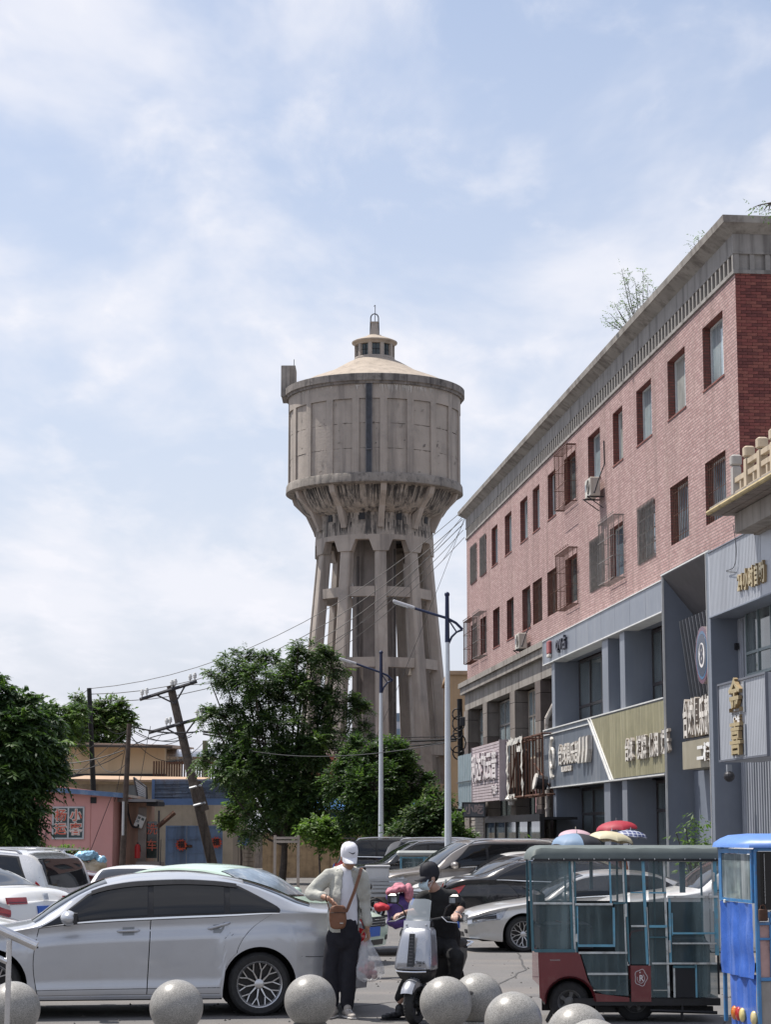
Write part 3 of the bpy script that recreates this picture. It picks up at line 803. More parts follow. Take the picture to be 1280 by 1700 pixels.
mb = MB(); mb.box(a_, c_, -.2, OF, zs0, zs1); mb.build('sign_band', mat('slate_sign_band', (.115, .135, .165), .5, .2, var=.1, scale=1.5, streak=((.26, .27, .29), .55, 3.5)), club)
d0, d1 = sx_(985, OF), sx_(1021, OF)
mb = MB(); mb.rings([[(x, y, z) for x, z in ((a_ + .01, zs0 + .03), (a_ + .01, zs1 - .03), (d0, zs1 - .03), (d1, zs0 + .03))] for y in (OF, OF + .02)][::-1]); mb.build('olive_panel', olive, club)
mb = MB(); mb.box(a_, c_ + .03, .3, OF + .04, zs1, zs1 + .035); mb.box(a_, c_ + .03, .3, OF + .04, zs0 - .035, zs0)
mb.box(c_, c_ + .03, .3, OF + .038, zs0, zs1)
for dd in (0, .35):
    mb.rings([[(x, y, z) for x, z in ((d0 + dd, zs1), (d0 + dd + .07, zs1), (d1 + dd + .07, zs0), (d1 + dd, zs0))] for y in (OF + .0, OF + .05)])
mb.box(d0 + .3, c_, OF, OF + .04, zs1 - .16, zs1 - .13)
mb.build('sign_edge', edge, club)
ps = sorted([(sx_(1013, .45), sx_(1003, .45)), (sx_(1041, .45), sx_(1033, .45)), (sx_(931, .3), sx_(926, .3))])
for i, (p, q) in enumerate(ps):
    
    for z0_, z1_ in ((0, 3.23), (5.12, 7.21)):
        b = MB(); b.box(p, q, -.55, .43, z0_, z1_); pr_ = b.build('pier', cl if i < 2 else cld, club)
        b = MB(); b.box(p - .012, p - .002, -.55, .42, z0_ + .005, z1_ - .005); b.build('pier_cheek', cld, pr_)
mb = MB(); mb.box(a_, 21, -.62, -.56, 0, 7.2); mb.box(a_, 20.9, -.56, -.2, 3.3, 5.08); mb.box(ps[0][1] + .01, ps[1][0] - .02, -.5, -.4, 0, 7.2)
mb.build('recess_wall', cld, club)
wf = mat('dark_brown_window_frame', (.035, .028, .03), .4, var=.2)
for (a, c) in ((a_ + .1, ps[0][0] - .05), (ps[1][1] + .05, ps[2][0] - .2)):
    window(club, a, c - a, 5.12, 7.18, y=-.30, panes=4, fr=wf, gl=glass_b, t=.08, transom=.30)
    window(club, a, c - a, 0.05, 3.22, y=-.34, panes=4, fr=wf, gl=glass_b, t=.08, transom=.75)
def sign_text(par, txt, s, z, off, size, m=None, ms=None, depth=.1, sx=1.0, bold=.012, name='lettering', rx=0):
    b = text_mb(txt, size, depth, sx, bold)
    nf = len(b.f)
    M = Matrix.Translation((s, off + depth / 2, z)) @ Matrix.Rotation(PI, 4, 'Z')
    put(b, M)
    # faces whose normal points out are the letter faces
    for i, f in enumerate(b.f):
        ys = [b.v[k][1] for k in f]
        b.m[i] = 0 if max(ys) - min(ys) < 1e-4 and ys[0] > off + depth * .9 else 1
    return b.build(name, [m or letter, ms or letter_side], par)
def ctext(par, pxa, pxb, pya, pyb, off, txt, m=None, ms=None, depth=.08, bold=.014, name='lettering', each=True):
    """fit a row of glyphs into a patch of the facade measured by its left/right and top/bottom"""
    sa, za = FS(pxa, pya, off + depth); sb, zb = FS(pxb, pyb, off + depth)
    w = abs(sa - sb) / len(txt); zc = (za + zb) / 2
    for i, ch in enumerate(txt):
        if ch == ' ': continue
        h = HGT
        sign_text(par, ch, sa - (i + .5) * w, zc, off, h * 1.06, m, ms, depth, sx=w / h * .95, bold=bold, name='letter')
HGT = .62
sg = bthing('club_sign_lettering', 'raised off-white billiard club lettering on the slate half of the sign band', 'sign lettering', 0, 0, 0)
ctext(sg, 926, 961, 1253, 1253, OF, '台球俱乐部'); 
s_l, z_l = FS(943, 1276, OF); sign_text(sg, 'BILLIARDS CLUB', s_l, z_l, OF, .2, depth=.06, sx=1.1)
s_l, z_l = FS(921, 1258, OF)
b = MB()
b.tube([(s_l + .05 - .32 * math.sin(t) * .8, OF + .08, z_l + .62 * math.cos(t)) for t in lin(.15 * PI, -1.15 * PI, 16)], .055, 6); b.build('swoosh', letter, sg)
b = MB(); b.tube([(s_l + .28 * math.cos(t), OF + .08, z_l - .0 + .3 * math.sin(t)) for t in lin(0, 2 * PI, 17)], .05, 6, cap=False); b.build('ball_ring', letter, sg)
for i in range(3):
    s_, _ = FS(964 + i * 6, 1250, OF + .1)
    b = MB()
    b.rings([[(x, y, z) for x, z in ((s_, 4.55), (s_ - .25, 4.6), (s_ - .25, 4.2), (s_, 3.85), (s_ + .18, 3.85), (s_ + .02, 4.2))] for y in (OF + .01, OF + .16)]); b.build('chevron', letter, sg)
HGT = .58
sg = bthing('games_sign_lettering', 'raised grey lettering of four words along the olive sign panel', 'sign lettering', 0, 0, 0)
for pa, pb, py, tx in ((1037, 1050, 1247, '台球'), (1056, 1073, 1243, '棋牌'), (1077, 1093, 1239, '休闲'), (1097, 1110, 1233, '娱乐')): ctext(sg, pa, pb, py, py, OF + .02, tx)
HGT = .42
sg = bthing('bar_sign_lettering', 'small dark letters beside a red badge at the far end of the grey fascia', 'sign lettering', 0, 0, 0)
dk = mat('dark_letters', (.06, .06, .08), .4); redm = mat('red_badge', (.35, .10, .10), .5)
ctext(sg, 921, 938, 1070, 1070, OF, 'QV占', dk, dk, depth=.08)
s_, z_ = FS(914, 1077, OF); b = MB(); b.bbox(s_ - .22, s_ + .22, OF, OF + .1, z_ - .16, z_ + .25, .03); b.build('badge', redm, sg); b = MB(); b.bbox(s_ - .2, s_ + .2, OF, OF + .1, z_ - .27, z_ - .165, .02); b.build('badge_foot', letter, sg)

# ---------------- tall portal with the eight ball
PO = .62
pa, pc = sx_(1183, PO), sx_(1108, PO)
por = bthing('entrance_portal', 'tall slate portal frame around a slatted screen and doorway', 'entrance portal', 0, 0, 0)
zt_ = FS(1183, 912, PO)[1]
mb = MB(); mb.box(pc - .0, pc + .10, -.3, PO, 0, zt_); mb.box(pc + .1, pc + .28, -.3, OF + .06, 0, zt_ - .1); mb.build('portal_cheek', cld, por)
mb = MB(); mb.box(pa - .25, pa, -.35, PO, 0, zt_); mb.build('portal_cheek', cld, por)
mb = MB(); mb.rings([[(pa, PO, zt_ - .02), (pa, -.3, zt_ - 1.15), (pa, -.3, zt_), (pa, PO, zt_)], [(pc, PO, zt_ - .02), (pc, -.3, zt_ - 1.15), (pc, -.3, zt_), (pc, PO, zt_)]]); mb.build('portal_head', mat('brown_grey_soffit', (.10, .095, .10), .5, .1, var=.1), por)
mb = MB(); mb.box(pa - .25, pc + .1, PO - .1, PO + .015, zt_, zt_ + .03); mb.box(pc - .012, pc, PO - .03, PO + .02, 0, zt_); mb.box(pa, pa + .02, PO - .03, PO + .02, 0, zt_); mb.build('portal_edge', edge, por)
mb = MB(); mb.box(pa, pc, -.36, -.32, 0, zt_ - .5); mb.build('portal_back', darkin, por)
# slats, bent near the top
slat_m = mat('grey_steel_slat', (.30, .31, .33), .35, .6, var=.15)
zk = FS(1145, 1030, .1)[1]; zlo = 5.0
ns = 13
for i in range(ns):
    s_ = pc - .35 - i * (pc - pa - .45) / (ns - 1)
    b = MB(); b.rings([[(s_ - .018, y + d, z), (s_ + .018, y + d, z), (s_ + .018, y, z), (s_ - .018, y, z)] for y, d, z in ((.0, .06, zlo), (.25, .06, zk), (-.22, .06, zt_ - .95))])
    b.build('slat', slat_m, por)
# beige box with lettering
zb0, zb1 = FS(1137, 1277, .45)[1], FS(1137, 1231, .45)[1]
bxs = sx_(1136, .45)
mb = MB(); mb.box(pa + .01, bxs, -.2, .45, zb0, zb1); mb.build('beige_box', mat('beige_metal', (.30, .27, .20), .5, .2, var=.08, streak=((.38, .35, .28), .5, 3)), por)
mb = MB(); mb.box(pa + .05, pa + .11, -.3, -.1, .02, 2.6); mb.box(pa + .11, pa + 1.2, -.3, -.12, 2.5, 2.6); mb.box(pa + 1.2, pa + 1.27, -.3, -.1, .02, 2.6); mb.build('door_frame', wf, por)
mb = MB(); mb.box(pa + .11, pa + 1.2, -.25, -.22, .03, 2.5); mb.build('door_pane', glass_b, por)
mb = MB(); mb.box(pa + 1.4, pc - .02, -.3, -.05, .02, zb0 - .01); mb.build('door_cheek', cld, por)
sg = bthing('entrance_sign_lettering', 'pale block lettering standing on the beige box in the portal', 'sign lettering', 0, 0, 0)
HGT = .70
sl, zl = FS(1139, 1195, .3), 0
for i, ch in enumerate('台球俱乐部'):
    a = sx_(1140 + i * 9.2, .35); c = sx_(1148.4 + i * 9.2, .35)
    sign_text(sg, ch, (a + c) / 2, zb1 + .47, .25, .92, depth=.14, sx=abs(a - c) / .92 * 1.02, bold=.03, name='letter')
b = MB(); b.box(sx_(1184, .35), sx_(1140, .35), .26, .34, zb1 + .005, zb1 + .06); b.build('letter_rail', darkmetal, sg)
sign_text(sg, '二楼', sx_(1176, .46), (zb0 + zb1) / 2 - .02, .455, .40, mat('white_letters', (.75, .75, .73), .4), depth=.08, sx=1.5, bold=.02)
# eight ball disc
bs, bz = FS(1164, 1088, .5)
ball = bthing('eight_ball_sign', 'round disc sign painted as a number 8 billiard ball on the slatted screen', 'sign', bs - .1, .30, bz)
hr = (FS(1164, 1041, .5)[1] - FS(1164, 1137, .5)[1]) / 2
def disc(par, r, y0, y1, m, name, sxx=1.0):
    b = MB(); n = 40
    b.rings([[(sxx * r * math.cos(2 * PI * k / n), y, r * math.sin(2 * PI * k / n)) for k in range(n)][::-1] for y in (y0, y1)])
    return b.build(name, m, par)
dx = .92
disc(ball, hr, -.05, .20, mat('disc_rim', (.30, .24, .25), .35, .3, var=.2), 'disc_body', dx)
disc(ball, hr * .99, .2, .206, mat('ball_plum', (.11, .04, .07), .25, var=.15), 'disc_face', dx)
disc(ball, hr * .84, .206, .210, mat('ball_blue', (.035, .11, .22), .25, var=.3, scale=3), 'blue_ring', dx)
disc(ball, hr * .74, .210, .214, mat('ball_navy', (.02, .03, .06), .25, var=.2), 'navy_face', dx)
disc(ball, hr * .43, .214, .218, mat('ball_white', (.72, .70, .68), .4), 'white_spot', dx)
b = put(text_mb('8', hr * .95, .01, 1.0, .012), Matrix.Translation((0, .225, 0)) @ Matrix.Rotation(PI, 4, 'Z')); b.build('numeral', dk, ball)
b = MB(); 
for x in (-.4, .4): b.box(x - .03, x + .03, -.3, -.05, -.03, .03)
b.build('bracket', darkmetal, ball)

# ---------------- neighbouring annex on the right
rib = mat('pale_ribbed_metal', (.40, .42, .46), .45, .2, var=.05, scale=2, streak=((.30, .31, .34), .5, 2))
ribd = mat('ribbed_metal_joint', (.26, .28, .31), .5, .2, var=.05)
ann = bthing('annex_building', 'low annex clad in pale ribbed metal under a projecting tiled canopy', 'building', 0, 0, 0)
AO = .66
aR = -9.0; aL = sx_(1186.5, AO)
zA0, zA1 = FS(1190, 1020, AO)[1], FS(1187, 913, AO)[1]
mb = MB(); mb.box(aR, aL, -8, AO, zA0, zA1); mb.build('ribbed_fascia', rib, ann)
rm = MB(); rm.box(-.006, .006, AO, AO + .005, zA0 + .02, zA1 - .02); rmm = rm.mesh('panel_joint', ribd)
s_ = aL - .16
while s_ > aL - 4.2:
    o = link('panel_joint', rmm, ann); o.location.x = s_; s_ -= .11
mb = MB(); mb.box(aR, aL + .02, AO - .05, AO + .03, zA0 - .03, zA0); mb.box(aR, aL + .02, AO - .05, AO + .03, zA1, zA1 + .02); mb.box(aR, aL, -.5, AO - .06, zA0 - .02, zA0 - .001); mb.build('fascia_edge', cld, ann)
# wall below with ribbed cladding and window
nearw = sx_(1218, .0)
mb = MB(); mb.box(aR, nearw - .02, -8, .0, 0, zA0 - .03); mb.build('lower_wall', rib, ann)
k0 = nearw - .1
s_ = k0; 
while s_ > k0 - 3.8:
    b = MB(); b.box(s_ - .03, s_, 0, .03, 0.02, zA0 - .06); b.build('cladding_rib', rib if rnd.random() < .6 else ribd, ann); s_ -= .19
wz0, wz1 = FS(1262, 1122, .1)[1], FS(1262, 995, .1)[1]
ws = sx_(1247, .1)
mb = MB(); mb.box(ws - 3.0, ws, .03, .07, wz0, wz1); mb.build('window_surround', wf, ann)
window(ann, ws - 2.95, 2.9, wz0 + .05, wz1 - .05, y=.13, panes=3, fr=mat('teal_grey_frame', (.14, .18, .19), .4), gl=glass_b, t=.06, transom=.33)
mb = MB(); s_, z_ = FS(1224, 1073, .05); mb.box(s_ - .07, s_ + .07, .03, .1, z_ - .07, z_ + .07); mb.build('vent_hole', darkin, ann)
# canopy slab with soffit tiles
CO = 1.55
cL, cz1 = FS(1178, 843, CO); cz0 = cz1 - .16
cz1b = cz1
zsb = FS(1207, 880, .9)[1]
can = mat('canopy_concrete', (.30, .27, .24), .9, var=.15, scale=2, streak=((.13, .11, .1), .7, 3), bump=.04)
mb = MB(); mb.box(aR, cL, -8, CO, cz0, cz1); mb.build('canopy_slab', can, ann)
mb = MB(); mb.box(aR, cL - .35, -8, CO - .42, cz0 - .42, cz0 - .02); mb.box(aR, cL - .4, -8, AO + .1, zA1 + .03, cz0 - .45); mb.build('canopy_beam', can, ann)
tm = mat('soffit_tile', (.22, .185, .165), .8, var=.15, scale=3)
s_ = cL - .04
while s_ > cL - 4:
    for j in (0, 1):
        b = MB(); b.box(s_ - .52, s_ - .015, CO - .40 + j * .2, CO - .22 + j * .2 - .01, cz0 - .014, cz0 - .001)
        b.build('soffit_tile', tm, ann)
    s_ -= .54
gp = MB(); gp.tube([(cL + .02, CO + .03, cz0 + .05), (aR, CO + .03, cz0 + .05)], .05, 8); gp.build('gutter_pipe', mat('mustard_pipe', (.42, .33, .17), .6, var=.25, scale=4), ann)
# balustrade of stone posts standing on the canopy
bal = mat('balustrade_stone', (.46, .38, .28), .85, var=.15, scale=3, streak=((.25, .2, .15), .6, 5), bump=.03)
balg = mat('grey_balustrade_stone', (.36, .34, .32), .9, var=.15, scale=3)
bl = bthing('stone_balustrade', 'beige stone balustrade posts and rails standing along the canopy edge', 'balustrade', 0, 0, 0)
posts = [sx_(x, CO - .3) for x in (1237.5, 1260, 1283, 1306)]
for i, s_ in enumerate(posts):
    m_ = balg if i == 0 else bal
    b = MB(); z = cz1
    b.rings([[(s_ + a * w, CO - .3 + c * w, zz) for a, c in ((-1, -1), (1, -1), (1, 1), (-1, 1))] for w, zz in ((.09, z), (.085, z + .66), (.065, z + .69))]); 
    o = b.build('post', m_, bl)
    b = MB(); b.bbox(s_ - .105, s_ + .105, CO - .405, CO - .195, z + .70, z + .92, .03); b.build('post_cap', m_, o)
    if i + 1 < len(posts):
        s2 = posts[i + 1]
        for zz, hh in ((.08, .08), (.34, .10), (.56, .10)):
            if i == 0 and zz > .5: continue
            b = MB(); b.box(s2 + .09, s_ - .09, CO - .36, CO - .24, z + zz, z + zz + hh); b.build('rail', bal, bl)
        b = MB(); mid = (s_ + s2) / 2; b.box(mid - .05, mid + .05, CO - .35, CO - .25, z + .16, z + .34); b.build('baluster', bal, bl)
# projecting box sign
SO0, SO1 = .35, 1.15
l_, zt2 = FS(1193, 1136, SO1); r_, _ = FS(1272, 1136, SO1); zb2 = FS(1196, 1265, SO1)[1]
bsn = bthing('box_sign', 'projecting pale grey ribbed box sign with two gold characters one above the other', 'sign', 0, 0, 0)
mb = MB(); mb.box(r_, l_, SO0, SO1, zb2, zt2); mb.build('sign_box', rib, bsn)
s_ = l_ - .1
while s_ > r_ + .05:
    b = MB(); b.box(s_ - .006, s_ + .006, SO1, SO1 + .004, zb2 + .05, zt2 - .05); b.build('panel_joint', ribd, bsn); s_ -= .115
mb = MB()
for zz in (zb2, zt2 - .04): mb.box(r_ - .03, l_ + .03, SO1 - .03, SO1 + .03, zz, zz + .04)
for xx in (r_ - .03, l_): mb.box(xx, xx + .03, SO1 - .03, SO1 + .028, zb2 + .04, zt2 - .04)
mb.build('sign_edge', mat('dark_edge_strip', (.14, .15, .18), .4, .3), bsn)
mid_s = sx_(1232, SO1)
zmid = (zb2 + zt2) / 2
gside = mat('gold_letter_sides', (.30, .22, .12), .5)
sign_text(bsn, '金', mid_s, zmid + .42, SO1 + .02, .72, gold, gside, depth=.08, sx=1.15, bold=.014, name='letter')
sign_text(bsn, '喜', mid_s, zmid - .42, SO1 + .02, .72, gold, gside, depth=.08, sx=1.15, bold=.014, name='letter')
sign_text(bsn, 'CHE', mid_s, zmid, SO1 + .0, .2, mat('pale_letters', (.6, .6, .6), .5), gside, depth=.06, sx=1.2, name='small_letters')
for dz, h in ((.42, .30), (-.42, .30)):
    for sg_ in (-1, 1):
        b = MB(); x = mid_s + sg_ * .46; b.box(x - .05, x + .05, SO1 + .0, SO1 + .03, zmid + dz - h, zmid + dz + h); b.build('bracket_stroke', ribd, bsn)
sg = bthing('self_service_sign_lettering', 'gold raised characters reading 24 hour self service on the pale ribbed fascia', 'sign lettering', 0, 0, 0)
zc = FS(1255, 958, AO)[1]
for i, (ch, a, c) in enumerate((('24', 1232, 1242), ('小', 1242.5, 1250.5), ('时', 1251, 1260), ('自', 1260.5, 1268.5), ('助', 1269, 1279.5))):
    sa, sb = sx_(a, AO + .08), sx_(c, AO + .08)
    sign_text(sg, ch, (sa + sb) / 2, zc, AO, .46, gold, gside, depth=.06, sx=abs(sa - sb) / (.46 if len(ch) == 1 else .5) * .95, bold=.014, name='letter')
# loose cable hanging on the fascia
def cable(name, label, pts, r=.012, m=wirem, group=None, n=5, cat='cable', sub=8):
    pts = [Vector(p) for p in pts]; out = []
    for i in range(len(pts) - 1):
        p0, p1, p2, p3 = pts[max(i - 1, 0)], pts[i], pts[i + 1], pts[min(i + 2, len(pts) - 1)]
        for k in range(sub):
            t = k / sub
            out.append(.5 * ((2 * p1) + (-p0 + p2) * t + (2 * p0 - 5 * p1 + 4 * p2 - p3) * t * t + (-p0 + 3 * p1 - 3 * p2 + p3) * t**3))
    out.append(pts[-1])
    b = MB(); b.tube(out, r, n)
    return tag(b.build(name, m, None, smooth=True), label, cat, group)
cable('loose_cable', 'loose thin cable dangling over the pale ribbed fascia of the annex', [BW(*FS(px, py, AO + .05)[:1], AO + .05, FS(px, py, AO + .05)[1]) for px, py in ((1217, 870), (1222, 910), (1219, 940), (1206, 948), (1222, 950))], .008)
cable('hanging_cable', 'long thin cable hanging down the near side of the slate portal', [BW(sx_(px, .4), .4, FS(px, py, .4)[1]) for px, py in ((1198, 1022), (1196, 1080), (1191, 1170), (1188, 1230), (1184, 1290), (1187, 1340), (1183, 1380))], .010)
# security camera under the box sign
cm = bthing('security_camera', 'small dark dome camera under the corner of the box sign', 'camera', sx_(1213, .5), .5, zb2 - .12)
b = MB(); b.ball((0, 0, -.12), .12, 12, 8); b.build('dome', darkmetal, cm); b = MB(); b.box(-.05, .05, -.05, .05, -.02, .13); b.build('mount', ribd, cm)

# ---------------- air conditioners
acw = mat('yellowed_white_casing', (.50, .48, .43), .5, var=.12, scale=3, streak=((.35, .28, .2), .5, 5))
def aircon(name, label, loc, rz=BRZ, w=.8, group='air conditioner outdoor units'):
    t = thing(name, label, 'air conditioner', loc, rz, group)
    b = MB(); b.bbox(-w / 2, w / 2, 0, .3, 0, .55, .02); b.build('casing', acw, t)
    b = MB(); n = 20; r = .2
    for q in (.06, .11, .16, .21): b.tube([(-.12 + q * math.cos(2 * PI * k / n), .31, .28 + q * math.sin(2 * PI * k / n)) for k in range(n + 1)], .006, 4, cap=False)
    for k in range(6): b.tube([(-.12, .31, .28), (-.12 + .21 * math.cos(PI * k / 3), .31, .28 + .21 * math.sin(PI * k / 3))], .005, 4)
    b.build('fan_guard', bar_grey, t)
    b = MB(); b.rings([[(-.12 + .215 * math.cos(2 * PI * k / n), y, .28 + .215 * math.sin(2 * PI * k / n)) for k in range(n)][::-1] for y in (.3, .304)]); b.build('fan_opening', darkin, t)
    b = MB(); b.box(.18, .36, .3, .303, .2, .4); b.build('label_plate', ribd, t)
    for x in (-w / 2 + .08, w / 2 - .12):
        b = MB(); b.box(x, x + .04, -.12, .38, -.04, -.002); b.rings([[(x, -.12, -.35), (x, -.08, -.35), (x, .36, -.04), (x, .32, -.04)], [(x + .03, -.12, -.35), (x + .03, -.08, -.35), (x + .03, .36, -.04), (x + .03, .32, -.04)]]); b.build('bracket', darkmetal, t)
    b = MB(); b.tube([(-w / 2 + .02, .2, .1), (-w / 2 - .12, .2, .05), (-w / 2 - .18, .1, .4), (-w / 2 - .15, -.1, .9), (-w / 2 - .12, -.1, 1.6)], .018, 6); b.build('hose', darkmetal, t)
    return t
s_, z_ = FS(985, 826, .25); aircon('air_conditioner', 'white air conditioner unit on brackets below the fifth top floor window', BW(s_, .12, z_))
s_, z_ = FS(866, 1078, .25); aircon('air_conditioner', 'white air conditioner unit just above the stone cornice', BW(s_, .12, z_))
# ---------------- strip signs and bare frame over the far shops
WO = 1.05
w_l, w_zt = FS(785, 1241, WO); w_r, _ = FS(830, 1227, WO); w_zb = FS(785, 1332, WO)[1]
st = bthing('slatted_shop_sign', 'pale lilac slatted shop sign with raised characters above the far shop', 'sign', 0, 0, 0)
lil = mat('pale_lilac_board', (.44, .38, .40), .7, var=.12, scale=3, streak=((.25, .2, .2), .5, 4))
mb = MB(); mb.box(w_r, w_l, WO - .25, WO - .02, w_zb, w_zt); mb.build('backing', bar_rust, st)
n = 20
for i in range(n):
    h = (w_zt - w_zb) / n
    b = MB(); b.box(w_r, w_l, WO - .02, WO + .02, w_zb + i * h, w_zb + (i + .82) * h); b.build('sign_slat', lil, st)
mb = MB(); mb.box(w_r - .06, w_r, WO - .3, WO + .04, w_zb - .02, w_zt + .02); mb.box(w_l, w_l + .06, WO - .05, WO + .05, w_zb, w_zt); mb.build('side_frame', lil, st)
wc = mat('white_board_letters', (.62, .58, .58), .6, var=.1)
nn = '利达软云音'
for i, ch in enumerate(nn):
    ww = (w_l - w_r - .5) / len(nn)
    sign_text(st, ch, w_l - .25 - (i + .5) * ww, (w_zb + w_zt) / 2 + .15, WO + .02, 1.05, wc, lil, depth=.08, sx=ww / 1.05, bold=.03, name='letter')
sign_text(st, '软件', w_r + 1.0, w_zb + .35, WO + .02, .36, wc, lil, depth=.04, sx=1.9, bold=.01)
# corrugated sheet beyond
cr = bthing('corrugated_sheet', 'blue grey corrugated metal sheet hung beside the lilac slatted sign', 'metal sheet', 0, 0, 0)
q_l, q_zt = FS(757.5, 1255, WO); q_zb = FS(757.5, 1343, WO)[1]
b = MB(); ncor = 60
b.grid(lambda i, z: (w_l + .08 + (q_l - w_l - .08) * i / ncor, WO - .1 + .035 * (1 if (i % 6) < 3 else 0), z + .06 * noise.noise(Vector((i * .3, 0, z)))), list(range(ncor + 1)), [q_zb, (q_zb + q_zt) / 2, q_zt])
b.build('sheet', mat('blue_grey_tin', (.25, .32, .35), .5, .3, var=.15, scale=2, streak=((.4, .42, .42), .5, 3)), cr)
b = MB(); b.box(w_l + .05, q_l, WO - .05, WO + .0, (q_zb + q_zt) / 2 - .03, (q_zb + q_zt) / 2); b.build('sheet_rail', darkmetal, cr)
# rusty bare frame with torn cladding
fr = bthing('rusty_sign_frame', 'bare rusty sign frame with torn cladding between the lilac sign and slate band', 'sign frame', 0, 0, 0)
f_r = sx_(903, .8); f_l = w_r - .1
fz0, fz1 = 3.05, 4.95
def bar(p, q, r_=.03, m=bar_rust, name='bar', n=5):
    b = MB(); b.tube([p, q], r_, n); return b.build(name, m, fr)
for y in (.8, .35):
    for zz in (fz0, fz1): bar((f_r, y, zz), (f_l, y, zz), .035)
    k = 11
    for i in range(k + 1):
        x = f_r + (f_l - f_r) * i / k; bar((x, y, fz0), (x + rnd.uniform(-.05, .05), y, fz1 + rnd.uniform(-.02, .02)), .025)
for i in range(5):
    x = f_r + (f_l - f_r) * i / 4; bar((x, .3, fz0), (x, .85, fz0), .025); bar((x, .1, fz1), (x, .85, fz1), .025)
bar((f_l - .4, .8, fz0 + .1), (f_l - 2.2, .8, fz1 - .1)); bar((f_l - 2.4, .8, fz0 + .1), (f_l - 3.9, .8, fz1 - .4)); bar((f_r + .2, .4, fz0), (f_r + 1.6, .8, fz1 - .9))
torn = mat('torn_cladding', (.55, .53, .49), .8, var=.25, scale=4, stain=((.2, .12, .08), .8, 3))
b = MB()
def strip(p0, p1, w, nn=14):
    b.grid(lambda i, t: tuple(Vector(p0).lerp(Vector(p1), i / nn) + Vector((w * (t - .5) * (.7 + .6 * noise.noise(Vector((i * .7, t, 1)))) * (1 if abs(p0[0] - p1[0]) < .5 else 0), .06 * noise.noise(Vector((i * .5, 3, t * 2))), w * (t - .5) * (0 if abs(p0[0] - p1[0]) < .5 else 1) * (.6 + .9 * noise.noise(Vector((i * .6, t, 8))))))), list(range(nn + 1)), [0, .5, 1])
strip((f_l - .2, .86, fz1 - .05), (f_l - 3.4, .86, fz1 + .0), .34); strip((f_l - .35, .88, fz1 - .1), (f_l - .45, .88, fz0), .5); strip((f_l - 3.3, .88, fz1), (f_l - 3.5, .88, fz0), .35); strip((f_l - .2, .9, fz0 + .02), (f_l - 2.0, .9, fz0 + .05), .2)
strip((f_l - 3.3, .9, fz1 - .35), (f_l - 2.5, .9, fz1 - .3), .3)
b.build('torn_cladding', torn, fr)
b = MB(); b.tube([(f_r + .5, .6, fz0 + .35), (f_r + .5, .95, fz0 + .4)], .22, 12); b.build('lamp_head', darkmetal, fr)
b = MB(); b.tube([(f_r + .5, .95, fz0 + .4), (f_r + .5, 1.0, fz0 + .41)], .26, 12); b.build('lamp_rim', letter, fr)
# hanging shop lantern and camera cluster
ln = bthing('hanging_lantern', 'small white hanging lantern under the rusty frame above the shop door', 'lamp', sx_(849, .8), .8, FS(849, 1330, .8)[1])
b = MB(); b.lathe([(.0, .22), (.10, .2), (.22, .08), (.2, .04), (.12, .02), (.1, -.12), (.0, -.14)], 12); b.build('shade', letter, ln); b = MB(); b.tube([(0, 0, .2), (0, 0, .45)], .015, 5); b.build('stem', darkmetal, ln)
# 小吃 and 超市 boards
def board(name, label, px0, px1, py0, py1, Y, txt, mback, mtxt, post=None):
    a = P(px0, py1, Y); c = P(px1, py0, Y)
    t = thing(name, label, 'sign', (a.x, Y, 0))
    w = c.x - a.x; h = c.z - a.z
    b = MB(); b.box(0, w, 0, .15, a.z, c.z); b.build('board', mback, t)
    b = MB(); e = .05
    b.box(-e, w + e, -.03, .18, c.z, c.z + e); b.box(-e, w + e, -.03, .18, a.z - e, a.z); b.box(-e, 0, -.03, .18, a.z, c.z); b.box(w, w + e, -.03, .18, a.z, c.z); b.build('board_frame', darkmetal, t)
    tb = text_mb(txt, h * .82, .03, w / (h * .85 * len(txt)) * .92, .012)
    put(tb, Matrix.Translation((w / 2, -.03, (a.z + c.z) / 2))).build('lettering', mtxt, t)
    return t, w
board('snack_sign', 'grey framed signboard reading snacks in Chinese beside the shutter', 769.5, 804, 1333.5, 1354.5, 74, '小吃', mat('grey_board', (.16, .17, .19), .5, var=.1), mat('faded_pink_letters', (.42, .34, .33), .6))
board('supermarket_sign', 'black signboard with white characters reading supermarket behind the tall lamp post', 737, 768, 1344, 1361, 79, '超市', mat('black_board', (.02, .02, .025), .4), mat('white_sign_letters', (.75, .75, .75), .5))
# shutter and shop porch with black frame and plants
sh = bthing('roller_shutter', 'closed grey roller shutter at the far end of the shops', 'shutter', 0, 0, 0)
a, c = sx_(803, .35), sx_(783, .35)
for i in range(26):
    b = MB(); b.box(a, c, .3, .35 + .02 * (i % 2), .05 + i * .11, .15 + i * .11); b.build('shutter_slat', mat('shutter_grey', (.34, .31, .28), .6, .1, var=.15), sh)
b = MB(); b.box(c, c + .5, .1, .45, 0, 3.1); b.build('pillar', stone, sh)
pf = bthing('glass_porch', 'black framed glass porch in front of the far shop', 'porch', 0, 0, 0)
a, c = sx_(900, 1.2), sx_(808, 1.2)
b = MB()
for x in lin(a, c, 6): b.box(x - .06, x + .06, 1.14, 1.26, 0, 2.2)
b.box(a, c, 1.13, 1.27, 2.2, 2.42); b.box(a, c, .1, 1.13, 2.25, 2.33); b.build('frame', mat('black_frame', (.01, .01, .013), .4), pf)
gp_ = mat('clear_shop_glass', (.10, .12, .13), .04, var=.3, spec=.8)
for x, x2 in zip(lin(a, c, 6)[:-1], lin(a, c, 6)[1:]):
    b = MB(); b.box(x + .06, x2 - .06, 1.19, 1.2, .05, 2.2); b.build('pane', gp_, pf)
pk = bthing('window_poster', 'pink poster taped inside the far shop window', 'poster', sx_(888, -.2), -.28, 2.55)
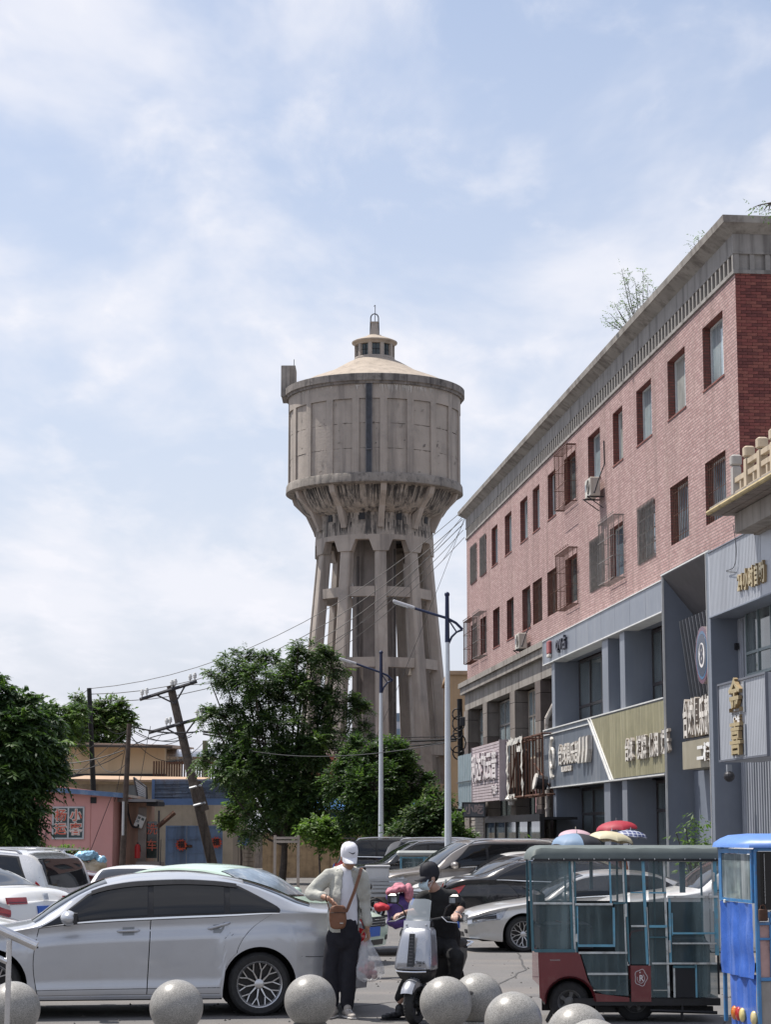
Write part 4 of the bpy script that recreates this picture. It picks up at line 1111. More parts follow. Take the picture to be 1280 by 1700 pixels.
b = MB(); b.box(-.2, .2, 0, .01, 0, .8); b.build('poster_sheet', mat('pink_poster', (.5, .28, .32), .6, var=.3, scale=9), pk)
# slab of building behind the far end (yellow house)
yb = thing('ochre_building', 'distant ochre rendered building behind the far end of the brick building', 'building', (P(747, 1382, 105).x, 105, 0))
och = mat('ochre_render', (.42, .29, .17), .9, var=.1, scale=.7, streak=((.25, .17, .1), .5, 1.5))
zt3 = P(750, 1120, 105).z
b = MB(); b.box(0, 8, 0, 10, 0, zt3); b.build('wall', och, yb)
b = MB(); b.box(-.12, 8.1, -.12, 10, zt3 + .003, zt3 + .2); b.build('parapet', mat('ochre_parapet', (.36, .25, .16), .9), yb)
for zz in (3.2, 6.2):
    b = MB(); b.box(1.0, 2.0, -.03, .0, zz, zz + 1.4); b.build('window', glass_b, yb)
# ================================================================== shacks, walls, poles on the left
pinkm = mat('pink_render', (.62, .315, .29), .9, var=.06, scale=.7, streak=((.50, .27, .25), .4, 1.2), stain=((.55, .33, .30), .4, .5))
YP = 80.0
def slabp(par, name, px0, px1, py0, py1, Y, d, m, bev=0):
    a = P(px0, py1, Y); c = P(px1, py0, Y); b = MB()
    if par is not None and par.location.length: T = par.location
    else: T = Vector((0, 0, 0))
    b.box(a.x - T.x, c.x - T.x, Y - T.y, Y + d - T.y, a.z - T.z, c.z - T.z)
    return b.build(name, m, par)
ph = thing('pink_house', 'low pink rendered house with a blue edged sloping roof and lettered window', 'house', (P(0, 1382, YP).x, YP, 0))
X0 = ph.location.x
def lx(px, Y=YP): return P(px, 1382, Y).x - X0
def lz(py, Y=YP): return P(0, py, Y).z
b = MB()
b.raw([(-6, 0, 0), (lx(187), 0, 0), (lx(187), 0, lz(1316)), (lx(85), 0, lz(1303)), (-6, 0, lz(1290)), (lx(187), 6, 0), (lx(187), 6, lz(1316))], [(0, 1, 2, 3, 4), (1, 5, 6, 2)])
b.build('wall', pinkm, ph)
pj = mat('pink_joint', (.36, .15, .13), .9)
for px in (22, 60, 105, 150):
    b = MB(); b.box(lx(px) - .012, lx(px) + .012, -.004, -.001, 0, lz(1310 if px > 85 else 1300) - .05); b.build('panel_joint', pj, ph)
b = MB(); x0, x1 = -6, lx(206); z0, z1 = lz(1284), lz(1322)
b.rings([[(x0, y, z0 + dz), (x1, y, z1 + dz), (x1, y, z1 + dz + .10), (x0, y, z0 + dz + .10)] for y, dz in ((7, .0), (-.35, .0))])
b.build('roof', mat('roof_sheet', (.34, .29, .25), .8, var=.2), ph)
b = MB(); b.rings([[(x0, y, z0 - .05), (x1, y, z1 - .05), (x1, y, z1 + .13), (x0, y, z0 + .13)] for y in (-.36, -.42)]); b.build('roof_edge', mat('blue_edge_trim', (.10, .17, .30), .5, var=.2, scale=3, stain=((.3, .33, .35), .6, 3)), ph)
alu = mat('aluminium_frame', (.45, .46, .47), .4, .5, var=.1)
redl = mat('red_letters', (.60, .14, .09), .5, var=.1); whl = mat('white_outline', (.62, .55, .50), .5)
def lettered_window(px0, px1, py0, py1, chars):
    x0, x1, z0, z1 = lx(px0), lx(px1), lz(py1), lz(py0)
    b = MB(); e = .06
    b.box(x0 - e, x1 + e, -.05, -.001, z0 - e, z0); b.box(x0 - e, x1 + e, -.05, -.001, z1, z1 + e); b.box(x0 - e, x0, -.05, -.001, z0, z1); b.box(x1, x1 + e, -.05, -.001, z0, z1); m_ = (x0 + x1) / 2; b.box(m_ - .03, m_ + .03, -.05, -.001, z0, z1)
    o = b.build('window', alu, ph)
    for i, (q0, q1) in enumerate(((x0, m_ - .03), (m_ + .03, x1))):
        b = MB(); b.box(q0, q1, -.02, -.002, z0, z1); b.build('pane', mat('teal_dark_glass', (.02, .045, .05), .08, var=.4), o)
        for j, ch in enumerate(chars[i]):
            zc = z1 - (z1 - z0) * (.27 + .46 * j)
            for d_, bold, m2 in ((-.024, .035, whl), (-.030, .006, redl)):
                put(text_mb(ch, (z1 - z0) * .42, .004, 1.0, bold), Matrix.Translation(((q0 + q1) / 2, d_, zc))).build('window_letter', m2, o)
lettered_window(89, 137, 1341, 1390, ('杨运', '小客'))
lettered_window(-22, 14, 1362, 1386, ('客', '车'))
b = MB(); b.box(lx(149), lx(159), -.03, -.001, lz(1333), lz(1323)); b.build('vent_opening', darkin, ph)
a = P(50, 1408, YP); aircon('air_conditioner', 'white air conditioner unit low on the pink house wall', Vector((a.x, YP - .02, a.z - .05)), rz=PI, w=.85)
# porch house
brw = mat('brown_render', (.40, .255, .19), .9, var=.15, scale=1, streak=((.14, .1, .08), .6, 2))
po = thing('porch_house', 'small brown rendered porch with a grey flat roof beside the pink house', 'house', (P(187, 1382, 82).x, 82, 0))
slabp(po, 'wall', 205, 243, 1332, 1440, 82, 3, brw)
slabp(po, 'side_wall', 228, 243.2, 1340, 1440, 81.9, .08, mat('grey_render', (.24, .21, .19), .9, var=.2))
slabp(po, 'door_recess', 187, 205, 1330, 1440, 83, .1, mat('brown_recess', (.09, .05, .035), .8, var=.3))
slabp(po, 'door', 192, 201, 1363, 1414, 82.8, .06, mat('door_glass_frame', (.30, .27, .24), .5, var=.3, scale=5))
slabp(po, 'roof', 186, 258, 1326, 1330.5, 81.2, 3, mat('grey_roof_slab', (.26, .26, .27), .7, var=.2))
slabp(po, 'lower_eave', 243, 262, 1330, 1337, 81.5, 2.5, darkin)
slabp(po, 'poster_window', 243, 261, 1363, 1424, 82.2, .05, glass_b)
a = P(252, 1385, 82.1)
for i, ch in enumerate('洗车'):
    put(text_mb(ch, .46, .02, .9, .004), Matrix.Translation((a.x - po.location.x, .12, P(0, 1377 + i * 27, 82).z))).build('window_letter', redl, po)
slabp(po, 'step', 225, 268, 1430, 1440, 81, 1, mat('step_stone', (.26, .22, .20), .9))
slabp(po, 'handrail', 265.5, 267.5, 1393, 1436, 80.9, .05, darkmetal)
slabp(po, 'post', 261, 265, 1345, 1430, 81.4, .12, darkmetal)
b = MB(); A_, B_ = P(262, 1372, 81.2), P(290, 1348, 81.2); b.tube([A_ - po.location, B_ - po.location], .1, 6); b.build('strut', rust, po)
mbx = thing('meter_box', 'tilted white electric meter box on the brown porch wall', 'meter box', P(232.5, 1363, 81.85))
mbx.rotation_euler.y = R(22)
b = MB(); b.bbox(-.17, .17, -.12, 0, -.24, .24, .02); b.build('casing', mat('meter_white', (.6, .6, .58), .5), mbx)
for dx_, dz_ in ((-.08, .12), (.08, .12), (-.08, -.02)):
    b = MB(); b.box(dx_ - .055, dx_ + .055, -.125, -.12, dz_ - .05, dz_ + .05); b.build('meter_window', glass_b, mbx)
cable('wall_cable', 'thick black cable looping from the porch roof to the meter box', [P(x, y, 81.7) for x, y in ((212, 1334), (213, 1350), (219, 1370), (228, 1373), (230, 1368))], .04)
fe = thing('fire_extinguisher', 'red fire extinguisher standing at the porch step', 'fire extinguisher', P(228, 1424, 81.2))
b = MB(); b.lathe([(.0, 0), (.11, 0), (.115, .03), (.115, .42), (.09, .5), (.04, .54), (.0, .56)], 14); b.build('cylinder', mat('red_enamel', (.42, .03, .03), .3), fe)
b = MB(); b.box(-.03, .03, -.04, .08, .55, .6); b.tube([(0, 0, .56), (.1, -.02, .5), (.13, 0, .25)], .015, 5); b.build('valve', black, fe)
# cream building behind
cb = thing('cream_building', 'cream rendered flat building with a wide pale roof slab behind the pink house', 'building', (P(90, 1382, 100).x, 100, 0))
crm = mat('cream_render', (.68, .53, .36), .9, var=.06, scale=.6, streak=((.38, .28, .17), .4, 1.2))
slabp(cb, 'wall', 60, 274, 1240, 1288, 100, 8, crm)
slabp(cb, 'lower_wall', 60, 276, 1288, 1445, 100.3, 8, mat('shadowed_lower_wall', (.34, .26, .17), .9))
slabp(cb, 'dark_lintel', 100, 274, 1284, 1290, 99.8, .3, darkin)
b = MB(); T = cb.location
a, c = P(88, 1238, 98.8) - T, P(286, 1241, 98.8) - T
b.rings([[(a.x, y, a.z + dz), (c.x, y, c.z + dz), (c.x, y, c.z + dz + .14), (a.x, y, a.z + dz + .2)] for y, dz in ((10, .32), (-1.2, 0))]); b.build('roof', mat('dusty_roof', (.42, .32, .25), .9, var=.15, scale=1.2), cb)
b = MB(); b.rings([[(a.x, y, a.z - .02), (c.x, y, c.z - .02), (c.x, y, c.z + .08), (a.x, y, a.z + .08)] for y in (-1.2, -1.26)]); b.build('roof_edge', mat('dark_edge', (.06, .05, .045), .8), cb)
lr = thing('low_roof_building', 'long low building with tan roof slab between the pink house and cream building', 'building', (P(115, 1382, 92).x, 92, 0))
b = MB(); T = lr.location; a, c = P(108, 1296, 91) - T, P(330, 1299, 91) - T
b.rings([[(a.x, y, a.z + dz), (c.x, y, c.z + dz), (c.x, y, c.z + dz + .1), (a.x, y, a.z + dz + .1)] for y, dz in ((5, .3), (-1, 0))]); b.build('roof', mat('tan_roof', (.40, .28, .19), .9, var=.2), lr)
slabp(lr, 'wall', 120, 400, 1301, 1440, 92, 5, mat('beige_wall', (.50, .42, .31), .9, var=.12, streak=((.2, .15, .1), .5, 1.5)))
slabp(lr, 'window', 205, 240, 1303, 1326, 91.95, .05, glass_b)
# slatted small board and blue louvred hoarding
bh = thing('blue_hoarding', 'long faded blue slatted hoarding hanging above the blue gate', 'hoarding', P(250, 1382, 88) - Vector((0, 0, 1.85)))
T = bh.location
bluef = mat('faded_blue_paint', (.17, .22, .31), .75, var=.25, scale=2, stain=((.13, .09, .07), .8, 3), streak=((.26, .29, .34), .6, 3))
n = 15; za, zb_ = P(0, 1331, 88).z, P(0, 1293, 88).z
xa, xb = P(251, 1382, 88).x - T.x, P(421, 1382, 88).x - T.x
for i in range(n):
    b = MB(); h = (zb_ - za - .15) / n; z = za + .15 + i * h
    x = xa + .12
    while x < xb - .1:
        w = rnd.uniform(.5, 1.6); x2 = min(x + w, xb - .05)
        b.box(x, x2 - .015, rnd.uniform(-.03, .0), .03, z + rnd.uniform(0, .01), z + h * rnd.uniform(.45, .82)); x = x2
    b.build('hoarding_slat', bluef, bh, kind=None)
b = MB(); b.box(xa, xb, -.06, .06, za - .12, za + .14); b.box(xa, xa + .12, -.05, .05, za + .14, zb_); b.box(xa, xb, .05, .1, zb_ - .06, zb_); b.box(xb - .05, xb, -.05, .05, za + .14, zb_); b.build('frame', mat('blue_frame', (.11, .18, .33), .6, var=.15), bh)
b = MB(); b.box(xa + .1, xb - .05, .10, .12, za + .14, zb_ - .07); b.build('backing', mat('dark_backing', (.05, .055, .07), .9), bh)
sb_ = thing('slanted_board', 'small slanted grey slatted board leaning beside the blue hoarding', 'board', (0, 0, 0))
b = MB(); q = [P(222, 1290, 87.5), P(243, 1306, 87.2), P(244, 1327, 87.2), P(229, 1324, 87.5)]
for i in range(8):
    t0, t1 = i / 8, (i + .7) / 8
    b = MB(); l0, l1 = q[0].lerp(q[3], t0), q[0].lerp(q[3], t1); r0, r1 = q[1].lerp(q[2], t0), q[1].lerp(q[2], t1)
    b.rings([[tuple(l0 + Vector((0, y, 0))), tuple(r0 + Vector((0, y, 0))), tuple(r1 + Vector((0, y, 0))), tuple(l1 + Vector((0, y, 0)))] for y in (0, .04)]); b.build('board_slat', mat('grey_slat', (.30, .31, .33), .6, var=.2), sb_)
b = MB(); b.tube([q[0], q[3]], .04, 5); b.tube([q[1], q[2]], .04, 5); b.tube([q[0], q[1]], .04, 5); b.tube([q[3], q[2]], .04, 5); b.build('frame', darkmetal, sb_)
# iron railing and steel tank beyond
rl = thing('iron_railing', 'dark upright iron railing above the blue hoarding', 'railing', P(277, 1382, 98) - Vector((0, 0, 1.85)))
for px in range(277, 372, 4):
    b = MB(); x = P(px, 0, 98).x - rl.location.x; b.box(x - .035, x + .035, 0, .07, P(0, 1302, 98).z, P(0, 1263, 98).z); b.build('rail_bar', rust, rl)
b = MB(); 
for py in (1266, 1298): b.box(0, P(372, 0, 98).x - rl.location.x, -.05, -.001, P(0, py, 98).z - .04, P(0, py, 98).z + .04)
b.build('rail', rust, rl)
tk = thing('steel_tank', 'horizontal silver steel duct behind the iron railing', 'tank', P(278, 1256, 101))
b = MB(); b.tube([(0, 0, 0), (2.4, 0, 0)], [.36, .36], 16); b.build('drum', steel, tk)
for x in (.5, 1.2, 1.9):
    b = MB(); b.tube([(x, 0, 0), (x + .05, 0, 0)], .375, 16); b.build('band', alu, tk)
# blue gate
gt = thing('blue_gate', 'faded blue double steel gate hung with two red paper flowers', 'gate', (P(275, 1382, 90).x, 90, .2))
bg_ = mat('gate_blue', (.17, .25, .39), .6, .1, var=.14, scale=1.1, stain=((.11, .14, .19), .6, 2), streak=((.08, .10, .13), .7, 2.2))
T = gt.location; gz0, gz1 = .02, P(0, 1370, 90).z - .2
gx0, gxm, gx1 = 0, P(330, 0, 90).x - T.x, P(386, 0, 90).x - T.x
for a, c in ((gx0, gxm - .01), (gxm + .01, gx1)):
    b = MB(); b.box(a, c, 0, .05, gz0, gz1); leaf = b.build('gate_leaf', bg_, gt)
    b = MB()
    for zz in (gz0, gz0 + (gz1 - gz0) * .40, gz0 + (gz1 - gz0) * .70, gz1 - .06): b.box(a + .07, c - .07, -.03, -.001, zz, zz + .06)
    b.box(a, a + .06, -.032, -.001, gz0, gz1); b.box(c - .06, c, -.032, -.001, gz0, gz1); b.box((a + c) / 2 - .02, (a + c) / 2 + .02, -.025, -.001, gz0, gz1); b.build('gate_rail', bg_, leaf)
b = MB(); b.box(gxm - .35, gxm + .25, -.08, -.035, gz0 + (gz1 - gz0) * .52, gz0 + (gz1 - gz0) * .58); b.box(gxm - .12, gxm + .02, -.12, -.04, gz0 + (gz1 - gz0) * .48, gz0 + (gz1 - gz0) * .62); b.build('bolt', rust, gt)
flm = mat('red_paper', (.55, .09, .05), .7, var=.2); flk = mat('black_paper_print', (.04, .02, .02), .7)
for px, py, lb in ((301, 1402, 'red round paper flower on the left leaf of the blue gate'), (359, 1398, 'red round paper flower on the right leaf behind the leaning pole')):
    f = thing('paper_flower', lb, 'decoration', P(px, py, 89.9), 0, 'red paper flowers on the blue gate')
    b = MB(); nn = 24
    b.rings([[((.27 if k % 2 else .19) * math.cos(2 * PI * k / nn), y, (.27 if k % 2 else .19) * math.sin(2 * PI * k / nn)) for k in range(nn)][::-1] for y in (-.04, -.01)]); b.build('petals', flm, f)
    put(text_mb('福', .3, .01, 1, .01), Matrix.Translation((0, -.05, 0))).build('print', flk, f)
# gate pillar, plastered wall
wl = thing('plastered_wall', 'grey plastered wall patch with blue sprayed emblem right of the gate', 'wall', (P(387, 1382, 90).x, 90, 0))
T = wl.location; x1 = P(418, 0, 90).x - T.x; x2 = P(436, 0, 90).x - T.x; zt4 = P(0, 1376, 90).z
plm = mat('grey_plaster', (.34, .30, .25), .9, var=.12, scale=1, streak=((.14, .12, .10), .8, 2.2))
b = MB(); b.box(0, x2, 0, .3, 0, zt4); b.build('wall', plm, wl)
b = MB(); b.box(x1 * .55 - .012, x1 * .55 + .012, -.004, -.001, 0, zt4); b.build('wall_joint', stoned, wl)
z = .1; r_ = 0
while z < zt4 - .15:
    x = x1 - .05 + (.0 if r_ % 2 else .16)
    while x < x2 - .08:
        w = min(.34, x2 - x); b = MB(); b.bbox(x, x + w - .02, -.02, 0.0, z, z + .16, .008); b.build('brick', plm, wl); x += .34
    z += .18; r_ += 1
em = thing('sprayed_emblem', 'round blue sprayed emblem on the grey plastered wall', 'graffiti', P(404.5, 1394, 89.98))
b = MB()
for k in range(14):
    a = 2 * PI * k / 14
    b.box(-.012, .012, 0, .004, 0, .01) if False else b.tube([(.10 * math.cos(a), 0, .1 * math.sin(a)), (.27 * math.cos(a + .2), 0, .27 * math.sin(a + .2))], .018, 4)
b.tube([(.2 * math.cos(t), 0, .2 * math.sin(t)) for t in lin(0, 2 * PI, 16)], .02, 4, cap=False); b.tube([(.11 * math.cos(t), 0, .11 * math.sin(t)) for t in lin(0, 2 * PI, 12)], .02, 4, cap=False)
b.build('emblem', mat('blue_spray', (.07, .16, .30), .8), em)
# lean-to over the gate
lt = thing('lean_to_shed', 'dark open lean-to shed with a sloping sheet roof behind the gate', 'shed', (0, 0, 0))
b = MB(); q = [P(285, 1370, 93), P(290, 1352, 93), P(400, 1335, 93), P(440, 1341, 93)]
b.rings([[tuple(p + Vector((0, y, dz))) for p, dz in ((P(278, 1358, 93), 0), (P(395, 1337, 93), 0), (P(395, 1334, 93), 0), (P(278, 1355, 93), 0))] for y in (-.5, 5)]); b.build('roof', mat('shed_roof', (.30, .25, .2), .9, var=.2), lt)
slabp(lt, 'back_wall', 285, 400, 1345, 1400, 96, .1, mat('dark_shed_back', (.03, .03, .035), .9))
for px in (296, 345, 392): slabp(lt, 'post', px, px + 3, 1345, 1420, 93, .1, rust)
for i, (a, c) in enumerate((((300, 1362), (392, 1345)), ((295, 1368), (385, 1368)))):
    b = MB(); b.tube([P(*a, 92.8), P(*c, 92.8)], .05, 5); b.build('beam', rust, lt)
# tan brick boundary wall
tw = thing('boundary_wall', 'long tan boundary wall of rough stacked bricks behind the trees', 'wall', (P(436, 1382, 88).x, 88, 0))
T = tw.location
tan = mat('tan_brick', (.46, .33, .20), .9, var=.2, scale=2.5, streak=((.16, .11, .07), .7, 2), stain=((.2, .14, .09), .6, 3))
b = MB(); b.box(0, P(790, 0, 88).x - T.x, 0, .3, 0, P(0, 1383, 88).z); b.build('wall', tan, tw)
zt5 = P(0, 1383, 88).z
tms = [mat('tan_brick_%s' % q, c, .9, var=.2, scale=3) for q, c in (('light', (.50, .36, .22)), ('mid', (.38, .27, .165)))]
ms_ = []
for m in tms:
    b = MB(); b.bbox(-.125, .125, -.03, .0, -.13, .13, .012); ms_.append(b.mesh('brick', m))
z = .35
while z < zt5 - .1:
    x = P(560, 0, 88).x - T.x
    while x < P(705, 0, 88).x - T.x:
        o = link('brick', rnd.choice(ms_), tw); o.location = (x + rnd.uniform(-.01, .01), rnd.uniform(-.01, .012), z); x += .27
    z += .275
# blue shed beyond the wall
bs_ = thing('blue_shed', 'dark blue corrugated shed with bright blue roof behind the tan wall', 'shed', (P(540, 1382, 94).x, 94, 0))
T = bs_.location
b = MB(); a, c = P(548, 1381, 94) - T, P(668, 1347, 94) - T; nn = 90
b.grid(lambda i, z: (a.x + (c.x - a.x) * i / nn, .03 * (1 if i % 4 < 2 else -1), z), list(range(nn + 1)), [0, c.z]); b.build('sheet_wall', mat('navy_corrugated', (.03, .07, .16), .6, .2, var=.2, streak=((.02, .04, .09), .5, 3)), bs_)
b = MB(); a, c = P(500, 1344, 93.5) - T, P(690, 1347, 93.5) - T; nn = 80
b.grid(lambda i, t: (a.x + (c.x - a.x) * i / nn, -.5 + 4 * t, a.z + .02 * (i % 4 < 2) + .55 * t), list(range(nn + 1)), [0, 1]); b.build('roof', mat('bright_blue_sheet', (.10, .28, .62), .4, .2, var=.1), bs_)
for (x0_, x1_, y0_, y1_, Y, m, nm, lb) in ((505, 600, 1296, 1345, 112, mat('white_far_wall', (.5, .48, .45), .9), 'far_house', 'pale far house glimpsed between the tree crowns'),
                                           (516, 562, 1255, 1296, 116, mat('red_far_wall', (.34, .15, .12), .9, streak=((.5, .4, .35), .6, 2)), 'far_house', 'red brick far house glimpsed left of the tower foot'),):
    t = thing(nm, lb, 'house', (P(x0_, 0, Y).x, Y, 0)); slabp(t, 'wall', x0_, x1_, y0_, 1440, Y, 5, m)
    slabp(t, 'roof', x0_ - 3, x1_ + 3, y0_ - 3, y0_ - .2, Y - .3, 5.5, mat('far_roof', (.3, .2, .17), .9))
# far apartment blocks between the legs
t = thing('apartment_block', 'distant pale apartment block glimpsed between the tower legs', 'building', (P(650, 0, 400).x, 400, 0))
T = t.location
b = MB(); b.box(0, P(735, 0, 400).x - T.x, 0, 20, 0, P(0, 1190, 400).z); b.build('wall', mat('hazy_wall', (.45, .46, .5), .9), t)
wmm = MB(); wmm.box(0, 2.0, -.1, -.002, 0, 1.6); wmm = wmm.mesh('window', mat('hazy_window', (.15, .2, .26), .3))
for i in range(3):
    for j in range(8):
        o = link('window', wmm, t); o.location = (.8 + i * 3.2, 0, 2 + j * 3)
# wooden frame
wf2 = thing('timber_frame', 'pale upright timber frame with two cross rails standing before the trees', 'frame', P(487, 1382, 60) - Vector((0, 0, 1.85)))
T = wf2.location; tm_ = mat('pale_timber', (.38, .33, .28), .8, var=.2, scale=4)
for px in (467.5, 504):
    x = P(px, 0, 60).x - T.x; b = MB(); b.box(x - .04, x + .04, 0, .08, 0, P(0, 1386, 60).z); b.build('post', tm_, wf2)
for py in (1390.5, 1396.5):
    b = MB(); b.box(P(467, 0, 60).x - T.x, P(504, 0, 60).x - T.x, -.03, -.001, P(0, py, 60).z - .035, P(0, py, 60).z + .035); b.build('rail', tm_, wf2)

# ================================================================== utility poles
wood = mat('weathered_pole_wood', (.10, .082, .068), .9, var=.3, scale=6, streak=((.04, .032, .028), .8, 9), bump=.05)
woodd = mat('tarred_pole', (.022, .021, .021), .8, var=.3, scale=6)
lp = thing('leaning_utility_pole', 'leaning wooden utility pole with two crossarms and white insulators', 'utility pole', (0, 0, 0))
YL = 84
def leanp(py): return 283 + (py - 1138) * (355 - 283) / (1442 - 1138)
b = MB(); A_, B_ = P(355, 1444, YL), P(283, 1138, YL); A_ = A_ + (A_ - B_).normalized() * .7
b.tube([A_, A_.lerp(B_, .5), B_], [.21, .19, .16], 12); b.build('pole', wood, lp)
ins = mat('porcelain', (.6, .6, .58), .3)
for (a, c), k in ((((232, 1161), (327, 1131)), 0), (((247, 1216), (345, 1188)), 1)):
    A_, B_ = P(*a, YL - .25), P(*c, YL - .25); d = (B_ - A_)
    b = MB(); b.tube([A_, B_], .075, 6); arm = b.build('crossarm', darkmetal, lp)
    for t in ((.04, .12, .56, .62, .88, .96) if k == 0 else (.3, .36, .82, .9)):
        p = A_.lerp(B_, t); b = MB().at(p + Vector((0, 0, .08))); b.lathe([(.0, 0), (.03, 0), (.03, .08), (.085, .1), (.07, .17), (.085, .2), (.05, .3), (0, .32)], 8); b.build('insulator', ins, arm)
    m_ = P(leanp((a[1] + c[1]) / 2 + 22), (a[1] + c[1]) / 2 + 22, YL - .2)
    b = MB(); b.tube([A_.lerp(B_, .28), m_], .035, 5); b.tube([A_.lerp(B_, .80), m_], .035, 5); b.build('arm_brace', darkmetal, lp)
b = MB(); A_, B_ = P(327, 1297, YL - .35), P(341, 1345, YL - .35); b.tube([A_, B_], [.16, .16], 4); b.build('splint_board', wood, lp)
for py in (1306, 1335):
    b = MB(); b.tube([P(leanp(py) - 8, py + 2, YL - .3), P(leanp(py) + 11, py - 3, YL - .5)], .05, 5); b.build('strap', alu, lp)
up = thing('utility_pole', 'tall black tarred pole standing behind the pink house', 'utility pole', (0, 0, 0))
b = MB(); b.tube([P(160.5, 1440, 90), P(148, 1142, 90)], [.13, .10], 10); b.build('pole', woodd, up)
up = thing('utility_pole', 'shorter slim brown pole beside the pink house corner', 'utility pole', (0, 0, 0))
b = MB(); b.tube([P(202, 1455, 79), P(214.5, 1201, 79)], [.12, .085], 10); b.build('pole', mat('brown_pole', (.075, .055, .045), .85, var=.35, scale=5), up)
b = MB(); b.tube([P(204, 1386, 78.85), P(205, 1330, 78.85)], .05, 6); b.build('conduit', alu, up)
up = thing('utility_pole', 'stub of a mossy grey pole beyond the iron railing', 'utility pole', (0, 0, 0))
b = MB(); b.tube([P(342, 1440, 97), P(340.5, 1229, 97)], [.14, .12], 8); b.build('pole', mat('mossy_pole', (.12, .13, .09), .9, var=.3), up)
up = thing('utility_pole', 'dark pole crowded with coiled cables at the far corner of the brick building', 'utility pole', (0, 0, 0))
b = MB(); b.tube([P(768, 1450, 87), P(763, 1160, 87)], [.13, .11], 8); b.build('pole', woodd, up)
for i in range(5):
    c = P(761 + rnd.uniform(-3, 3), 1185 + i * 16, 86.8); r_ = rnd.uniform(.15, .35)
    b = MB(); b.tube([c + Vector((r_ * math.cos(t), .05 * math.sin(3 * t), r_ * 1.2 * math.sin(t))) for t in lin(0, 2 * PI, 14)], .03, 5, cap=False); b.build('cable_coil', wirem, up)
b = MB(); b.bbox(*[P(757, 0, 86.7).x, P(765, 0, 86.7).x], 86.5, 86.7, P(0, 1205, 86.7).z, P(0, 1190, 86.7).z, .02); b.build('junction_box', darkmetal, up)
# overhead wires
E1 = [BW(42.4, .2, z) for z in (15.2, 15.0, 14.8)]
def span(a, c, sag, r_=.013, lab='', g='overhead wires strung from the poles to the brick building'):
    a, c = Vector(a), Vector(c); pts = [a.lerp(c, t) - Vector((0, 0, sag * 4 * t * (1 - t))) for t in lin(0, 1, 15)]
    b = MB(); b.tube(pts, r_, 4); tag(b.build('overhead_wire', wirem, None, smooth=True), lab, 'wire', g)
span(P(148, 1143, 90), P(768, 848, 90), 1.6, .014, 'long thin wire rising from the tarred pole top past the tower to the eave')
span(P(20, 1200, 90), P(148, 1143, 90), .3, .014, 'wire running left from the tarred pole top over the trees')
span(P(150, 1152, 90), P(768, 862, 90), 1.9, .016, 'second long wire from the tarred pole toward the eave')
span(P(163, 1163, 88), P(769, 870, 90), 2.1, .016, 'lowest of the three long wires between tarred pole and eave')
span(P(312, 1137, 84), P(769, 880, 89), 1.6, .012, 'wire from the right end of the upper crossarm to the eave')
span(P(340, 1190, 84), P(770, 855, 89), 1.2, .012, 'wire from the lower crossarm crossing the front of the tower')
span(P(275, 1208, 84), P(771, 892, 89), 1.4, .012, 'faint wire from the lower crossarm left end to the building')
span(P(530, 1420, 86), P(771, 860, 89), .6, .010, 'steep thin wire crossing the tower legs')
span(P(735, 930, 100), P(772, 862, 89), .1, .010, 'short steep wire at the right edge of the tower')
span(P(337, 1214, 84), P(758, 1226, 87), .25, .05, 'thick bundled cable crossing level in front of the tower legs')
span(P(337, 1218, 84.2), P(758, 1229, 87.2), .45, .035, 'second thick cable just under the bundled cable')
span(P(335, 1214, 84.4), P(762, 1222, 87.4), .12, .022, 'thin cable just above the bundled cable')
span(P(345, 1228, 84), P(742, 1232, 54), .5, .012, 'pale sagging wire running to the tall lamp post')
span(P(214, 1204, 79), P(330, 1214, 84), .15, .03, 'dark cable from the slim brown pole to the leaning pole')
span(P(214, 1207, 79), P(318, 1222, 84), .35, .018, 'slack cable from the slim brown pole to the leaning pole')
span(P(214, 1240, 79), P(320, 1216, 84), -.2, .02, 'curved cable rising from the slim brown pole')
span(P(213, 1262, 79), P(160, 1260, 90), .5, .018, 'slack cable looping between the two straight poles')
for i, (a, c, s_, r_) in enumerate((((205, 1245), (100, 1268), .1, .02), ((204, 1250), (95, 1276), .25, .016), ((206, 1235), (110, 1288), .2, .012), ((209, 1215), (120, 1290), .0, .012), ((213, 1210), (190, 1330), .1, .012), ((216, 1215), (205, 1300), .1, .012))):
    span(P(*a, 79), P(*c, 80), s_, r_, ['upper dark house cable fanning left from the slim pole', 'second dark house cable fanning left from the slim pole', 'thin house cable sloping to the pink house roof', 'steep thin house cable toward the pink roof edge', 'near vertical service cable beside the slim pole', 'short service cable behind the slim pole'][i])
for i, (a, c, g_, r_) in enumerate((((214, 1210), (300, 1222), .3, .012), ((212, 1225), (335, 1205), .5, .012), ((160, 1180, ), (214, 1208), .5, .012), ((214, 1215), (272, 1212), .6, .010), ((165, 1230), (100, 1262), .1, .010), ((214, 1218), (338, 1232), .9, .014))):
    span(P(*a, 80), P(*c, 84), g_, r_, ['slack thin wire between the slim pole and leaning pole', 'drooping wire rising to the lower crossarm', 'loose wire from the tarred pole to the slim pole top', 'short sagging wire under the lower crossarm', 'thin wire crossing the cream wall at its left end', 'lowest sagging wire between the slim and leaning poles'][i])
span(P(160, 1160, 90), P(104, 1290, 86), .2, .010, 'stay wire from the tarred pole down toward the trees')
span(P(250, 1205, 84), P(233, 1295, 84), -.1, .012, 'drop wire from the lower crossarm to the slanted board')
span(P(185, 1322, 79.5), P(147, 1420, 79.5), .0, .012, 'thin stay wire slanting across the pink wall')

